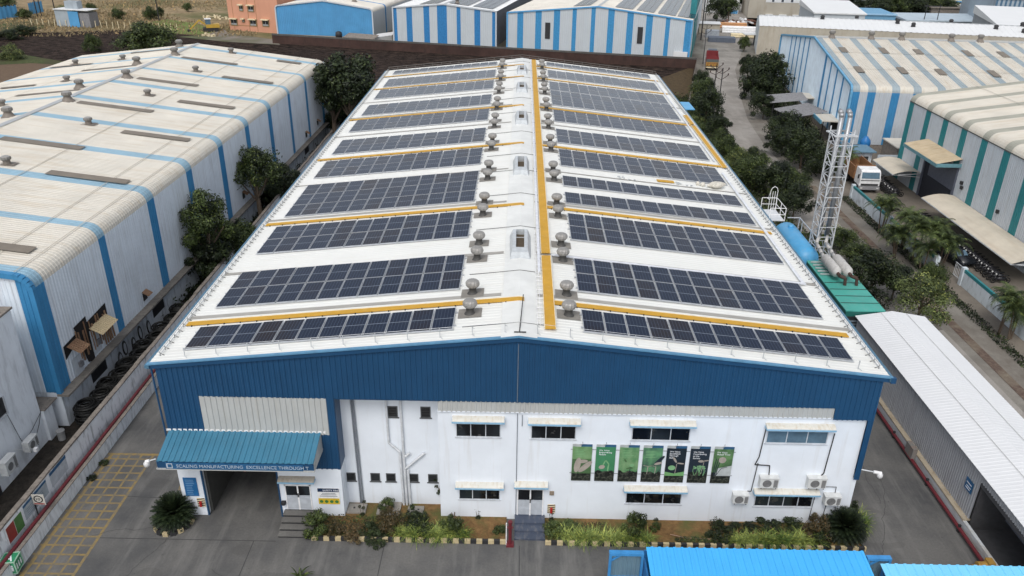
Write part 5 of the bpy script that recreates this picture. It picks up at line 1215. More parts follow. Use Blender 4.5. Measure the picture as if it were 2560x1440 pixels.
# motorcycles
mt=thing('motorcycle','x','motorcycle',(0,0,-50),0,'motorcycles parked under the canopies')
for y in (-.62,.62): m=MB(); m.torus((0,y,.3),.25,.055,(1,0,0),16,6); m.tube((-.03,y,.3),(.03,y,.3),.12,8); m.build('wheel',RUB,mt)
MB().ell((0,-.12,.78),.19,.32,.17).ell((0,.0,.45),.19,.42,.24).box(-.03,-.6,.3,.03,-.3,.6).beam((0,.62,.3),(0,.3,.72),.06).build('body',flat('motorcycle_dark_paint',(.02,.02,.024),.3),mt,True)
MB().ell((0,.35,.8),.13,.35,.07).build('seat',RUB,mt,True); MB().tube((-.32,-.38,1.02),(.32,-.38,1.02),.02,6).tube((0,-.62,.35),(0,-.4,1.0),.035,6).tube((-.32,-.38,1.02),(-.36,-.36,1.2),.012,5).build('handlebar',flat('bike_metal',(.06,.06,.065),.4,.3),mt)
MB().ell((0,-.5,.88),.09,.07,.09).build('headlight',MATS['lamp_glass'],mt)
rr=random.Random(4); first=True
def bike(x,y,rz,lab):
    global first
    if first: mt.location=(x,y,0); mt.rotation_euler=(0,0,rz); mt['label']=lab; first=False
    else: copytree(mt,(x,y,0),(0,0,rz),label=lab)
for i in range(27):
    y=48.6-i*.62; bike(44.1+rr.uniform(-.12,.12),y,R_(-90+rr.uniform(-8,8)),'dark motorcycle in the long row beside the compound yard, %s from the far end'%ordn(i))
for i in range(9): bike(44.6+rr.uniform(-.1,.1)-(i%2)*.25,61.2-i*.6,R_(-90+rr.uniform(-12,12)),'dark motorcycle under the small cream canopy, %s from the far end'%ordn(i))
# =================== BACKGROUND BUILDINGS ===================
FW=paint('far_pale_wall',(.50,.54,.57),.6,.15,(.35,.34,.32),(.6,.6,.05),.6,var=.04); FB=paint('far_blue_wall',(.085,.30,.55),.55,.25,(.08,.22,.42),(.6,.6,.05),.6)
FB2=flat('far_blue_stripe',(.035,.2,.45),.5); FC=paint('far_cream_roof',(.62,.59,.53),.6,.2,(.4,.36,.3),(.1,1,1),.4); FWR=paint('far_white_roof',(.68,.69,.69),.6,.12,(.45,.45,.45),(.1,1,1),.4)
BRICK=paint('brown_brick',(.062,.034,.028),.95,.7,(.03,.022,.02),(1,1,.6),.5,var=.35); CONB=paint('plain_beige_wall',(.42,.385,.32),.8,.4,(.28,.22,.15),(1,1,.3),.3)
FT=flat('far_blue_trim',(.1,.33,.6),.5)
def far(name,label,p0,p1,L,he,hr,mats,**k):
    a=math.atan2(p1[1]-p0[1],p1[0]-p0[0]); W=math.hypot(p1[0]-p0[0],p1[1]-p0[1]); return hall(name,label,p0,a,W,L,he,hr,mats,pitch=.45,d=.04,zb=1.6,plinth=CONB,**k),W
(h2,r2,z2),W2=far('blue_warehouse','plain bright blue gabled warehouse beside the pink building',(-58.6,164.3),(-34.9,160.4),60,8.1,9.5,(FW,FC,FB2,FB2,FB,FB),c=.8,yb=[(9,10)],trim=FW)
(h3,r3,z3),W3=far('striped_warehouse','middle far warehouse with white and dark blue striped gable',(-29.3,154.9),(-5.8,150.4),60,9.1,10.2,(paint('slate_side',(.12,.13,.15),.6),FWR,FB2,FW,FW,FB2),gb=[(f*24,g_*24) for f,g_ in ((-.01,.04),(.14,.185),(.305,.355),(.44,.53),(.62,.665),(.79,.84),(.965,1.01))],trim=FW)
(h4,r4,z4),W4=far('striped_warehouse','wide far warehouse with light blue striped gable and solar panels on its roof',(-3.3,149.0),(35.3,139.7),60,9.1,11.1,(FW,FC,FB2,FW,FW,flat('far_mid_blue_stripe',(.05,.26,.50),.5)),gb=[(39.7*(.062+.1*k),39.7*(.092+.1*k)) for k in range(9)]+[(38.3,40)],trim=FT)
for f in (.215,.72):
    m=MB(); m.box(f*39.7,-.12,4.0,f*39.7+1.1,-.08,7.4); m.build('gable_window',DARK,h4)
m=MB(); m.box(36.5,-.5,1.4,39.4,-.1,2.8); m.build('white_cabinet_on_wall',FWR,h4)
for i,(f,L_) in enumerate(((.4,'left'),(.63,'first right'),(.745,'second right'),(.86,'third right'),(.965,'outer right'))):
    w0=f*39.7; P=h4.matrix_basis@Vector((w0-1.9 if f>.5 else w0-1.9,3,z4(w0-1.9)+.15)); Q=h4.matrix_basis@Vector((w0+1.9,3,z4(w0+1.9)+.15))
    t=thing('solar_array','distant solar array on the wide striped warehouse roof, %s'%L_,'solar array',P,h4.rotation_euler.z,'solar arrays on the far warehouse roofs')
    dz=(z4(w0+1.9)-z4(w0-1.9)); m=MB(); uv=[]
    for j in range(20):
        for k in range(3):
            a,b_=k*1.27,k*1.27+1.2; z0_,z1_=dz*a/3.8,dz*b_/3.8; m.face([(a,j*2.4,z0_),(b_,j*2.4,z1_),(b_,j*2.4+2.3,z1_),(a,j*2.4+2.3,z0_)]); uv+=[(0,0),(1,0),(1,1),(0,1)]
    m.uv=uv; m.build('panels',PANM,t)
for i,(f,L_) in enumerate(((.33,'left'),(.62,'middle'),(.85,'right'))):
    w0=f*24; P=h3.matrix_basis@Vector((w0-2.3,2,z3(w0-2.3)+.15)); t=thing('solar_array','distant solar array on the dark blue striped warehouse roof, %s'%L_,'solar array',P,h3.rotation_euler.z,'solar arrays on the far warehouse roofs'); m=MB(); uv=[]; dz=z3(w0+2.3)-z3(w0-2.3)
    for j in range(20):
        for k in range(3):
            a,b_=k*1.55,k*1.55+1.45; m.face([(a,j*2.4,dz*a/4.6),(b_,j*2.4,dz*b_/4.6),(b_,j*2.4+2.3,dz*b_/4.6),(a,j*2.4+2.3,dz*a/4.6)]); uv+=[(0,0),(1,0),(1,1),(0,1)]
    m.uv=uv; m.build('panels',PANM,t)
t=copytree(tproto,h2.matrix_basis@Vector((17.5,6,9.0)),label='small brown ventilator on the cream roof of the plain blue warehouse'); t['group']='far single ventilators'
t=copytree(tproto,h3.matrix_basis@Vector((14,4,10.1)),label='small ventilator on the dark blue striped warehouse roof'); t['group']='far single ventilators'
t=thing('water_drum','black water drum on the low roof in front of the blue warehouse','water tank',PY(847,88,159)); t.location.z-=.6; MB().lathe([(0,0),(.75,0),(.8,.8),(.7,1.3),(.25,1.5),(0,1.5)],14).build('tank',DARK,t,True)
t=thing('shed_row','low grey lean-to roofs between the brick wall and the blue warehouse','shed'); 
for (a,b_) in (((858,92),(935,98)),((930,95),(980,88))):
    p,q=PZ(*a,2.2),PZ(*b_,2.2); m=MB(); m.face([(p.x,p.y,2.2),(q.x,q.y,2.2),(q.x+.8,q.y+3,2.7),(p.x+.8,p.y+3,2.7)]); m.face([(p.x,p.y,0),(q.x,q.y,0),(q.x,q.y,2.2),(p.x,p.y,2.2)]); m.build('roof',[FWR if a[0]>900 else CAPC],t)
bw=thing('brick_wall','long dark brown brick boundary wall behind the ploughed field','wall')
m=MB(); P=[PZ(680,86,2),PZ(1240,119,2),PZ(1480,133,2),PZ(1742,147,2)]
for p,q in zip(P[:-1],P[1:]): 
    m.beam((p.x,p.y,.85),(q.x,q.y,.85),.25,2.3) if 0 else None
    d=(q-p).normalized(); n=Vector((-d.y,d.x,0))*.12
    for s in (1,-1): m.face([tuple((p+n*s*-1).xy)+(-.1,),tuple((q+n*s*-1).xy)+(-.1,),tuple((q+n*s*-1).xy)+(2,),tuple((p+n*s*-1).xy)+(2,)][::s])
m.build('wall',BRICK,bw); m=MB()
for p,q in zip(P[:-1],P[1:]): m.beam((p.x,p.y,2.03),(q.x,q.y,2.03),.35,.35)
m.build('coping',paint('dark_coping',(.09,.085,.08),.9),bw)
m=MB(); p,q=P[-1],PZ(1722,262); m.beam((p.x,p.y,1),(q.x,q.y,.7),.2); m.face([(p.x,p.y,0),(q.x,q.y,0),(q.x,q.y,1.2),(p.x,p.y,2)]); o=m.build('side_wall',CAPC); tag(o,'low rough side wall running along the road from the brick wall','wall')
# pink building
PK=paint('pink_plaster',(.58,.29,.19),.85,.25,(.4,.2,.13),(1,1,.3),.4,var=.05)
p0,p1=Vector((-75.7,180.5)),Vector((-61.5,176.0)); a=math.atan2(p1.y-p0.y,p1.x-p0.x); Wp=(p1-p0).length
pk=thing('pink_building','three storey salmon pink apartment building beside the blue warehouse','building',(p0.x,p0.y,0),a)
MB().box(0,0,-.2,Wp,16,13).build('wall',PK,pk); m=MB(); m.box(-.03,-.05,1.2,Wp*.42,0,1.4); m.box(Wp*.42,-.35,-.2,Wp+.02,0,12.9,1) if 0 else None
for x in (1.4,Wp*.4,Wp*.56): m.box(x,-.05,0,x+.12,0,13)
m.build('bands',flat('tan_band',(.36,.2,.1),.8),pk)
def pwin(px0,px1,py0,py1):
    inv=pk.matrix_basis.inverted(); pts=[]
    for (u,v) in ((px0,py0),(px1,py1)):
        lo=inv@Vector(CAMP); ld=inv.to_3x3()@_ray(u,v); t=(-lo.y)/ld.y; pts.append(lo+ld*t)
    x0_,x1_=pts[0].x,pts[1].x; z1_,z0_=pts[0].z,pts[1].z
    w_=MB().box(x0_-.2,-.12,z0_-.2,x1_+.2,-.02,z1_+.1).build('window',flat('olive_frame',(.22,.18,.08),.7) if 'olive_frame' not in MATS else MATS['olive_frame'],pk)
    MB().box(x0_,-.14,z0_,x1_,-.121,z1_-.1,0).box((x0_+x1_)/2-.05,-.16,z0_,(x0_+x1_)/2+.05,-.141,z1_-.1,1).box(x0_,-.155,z0_,x1_,-.142,z0_+(z1_-z0_)*.3,1).build('pane',[DARK,ALU],w_)
    MB().box(x0_-.3,-.8,z1_+.1,x1_+.3,0,z1_+.35).build('awning',CREAM,w_)
for q in ((578,593,48,62),(626,641,50,64),(657,672,51,65),(599,607,14,26),(621,634,15,28),(607,611,49,54)): pwin(*q)
# generic far block
def block(name,label,px0,px1,pt,y,dep,wall,roof,ang=0,cat='building',rise=0,wins=()):
    a=PY(px0,pt,y); b_=PY(px1,pt,y); W=b_.x-a.x; zt=a.z
    t=thing(name,label,cat,(a.x,y,0),R_(ang)); MB().box(0,0,-.3,W,dep,zt).build('wall',wall,t)
    m=MB(); m.face([(-.3,-.3,zt+.03),(W+.3,-.3,zt+.03),(W+.3,dep+.3,zt+.03+rise),(-.3,dep+.3,zt+.03+rise)]); m.face([(-.3,-.3,zt-.3),(W+.3,-.3,zt-.3),(W+.3,-.3,zt+.03),(-.3,-.3,zt+.03)]); m.face([(W+.3,-.3,zt-.3),(W+.3,dep+.3,zt-.3),(W+.3,dep+.3,zt+rise),(W+.3,-.3,zt+.03)]);m.face([(-.3,-.3,zt-.3),(-.3,dep+.3,zt-.3),(-.3,dep+.3,zt+rise),(-.3,-.3,zt+.03)]); m.build('roof',roof,t)
    if wins:
        for (f0,f1,g0,g1,mm) in wins: MB().box(f0*W,-.08,g0*zt,f1*W,-.02,g1*zt).build('window',mm,t)
    return t,W,zt
BWR=paint('bright_far_roof',(.70,.71,.71),.5,.08,(.5,.5,.48),(.5,.5,1),.3,var=.03)
# long white roofed hall with beige wall
lh,lro,lz=hall('long_warehouse','long pale warehouse with low white roof and beige wall on the far right',(57.8,172.5),R_(-90-13),17.5,75,6.3,7.6,(CONB,BWR,FB2,FWR,paint('pale_gable',(.55,.58,.6),.6,.1),FW),pitch=1.2,d=.06)
for i,(f,y) in enumerate(((10,14),(6,22),(11,30),(13,33),(7,42),(12,50),(9,56),(14,55))):
    t=thing('whirl_vent','small dark low vent on the long white roof, %s from the left'%ordn(i),'roof ventilator',lh.matrix_basis@Vector((f,y,lz(f))),0,'small vents on the long white roof'); MB().lathe([(.5,0),(.4,.5),(.55,.55),(.3,.9),(0,.95)],10).build('vent',DARK,t)
b,W_,zt_=block('two_storey_block','beige and white two storey block behind the long white roof',1877,2022,-22,222,14,CONB,CAPC,-6,wins=[(.38+.16*k,.42+.16*k,.62,.98,flat('slate_window',(.06,.07,.09),.4) if 'slate_window' not in MATS else MATS['slate_window']) for k in range(4)])
MB().box(W_*.28,-.06,zt_*.6,W_,-.02,zt_+.1).build('white_band',FWR,b)
m=MB()
for k in range(3): m.box(W_*(.3+.23*k),-.6,zt_*.1,W_*(.3+.23*k)+2.2,0,zt_*.1+.4)
m.build('small_awning',BWR,b)
block('small_hall','small hall with bright white sloping roof and pale blue trim on the far right',2037,2160,31,187,20,FW,BWR,-7,'hall',1.2)
block('white_block','plain white block beyond the tree at the far end of the road',1768,1850,-20,232,12,FWR,BWR,-8,wins=[(.68,.98,.0,.15,FT)])
block('teal_building','narrow teal building beside the wide striped warehouse',1733,1748,-40,150,40,TEAL,TEAL,-13)
ds,_,_=block('dark_open_shed','long dark open shed with pale blue grey roof on the far right',2268,2490,50,197,12,flat('shed_dark',(.02,.025,.03),.9),paint('pale_blue_grey_roof',(.42,.5,.56),.6,.1),0,'shed',.5)
block('blue_frame_shed','low pale blue lattice shed beside the small white hall',2160,2238,34,190,14,flat('blue_lattice',(.15,.33,.5),.7),flat('pale_blue_roof',(.3,.5,.68),.6),-6,'shed',-.5)
block('teal_container_block','teal walled block with white roof on the far right',2449,2493,22,205,14,TEAL,BWR,-25,'building',1.2)
sb,Ws,zs=block('striped_tall_hall','tall blue grey striped hall at the far right edge',2493,2640,-6,188,30,paint('striped_slate_wall',(.35,.42,.48),.6),BWR,-12)
m=MB()
for k in range(14): m.box(k*Ws/14,-.06,0,k*Ws/14+.5,-.02,zs)
m.build('stripes',flat('stripe_dark_blue',(.08,.16,.25),.5),sb)
block('grey_hall','grey walled hall with white roof at the right edge behind the cream roof',2496,2700,62,160,26,paint('grey_far_wall',(.3,.32,.34),.6),BWR,-16,'hall',1.6)
block('low_cream_hall','low cream hall beyond the dark shed',2020,2100,-8,262,14,CONB,BWR,-5)
block('blue_tarp_roof','blue covered roof among the far trees',2385,2450,3,262,10,CONB,flat('tarp_blue',(.03,.25,.5),.6),-5,'building',-.4)
block('white_panel_house','white house with stepped roofs among the far trees',2158,2180,-5,235,8,FWR,BWR,-5)
block('far_roof','far pale roofed hall behind the blue warehouse',770,960,-8,235,30,FW,FC,-9,'hall',1)
block('far_roof','far slate roofed hall behind the striped warehouse',1245,1320,-3,235,30,FW,paint('far_slate_roof',(.2,.23,.27),.6),-9,'hall',1)
block('far_fence_wall','long brown wall among the far right trees',2330,2420,18,225,1,CAPC,CAPC,0,'wall')
t=thing('white_lorry','small white lorry far behind beside the dark shed','lorry',PZ(2405,38)); MB().box(-1.3,-6,.8,1.3,1,3.2).build('body',WHITE,t); MB().box(-1.2,-8,.6,1.2,-6,2.9).box(-1.0,-8.05,1.8,1.0,-8,2.6).build('cab',WHITE,t)
for (x,y) in ((-1,-7),(1,-7),(-1,0),(1,0)): wheel(t,x,y,.5,.3)
# scrap yard at the end of the road
def stack(lab,px,py,n,L,mat,r=.25,rz=0,rows=3):
    P=PZ(px,py); t=thing('pipe_stack',lab,'pipes',P,rz,'pipe stacks in the far yard'); m=MB()
    for j in range(rows):
        for k in range(n-j): m.tube((-L/2,k*r*2+j*r,r+j*r*1.7),(L/2,k*r*2+j*r,r+j*r*1.7),r,7)
    m.build('pipes',mat,t)
stack('long white pipes stacked in the yard at the road end',1848,84,6,9,WHITE,.3,-.15); stack('orange and cream pipes stacked behind the white ones',1820,70,5,10,paint('orange_pipe',(.5,.26,.12),.7),.25,-.12); stack('grey pale pipes nearest in the scrap yard',1862,95,5,7,CREAM,.25,-.15,2); stack('thin white pipes stacked at the back of the scrap yard',1800,66,4,9,WHITE,.25,-.1,2)
P=PZ(1800,104); t=thing('steel_plate_stack','slate blue stack of steel plates at the road end','steel stack',P,-.15); MB().box(-3,-1.5,0,3.6,1.8,1.1).build('plates',flat('plate_slate',(.11,.13,.17),.6),t)
P=PZ(1774,80); t=thing('site_cabin','cream flat roofed site cabin at the left of the scrap yard','cabin',P,-.15); MB().box(-3,-2,0,2.4,2.2,2.3,0).box(-3.2,-2.3,2.3,2.6,2.5,2.45,1).build('wall',[CONB,BWR],t)
P=PZ(1778,93); t=thing('gas_cylinder_cage','pale cage of packed goods beside the site cabin','cage',P,-.15); MB().box(-1.6,-1.2,0,1.8,1.2,1.8).build('goods',paint('packed_goods',(.35,.38,.42),.7,.6,(.1,.12,.15),(1,1,1),1.5),t)
rr=random.Random(12); P=PZ(1845,62); t=thing('scrap_pile','jumbled rusty and white scrap pile under the far tree','scrap',P); m=MB()
for k in range(40): m.box(-.6,-.2,0,.6,.2,.3,k%2,Matrix.Translation((rr.uniform(-5,5),rr.uniform(-2,2),rr.uniform(0,1.2)))@Euler((rr.uniform(-.5,.5),rr.uniform(-.5,.5),rr.uniform(0,3))).to_matrix().to_4x4()@Matrix.Scale(rr.uniform(.5,1.7),4))
m.build('scrap',[paint('scrap_rust',(.14,.07,.05),.9),WHITE],t)
P=PZ(1874,90,2.2); t=thing('white_gate_canopy','small white canopy over the gate of the long pale warehouse','canopy',(P.x,P.y,0)); MB().box(-1.5,-1.5,2.6,2.2,2,2.75).build('roof',BWR,t); MB().box(-1.3,-1.2,0,-1.0,-1,2.6).box(1.6,-1.2,0,2.0,1.8,2.6).build('post',DARK,t)
# poles
def pole(lab,px,py,h,arms=2,r=.1,grp='dark electric poles',stay=True):
    P=PZ(px,py); t=thing('electric_pole',lab,'electric pole',P,R_(-10),grp); MB().tube((0,0,0),(0,0,h),r,6,r1=r*.7).build('pole',DARK,t); m=MB()
    for k in range(arms): z=h-.3-.9*k; m.beam((-.9,0,z-.3),(0,0,z-.6),.08); m.beam((.9,0,z+.1),(0,0,z-.6),.08); m.tube((.9,0,z+.1),(.9,0,z+.4),.09,6); m.tube((-.9,0,z-.3),(-.9,0,z),.09,6)
    m.build('insulator_arms',paint('rusty_arm',(.06,.04,.035),.8) if 'rusty_arm' not in MATS else MATS['rusty_arm'],t); return t
pole('nearer dark electric pole with insulator arms left of the road',1792,297,8.0); pole('farther dark electric pole with insulator arms left of the road',1777,290,8.4)
pole('thin pole beside the striped warehouse and the brick wall',1757,160,8,2,.09); pole('tall grey lattice pole beside the wide striped warehouse',1752,100,13,3,.16); pole('slim pole behind the tall lattice pole',1760,75,12,2,.12)
P=PZ(1793,300); t=thing('transformer_box','dark blue transformer box behind the electric poles','transformer',(P.x-1.6,P.y+1,0)); MB().box(-.8,-.6,0,.8,.6,1.9).build('tank',flat('transformer_blue',(.03,.06,.1),.6),t); MB().tube((.3,0,1.9),(.3,0,2.4),.1,6).build('bushing',DARK,t)
P=PZ(2320,78); t=thing('pole_frame','dark twin pole frame before the dark open shed','electric pole',P); MB().tube((-1.8,0,0),(-1.8,0,7),.12,6).tube((1.8,0,0),(1.8,0,7),.12,6).beam((-2.4,0,6.6),(2.4,0,6.6),.2).beam((-1.8,0,5.4),(1.8,0,5.4),.12).build('frame',DARK,t)
for i,(px,py,h) in enumerate(((94,42,14),(104,40,14),(140,40,7),(398,52,7))):
    P=PZ(px,py); t=thing('field_pole','thin dark pole standing in the dry field, %s from the left'%ordn(i),'pole',P,0,'poles in the dry field'); MB().tube((0,0,0),(0,0,h),.16,6).build('pole',DARK,t)
# field hut, tarps, posts
P=PZ(152,66); t=thing('field_hut','small grey and blue tin hut in the dry field','hut',P,R_(-12)); TIN=paint('pale_tin',(.33,.38,.42),.6,.3,(.2,.22,.24),(1,1,.3),.7)
m=MB(); m.box(-1,0,0,4.2,3.5,4.2,0); m.box(4.2,.2,0,9,3.5,3.6,2); m.build('wall',[TIN,FB,flat('grey_tin',(.22,.22,.23),.7)],t); MB().box(3.0,-.08,0,6.0,-.01,3.9).build('blue_sheet',FB,t); MB().box(-1.2,-.3,4.2,9.3,3.8,4.35).build('roof',FWR,t); MB().box(1.2,1.5,4.35,5.0,3.4,6.2).build('upper_box',TIN,t)
for (a,b_,l) in (((0,48),(47,42),'long blue tarpaulin fence at the left edge of the dry field'),((76,36),(110,30),'short blue tarpaulin fence beside the thin poles')):
    p,q=PZ(*a),PZ(*b_); d=q-p; n=Vector((-d.y,d.x,0)).normalized()*.06; m=MB(); N=8; rr=random.Random(2)
    for k in range(N):
        u,v=p+d*(k/N),p+d*((k+1)/N); s=n*(1 if k%2 else -1); m.face([(u.x-s.x,u.y-s.y,0),(v.x+s.x,v.y+s.y,0),(v.x+s.x,v.y+s.y,2.9+.2*(k%3)),(u.x-s.x,u.y-s.y,2.9+.2*((k+1)%3))])
    tag(m.build('tarpaulin_fence',FB),l,'fence')
rr=random.Random(31)
for i in range(26):
    px=80+i*14.5; py=(60+ i*.45)+rr.uniform(-1,1.5); P=PZ(px,py+4); t=MB().beam((0,0,0),(rr.uniform(-.15,.15),0,1.7),.13).build('fence_post',CREAM,loc=P); tag(t,'short pale leaning post of the field fence, %s from the left'%ordn(i),'fence post','pale posts of the field fence')
rr=random.Random(6)
for i,(px,py) in enumerate(((512,42),(535,40),(552,42),(522,88),(357,70),(566,46))):
    P=PZ(px,py+3); m=MB()
    for k in range(6): m.box(-.3,-.2,0,.3,.2,rr.uniform(.2,.8),0,Matrix.Translation((rr.uniform(-1.8,1.8),rr.uniform(-.8,.8),0))@Matrix.Rotation(rr.uniform(0,3),4,'Z'))
    tag(m.build('rubble_heap',CREAM,loc=P),'small white rubble heap near the excavator, %s'%['farthest left','middle','right','below the excavator','left below the hut row','beside the pink building'][i],'rubble','white rubble heaps')
# =================== VEGETATION ===================
L_DK=leafmat('dark_foliage',(.004,.008,.004),(.040,.060,.020)); L_MD=leafmat('mid_foliage',(.008,.015,.005),(.085,.12,.033)); L_LT=leafmat('light_foliage',(.022,.035,.011),(.17,.21,.07)); L_RD=leafmat('bronze_foliage',(.022,.026,.01),(.11,.075,.035)); L_SP=leafmat('spider_plant_leaf',(.07,.12,.022),(.34,.40,.11)); L_CY=leafmat('cycad_leaf',(.006,.011,.005),(.026,.042,.017)); L_PM=leafmat('palm_leaf',(.014,.024,.008),(.11,.15,.045))
BARK=paint('bark',(.12,.09,.065),.9,.4,(.05,.04,.03),(1,1,.3),3)
def crownmesh(seed,n,clumps,size,mat,name='crown',squash=1.):
    rr=random.Random(seed); m=MB(); cl=[]
    for k in range(clumps):
        a=rr.uniform(0,6.283); u=rr.random()**.5; h=rr.uniform(-.75,.8); rad=(1-max(0,h)**1.5*.75)*.78*u; out=1.22 if k%5==0 else 1
        cl.append((math.cos(a)*rad*out,math.sin(a)*rad*out,h*squash*.72*out,rr.uniform(.15,.26) if k%5==0 else rr.uniform(.2,.42)))
    for k in range(n):
        c=cl[rr.randrange(clumps)]; v=Vector((rr.gauss(0,1),rr.gauss(0,1),rr.gauss(0,1)+.25)).normalized(); q=rr.uniform(.55,1.08)
        p=Vector((c[0],c[1],c[2]))+v*c[3]*q*Vector((1,1,.8)).length/1.6
        nrm=(v+Vector((rr.uniform(-.8,.8),rr.uniform(-.8,.8),rr.uniform(-.4,.9)))).normalized(); t1=nrm.orthogonal().normalized(); t1.rotate(Matrix.Rotation(rr.uniform(0,6.28),3,nrm)); t2=nrm.cross(t1); s=size*rr.uniform(.6,1.35)
        m.face([p-t1*s,p+t2*s*.45,p+t1*s,p-t2*s*.45])
    o=m.build(name,mat); return o
CR={}
for key,(seed,n,cl,size,mat,sq) in {'d1':(1,9000,34,.046,L_DK,1),'d2':(2,9000,30,.046,L_DK,1.15),'m1':(3,8500,32,.046,L_MD,1),'m2':(4,8000,24,.046,L_MD,1.2),'l1':(5,6500,26,.045,L_LT,.9),'r1':(6,2600,14,.06,L_RD,1),'s1':(7,2600,16,.07,L_MD,.85),'s2':(8,2600,16,.07,L_DK,.85),'s3':(9,2400,12,.075,L_LT,.8)}.items():
    o=crownmesh(seed,n,cl,size,mat,squash=sq); CR[key]=o.data; bpy.data.objects.remove(o)
def trunkmesh():
    m=MB(); m.tube((0,0,0),(.02,.01,.55),.05,8,r1=.038); rr=random.Random(5)
    for k in range(6):
        a=k*1.05; m.tube((.02,.01,.42+.03*k),(math.cos(a)*.3,math.sin(a)*.3,.8+.03*k),.022,5,r1=.008)
    m.tube((.02,.01,.55),(0,0,.95),.034,6,r1=.01); o=m.build('trunk',BARK); d=o.data; bpy.data.objects.remove(o); return d
TRK=trunkmesh()
def tree(lab,x,y,h,r,key='d1',rz=0,rzz=None,name='broadleaf_tree',cat='tree',grp=None):
    t=thing(name,lab,cat,(x,y,0),rz,grp); tr=bpy.data.objects.new('trunk',TRK); COL.objects.link(tr); tr.parent=t; zc=h-(rzz or r)*.8; tr.scale=(zc*.9,zc*.9,zc*1.05)
    c=bpy.data.objects.new('crown',CR[key]); COL.objects.link(c); c.parent=t; c.location=(0,0,zc); c.scale=(r*1.0,r*1.0,rzz or r); return t
def treepx(lab,px,py,zc,rpx,key='d1',vert=1.,**k):
    P=PZ(px,py,zc); r=rpx*(P-Vector(CAMP)).length/FPX/.78; return tree(lab,P.x,P.y,zc+r*vert*.8,r,key,rz=px*.37,rzz=r*vert,**k)
def treex(lab,px,py,x,rpx,key='d1',vert=1.):
    P=PX(px,py,x); r=rpx*(P-Vector(CAMP)).length/FPX/.70; return tree(lab,P.x,P.y,P.z+r*vert*.8,r,key,rz=px*.37,rzz=r*vert)
treex('big dark leafy tree behind the gap between the left warehouse and the factory',872,208,-23.0,66,'d1',.85)
treex('lower dark tree in the same far gap behind the factory corner',880,255,-23.5,48,'d1',1.1)
treex('dark tree low in the far gap below the big tree',850,300,-25.8,32,'d1')
treex('small dark tree beside the far end of the left warehouse',828,230,-25.5,30,'d1',1.3)
treex('tree in the gap with rounded crown overlapping the warehouse wall',638,425,-26.9,48,'m1',1.)
treex('darker tree right behind the rounded one in the gap',705,455,-26.2,38,'d2',1.)
treex('dark bush below the two middle gap trees',690,495,-26.6,30,'d1',1.)
treex('nearest large gap tree with a pale top against the left warehouse',515,560,-27.0,50,'m2',1.1)
treex('leafy tree right of the nearest gap tree by the factory eave',582,600,-26.4,45,'m1',.95)
treex('dark undergrowth tree under the nearest gap trees',520,640,-27.3,45,'d1',.9)
treex('low dark tree deep in the gap near the front',565,655,-26.8,34,'d1',.9)
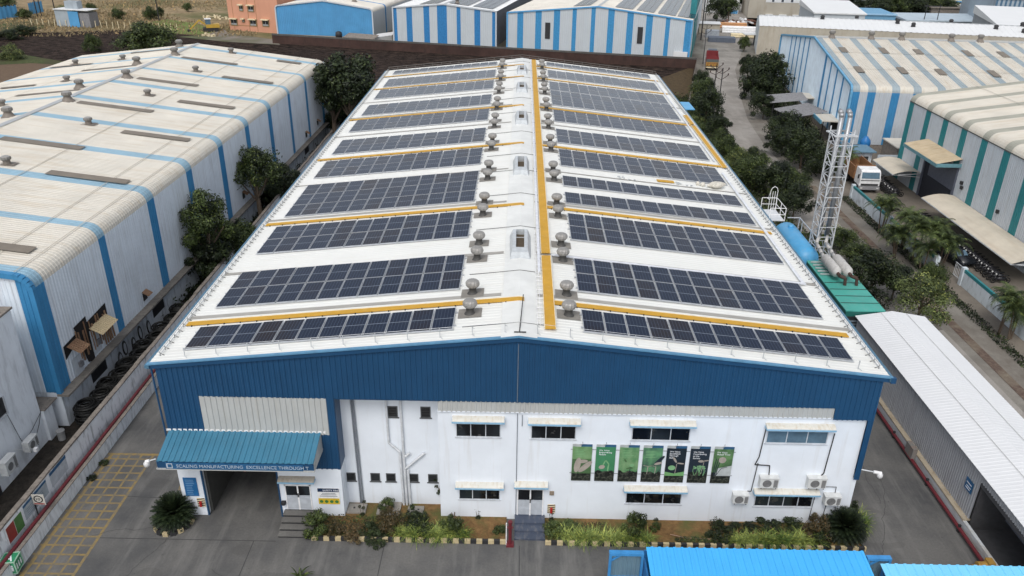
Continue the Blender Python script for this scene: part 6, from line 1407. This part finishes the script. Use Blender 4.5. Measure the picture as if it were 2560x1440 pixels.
for i,(l,px,py,z,r,k,v) in enumerate((
 ('big green bush tree on the ploughed field behind the left warehouse',365,100,2.6,52,'m1',.7),
 ('small olive tree in the middle of the ploughed field',228,112,1.5,17,'m1',1.3),('pale green bush at the left edge of the ploughed field',28,133,1.2,22,'l1',.9),
 ('dark shrub in dry grass left of the lawn',375,35,1.4,14,'m1',1.1),('small dark tree behind the field hut',226,22,1.5,10,'m1',1.1),('loose shrub in the dry grass centre',292,36,1.3,13,'m1',.9),('slim small tree by the lawn edge',400,30,2,8,'m1',1.3),
 ('dark far bush by the pink building top',470,18,1.2,9,'m1',1),('far olive shrub in the dry grass on the left',160,30,1.2,14,'l1',1.),('far dark bush at the top left corner',10,8,1.5,20,'m1',.7),('far shrub beside the long tarpaulin',60,35,1.2,14,'m1',.7),
 ('dark clipped bush line at the left field corner',18,88,1.,22,'d1',.5),('second dark bush at the left field corner',62,76,1.,20,'d1',.5),
 ('dark tree left of the road near the brick wall end',1755,205,2.5,20,'d1',1.3),('green topped tree left of the road',1762,232,3,30,'m1',1.1),('dark dense tree beside the electric poles',1768,262,2.8,34,'d2',1.1),('dark low tree under the electric poles',1795,318,2.2,28,'d1',1.),
 ('light green shrub left of the road beside the eave',1755,330,1.2,22,'m1',.9),('bushy green shrub mass right of the eave rail',1815,372,1.8,34,'m1',.9),('light green shrub beside the road bend',1850,395,1.5,28,'l1',.8),('mid green tree left of the access cage',1880,430,2.2,40,'m1',.9),
 ('broad dark tree above the access cage',1935,445,2.8,42,'d1',.95),('dark tree behind the blue water tank',1990,498,2.5,38,'d2',.9),('dark tree left of the lattice tower',1968,455,2.5,36,'m1',.9),
 ('light bushy shrub between the far eave and the road',1738,305,1.0,20,'l1',.8),('mid green shrub below the electric poles',1800,345,1.5,26,'m1',.8),('pale green shrub by the eave walkway strip',1838,405,1.2,24,'l1',.8),('pale shrub mass above the roof access cage',1905,445,1.3,30,'l1',.8),('green shrub mass by the road left edge',1885,395,1.6,30,'m1',.8),('green roadside shrub near the tower middle',1990,455,1.4,30,'m1',.9),('low light shrub left of the tower middle',1955,485,1.4,26,'l1',.8),
 ('large dark tree right of the road by the far white wall',1915,190,4,46,'d2',1.1),('tree with pale top beside the blue striped gable',1943,168,5,24,'m2',1.1),('dark tree below the large roadside tree',1910,215,2.5,38,'d1',1.),('left drooping roadside tree',1872,165,2.5,20,'d1',1.2),
 ('dark tree mass against the blue gable',1912,262,2.2,30,'d1',.9),('dark roadside tree before the grey tin roofs',1968,322,2.4,40,'d2',1.),('dark roadside tree beside the lattice tower top',2010,365,3,42,'d1',1.),('low dark tree right of the road shoulder',1960,350,2.2,34,'d1',.9),('small dark tree left of the tipper lorry',2060,405,2.4,30,'d2',1.),
 ('dark round tree between the generator and the road',2185,682,2.4,58,'d2',.9),('second dark tree behind the round one',2240,700,2.,38,'d1',.9),('open light green tree above the white shed roof',2310,735,3.2,52,'l1',.85),('green shrub row right of the tower foot',2115,600,1.2,34,'m1',.7),('green shrub beside the exhaust ducts',2085,585,1.2,26,'l1',.8),('low shrub between the ducts and the road',2150,635,1.2,34,'m1',.7),('leafy shrub by the yard gate',2330,690,1.4,30,'m1',1.),
 ('dark tree at the far end of the road behind the scrap yard',1795,22,3.5,26,'d1',.9),('lighter tree top beside it at the road end',1825,15,4.5,20,'m1',1.1),('narrow tree by the white warehouse gate',1862,108,2,12,'m1',1.3),
 ('far right tree mass left part',2195,18,4,28,'d1',.7),('far right tree mass second part',2235,12,4,30,'m1',.7),('far right tree behind the dark shed',2290,18,3,30,'d2',.7),('far right tree by the long brown wall',2345,10,3,28,'m1',.7),('far right dark tree by the tarpaulin roof',2440,12,4,24,'d1',.9),('far right tree beside the white lorry',2370,22,2,18,'d1',.8),('light green bush before the grey hall',2480,70,2,18,'l1',.8),('dark far tree at the top right of the road',2150,12,3,14,'d1',.8),
 ('far tree behind the teal block',2475,-2,4,26,'d1',.8))):
    treepx(l,px,py,z,r,k,v)
# palms (areca)
def palmmesh(seed,nf=13,spread=1.5):
    rr=random.Random(seed); m=MB()
    for k in range(nf):
        a=k*2.4+rr.uniform(-.2,.2); el=rr.uniform(.5,1.35); L=rr.uniform(1.3,1.9)*spread/1.5; pts=[]; dirh=Vector((math.cos(a),math.sin(a),0)); p=Vector((0,0,0)); d=dirh*math.cos(el)+Vector((0,0,math.sin(el)))
        side=Vector((-math.sin(a),math.cos(a),0))
        for j in range(10):
            pts.append(p.copy()); p=p+d*(L/9); d=(d+Vector((0,0,-.17-.03*j))).normalized()
        for j in range(1,10):
            w_=.36*math.sin(math.pi*min(1,(j+1)/10.5))+.06
            for s in (-1,1):
                for q in (0,.33,.66):
                    b_=pts[j-1].lerp(pts[j],q); tdir=(pts[j]-pts[j-1]).normalized(); tip=b_+side*s*w_+tdir*.16+Vector((0,0,-.10)); m.face([b_,b_+tdir*.05,tip])
        m.path(pts,.012,3)
    o=m.build('fronds',L_PM); d=o.data; bpy.data.objects.remove(o); return d
PMS=[palmmesh(1),palmmesh(2),palmmesh(3)]
def palm(lab,px,py,zc,h,ns=3,sc=1.2):
    P=PZ(px,py,zc); t=thing('areca_palm',lab,'palm',(P.x,P.y,0),px*.1,'areca palms along the compound walls'); rr=random.Random(int(px))
    for k in range(ns):
        dx,dy=rr.uniform(-.7,.7),rr.uniform(-.6,.6); hh=zc+rr.uniform(-.7,.5); m=MB(); m.tube((dx*.4,dy*.4,0),(dx,dy,hh),.07,6,r1=.05); m.build('trunk',BARK,t)
        c=bpy.data.objects.new('fronds',PMS[k%3]); COL.objects.link(c); c.parent=t; c.location=(dx,dy,hh); c.rotation_euler=(0,0,rr.uniform(0,6)); c.scale=(sc,sc,sc)
for l,px,py,z,n in (('first areca palm near the lorry gate post',2215,520,2.8,4),('second areca palm above the pale compound wall',2268,548,3,4),('third areca palm in the row by the wall',2252,590,2.2,4),('fourth areca palm before the motorcycle row',2305,585,2.8,4),('fifth areca palm before the motorcycle row',2318,625,2.2,3),('last areca palm of the row by the yard gate',2362,610,2.6,4),('tall areca palm at the right edge beside the wall',2520,752,3.,3),('lower areca palm at the right edge',2545,790,2.2,3),('small areca palm left of the lorry cab',2112,398,2.2,3),('areca palm top right of the gate post',2345,575,3.2,3)): palm(l,px,py,z,0,n)
# planter plants
def shrub(lab,px,py,z,rpx,key,vert=1.,grp=None):
    P=PZ(px,py,z); r=rpx*(P-Vector(CAMP)).length/FPX/.8; t=thing('round_shrub',lab,'shrub',(P.x,P.y,.1),px,grp); c=bpy.data.objects.new('foliage',CR[key]); COL.objects.link(c); c.parent=t; c.location=(0,0,z-.1); c.scale=(r,r,r*vert)
    s=bpy.data.objects.new('stem',TRK); COL.objects.link(s); s.parent=t; s.scale=(z*.8,)*3; return t
for l,px,py,z,r,k,v in (('round bronze tipped bush right of the side door steps',793,1308,.65,32,'s1',1.1),('small pink flowering low bush beside the first bush',835,1322,.35,20,'r1',.8),('reddish brown ball bush in the middle of the left bed',978,1303,.6,30,'r1',1.1),('dark bush before the drain pipes',1035,1295,.55,28,'s2',1.1),('dark bush right below the dark one',1060,1318,.4,22,'s2',.9),
  ('upright green bush at the climbing shrub',1130,1315,.6,26,'s1',1.3),('low dark bush by the manholes',925,1325,.3,26,'s2',.7),('leafy plant against the recessed wall',968,1262,.6,20,'s1',.9),('low bush left of the hydrant',1250,1325,.25,16,'s1',.7),('low clipped hedge right of the front steps',1385,1325,.35,28,'s1',.9),('second low hedge beside the front steps',1420,1318,.3,24,'s1',.6),
  ('round bronze topped bush in the right bed',1590,1312,.7,30,'s1',1.2),('small thin bush right of the bronze topped bush',1640,1318,.35,13,'s1',1.2),('round bush below the small air conditioner',1805,1325,.6,27,'s2',1.1),('low dark ground bush right of it',1850,1318,.25,24,'s2',.6),('round reddish bush near the right corner',2045,1322,.65,30,'r1',1.1),('green core of the same corner bush group',2052,1335,.5,24,'s2',1.),('low dark hedge under the right window',1960,1312,.25,38,'s2',.5),('dark hedge beside it under the right window',1905,1312,.25,30,'s2',.5),('tall thin bush round the right corner',2130,1270,.9,16,'s2',1.3),('low shrub patch in the left bed centre',880,1335,.25,30,'r1',.6),('grassy dark clump by the left kerb',950,1345,.25,26,'s2',.6),('small grey green agave like clump in the left bed',888,1320,.3,12,'s3',.9)):
    shrub(l,px,py,z,r,k,v)
t=thing('climbing_shrub','dark climbing shrub with arching branches against the white wall','shrub',PZ(1135,1300)); m=MB(); m.path([(0,0,.1),(.1,.6,1.0),(.5,1.0,1.5)],.03,4); m.path([(0,0,.1),(-.5,.7,1.0),(-1.0,1.0,1.5)],.03,4); m.path([(.1,.6,1.0),(.9,.9,1.25),(1.3,.95,1.3)],.02,4); m.build('branches',BARK,t)
for (x,y,z,s) in ((.5,1.0,1.4,.22),(-.8,.9,1.2,.25),(.1,.7,1.0,.28),(-.4,.7,.9,.25),(1.0,.95,1.25,.16),(.3,.9,1.2,.2),(-1.05,1.0,1.5,.12),(-1.1,1.05,1.9,.1),(.55,1.05,1.75,.12)):
    c=bpy.data.objects.new('foliage',CR['s2']); COL.objects.link(c); c.parent=t; c.location=(x,y,z); c.scale=(s,)*3
for i,(px,py) in enumerate(((1195,1285),(905,1278),(1378,1290),(1640,1290))):
    t=thing('wall_weed','small straggling plant climbing the wall base, %s'%['left of the hydrant','beside the corner pier','beside the front door','right of the bronze bush'][i],'plant',PZ(px,py+18),0,'small plants at the wall base'); MB().path([(0,0,0),(.05,.3,.5),(.1,.4,.9)],.012,4).path([(0,0,0),(-.15,.3,.6)],.012,4).build('stem',BARK,t)
    for (x,y,z,s) in ((.1,.4,.85,.12),(.05,.3,.5,.12),(-.15,.3,.6,.1),(0,.1,.2,.16)):
        c=bpy.data.objects.new('foliage',CR['s2']); COL.objects.link(c); c.parent=t; c.location=(x,y,z); c.scale=(s,)*3
def blades(seed,n,L,w_,mat,up=.9):
    rr=random.Random(seed); m=MB()
    for k in range(n):
        a=rr.uniform(0,6.283); el=rr.uniform(.5,1.45)*up; p=Vector((rr.uniform(-.08,.08),rr.uniform(-.08,.08),0)); d=Vector((math.cos(a)*math.cos(el),math.sin(a)*math.cos(el),math.sin(el))); side=Vector((-math.sin(a),math.cos(a),0)); l=L*rr.uniform(.6,1.15); prev=None
        for j in range(6):
            ww=w_*(1-j/5.5); cur=(p-side*ww,p+side*ww)
            if prev: m.face([prev[0],prev[1],cur[1],cur[0]])
            prev=cur; p=p+d*l/5; d=(d+Vector((0,0,-.33))).normalized()
    return m
SPM=[]
for s in (1,2,3):
    o=blades(s,70,.62,.017,L_SP).build('leaves',L_SP); SPM.append(o.data); bpy.data.objects.remove(o)
rr=random.Random(17); idx=0
runs=[('left bed',-6.4,-2.7,12,-1.45),('right bed by the steps',2.4,7.0,13,-1.45),('middle of the right bed',11.6,13.9,9,-1.45),('right part of the right bed',14.1,16.0,8,-1.4)]
for nm,x0_,x1_,n,yy in runs:
    for k in range(n):
        x=x0_+(x1_-x0_)*k/(n-1); t=thing('spider_plant','pale spider plant in the %s, %s in its row'%(nm,ordn(k)),'plant',(x+rr.uniform(-.08,.08),yy+rr.uniform(-.12,.2),.12),rr.uniform(0,6),'spider plants along the striped kerb')
        c=bpy.data.objects.new('leaves',SPM[k%3]); COL.objects.link(c); c.parent=t; s=rr.uniform(1.1,1.6); c.scale=(s,s,s)
for k in range(5):
    t=thing('spider_plant','pale spider plant at the far right corner of the bed, %s'%ordn(k),'plant',(19.0+rr.uniform(-.3,.3),-.6+k*.25,.2),0,'spider plants along the striped kerb'); c=bpy.data.objects.new('leaves',SPM[k%3]); COL.objects.link(c); c.parent=t; c.scale=(1.4,1.4,1.9)
# cycads
def cycad():
    rr=random.Random(3); m=MB()
    for k in range(150):
        a=k*2.39996; el=1.45-1.4*(k/150)+rr.uniform(-.08,.08); p=Vector((0,0,.35)); d=Vector((math.cos(a)*math.cos(el),math.sin(a)*math.cos(el),math.sin(el))); side=Vector((-math.sin(a),math.cos(a),0)); L=1.0
        for j in range(9):
            q=p+d*L/9; tdir=d.copy(); w_=.24*math.sin(math.pi*min(1,(j+1.5)/10.5))
            for s in (-1,1):
                for f in (0,.5): b_=p.lerp(q,f); m.face([b_,b_+tdir*.06,b_+side*s*w_+tdir*.09+Vector((0,0,.03))])
            m.face([p-side*.008,p+side*.008,q+side*.008,q-side*.008]); p=q; d=(d+Vector((0,0,-.10))).normalized()
    return m
o=cycad().build('fronds',L_CY); CYM=o.data; bpy.data.objects.remove(o)
for l,x,y,s in (('large dark cycad in the curved striped bed by the gate pier',-18.7,-.6,1.25),('dark cycad at the right end of the planter bed',17.9,-.7,1.2)):
    t=thing('cycad',l,'cycad',(x,y,.1)); c=bpy.data.objects.new('fronds',CYM); COL.objects.link(c); c.parent=t; c.scale=(s,)*3; MB().tube((0,0,0),(0,0,.5),.2,10).build('trunk',BARK,t)
P=PZ(752,1436); t=thing('banana_leaf_plant','small broad leafed plant at the bottom edge of the picture','plant',(P.x,P.y-.25,0)); m=blades(9,9,.9,.09,L_MD,1.05); m.build('leaves',L_MD,t)
for i,(x,y) in enumerate(((-24.95,4.2),(-25.0,2.8))):
    t=thing('drain_weed','dark weed tuft at the foot of the left parapet wall, %s'%('farther' if i==0 else 'nearer'),'plant',(x,y,0),0,'weed tufts at the parapet foot'); c=bpy.data.objects.new('foliage',CR['s2']); COL.objects.link(c); c.parent=t; c.location=(0,0,.12); c.scale=(.35,.35,.18)
# low dark undergrowth along gaps
def undergrowth(lab,pts,n,seed,mat,size=.12,hmax=.7):
    rr=random.Random(seed); m=MB()
    (x0_,y0_),(x1_,y1_),wd=pts
    for k in range(n):
        f=rr.random(); x=x0_+(x1_-x0_)*f+rr.uniform(-wd,wd); y=y0_+(y1_-y0_)*f+rr.uniform(-.5,.5); z=rr.random()**1.5*hmax*(.5+.5*math.sin(y*1.7)*math.sin(x*3+y*.4))+.02
        nrm=Vector((rr.uniform(-1,1),rr.uniform(-1,1),rr.uniform(0,1.2))).normalized(); t1=nrm.orthogonal().normalized(); t2=nrm.cross(t1); s=size*rr.uniform(.6,1.3); p=Vector((x,y,z)); m.face([p-t1*s,p+t2*s*.5,p+t1*s,p-t2*s*.5])
    o=m.build('undergrowth',mat); o['kind']='stuff'; o['label']=lab; o['category']='undergrowth'; return o
undergrowth('dark weedy undergrowth in the gap beside the left warehouse',((-27.5,22),(-27,84),1.2),9000,1,L_DK,.14,1.3)
undergrowth('green undergrowth strip between the factory and the road',((27.3,36),(28.2,108),2.2),16000,2,L_MD,.15,1.6)
undergrowth('leafy weeds along the near road edge',((28.8,22),(29.6,44),1.0),4500,3,L_MD,.12,1.0)
undergrowth('dark weeds under the trees right of the road',((38.8,64),(47,118),2.6),14000,4,L_DK,.16,1.6)
undergrowth('weeds along the foot of the compound wall',((38.3,16),(38.2,56),.5),4500,5,L_DK,.1,.5)
undergrowth('low green ground cover in the left planter bed',((-10.5,-.2),(-5.2,-.2),1.0),5200,6,L_MD,.05,.22) if 0 else None
rr=random.Random(44); m=MB()
for k in range(5200):
    reg=rr.choice([(-10.6,-4.8,-1.5,.0),(-10.6,-4.8,-1.5,.0),(1.7,5.0,-1.4,-.2),(13.5,18.4,-1.4,0),(8.6,13.5,-1.6,-1.2)]); x=rr.uniform(reg[0],reg[1]); y=rr.uniform(reg[2],reg[3])
    s=.05*rr.uniform(.6,1.3); a=rr.uniform(0,3.1); p=Vector((x,y,.12+rr.uniform(0,.14))); t1=Vector((math.cos(a),math.sin(a),rr.uniform(-.3,.6))).normalized(); t2=Vector((-math.sin(a),math.cos(a),rr.uniform(-.3,.6))).normalized(); m.face([p-t1*s,p+t2*s*.5,p+t1*s,p-t2*s*.5])
o=m.build('ground_cover',L_MD); o['kind']='stuff'; o['label']='low green ground cover in the planter beds'; o['category']='ground cover'
# dry grass tufts on the far field
rr=random.Random(45); m=MB()
for k in range(13000):
    P=PZ(rr.uniform(-20,640),rr.uniform(2,92)); 
    if P.x>-62 and P.y<200: continue
    
    if math.sin(P.x*.09)+math.sin(P.y*.13+P.x*.04)<rr.uniform(-1.2,1.2): continue
    s=rr.uniform(.12,.38); a=rr.uniform(0,3.14); dx,dy=math.cos(a)*s,math.sin(a)*s; m.face([(P.x-dx,P.y-dy,-.1),(P.x+dx,P.y+dy,-.1),(P.x+dx*.4,P.y+dy*.4,rr.uniform(.2,.6))])
o=m.build('dry_grass_tufts',leafmat('dry_tuft',(.20,.155,.085),(.34,.27,.165))); o['kind']='stuff'; o['label']='dry yellow grass tufts across the far field'; o['category']='grass'
# tin roofs near the gable (torn grey sheets)
for i,(px,py,l) in enumerate(((1968,250,'tattered grey tin roof sheets under the trees, upper part'),(2003,282,'tattered grey tin roof sheets under the trees, lower part'))):
    P=PZ(px,py,3); t=thing('tin_shelter',l,'shelter',(P.x,P.y,0),R_(-8+20*i)); m=MB(); corr(m,[(-3.0,3.0),(2.6,3.7)],-2.8,2.8,'y',.5,.1); m.build('roof',paint('grey_weathered_tin',(.24,.24,.25),.6,.7,(.08,.08,.08),(1,1,1),2) if 'grey_weathered_tin' not in MATS else MATS['grey_weathered_tin'],t); MB().beam((-2.4,-2.4,0),(-2.4,-2.4,2.7),.1).beam((2.4,-2.4,0),(2.4,-2.4,3.2),.1).beam((-2.4,2.4,0),(-2.4,2.4,2.7),.1).build('post',DARK,t)
P=PZ(1938,290); m=MB(); 
# =================== FRONT RIGHT SHELTERS ===================
BR=paint('vivid_blue_roof',(.065,.42,.82),.4,.1,(.05,.33,.65),(.3,1,1),1.2,var=.05); BR2=paint('sky_blue_roof',(.19,.58,.87),.45,.1,(.3,.6,.8),(.3,1,1),1.2,var=.05); BF=flat('blue_frame_paint',(.03,.17,.42),.5)
t=thing('blue_shelter','vivid blue corrugated roofed gate shelter at the bottom edge','shelter')
m=MB(); corr(m,[(-9.4,2.5),(-4.98,3.02)],6.3,16.75,'x',.36,.045); m.build('roof',BR,t)
m=MB(); m.box(6.2,-9.3,0,6.28,-5.1,2.5); m.box(16.7,-9.3,0,16.78,-5.1,2.5); m.box(6.2,-5.1,0,16.7,-5.05,2.9); m.build('wall',BF,t)
GFB=flat('bright_frame_blue',(.05,.25,.55),.5); GPB=paint('panel_blue_grey',(.13,.22,.28),.6,.3,(.2,.25,.28),(2,2,.2),2)
for (x0_,x1_,l) in ((4.5,6.15,'blue framed corrugated gate panel left of the vivid blue roof'),(16.8,17.95,'narrow blue framed gate panel between the two blue roofs')):
    t=thing('blue_gate_panel',l,'gate',(x0_,-5.4,0)); W_=x1_-x0_; m=MB()
    m.box(0,-.05,2.86,W_,.2,3.0); m.box(0,-.05,0,.12,.1,2.86); m.box(W_-.12,-.05,0,W_,.1,2.86); m.box(.12,-.02,1.4,W_-.12,.06,1.5); m.beam((.1,.02,2.5),(.55,.02,2.87),.08); m.build('frame',GFB,t)
    m=MB(); corr(m,[(.07,.1),(.07,2.8)],.12,W_-.12,'x',.2,.03); m.build('corrugated_panel',GPB,t)
t=thing('sky_blue_shelter','pale sky blue corrugated roof at the bottom right corner','shelter'); m=MB(); corr(m,[(-10,2.5),(-5.75,3.0)],17.25,33,'x',.42,.045); m.build('roof',BR2,t)
m=MB()
for x in (17.4,22,27,32): m.beam((x,-5.9,0),(x,-5.9,2.95),.12); m.beam((x,-9.8,0),(x,-9.8,2.5),.12)
m.build('post',BF,t)
P=PZ(2462,1408,.6); t=thing('pump_set','small yellow pump set at the end of the right fire pipe','pump',(P.x,P.y,0)); MB().box(-.5,-.35,0,.4,.35,.12).tube((-.35,0,.4),(.3,0,.4),.24,10).box(.1,-.2,.1,.45,.25,.75).tube((-.6,0,.4),(-.35,0,.4),.08,8).build('pump',paint('pump_yellow',(.42,.25,.06),.6,.5,(.15,.08,.04),(1,1,1),3),t)
if mt.location.z<-10: bpy.data.objects.remove(mt)
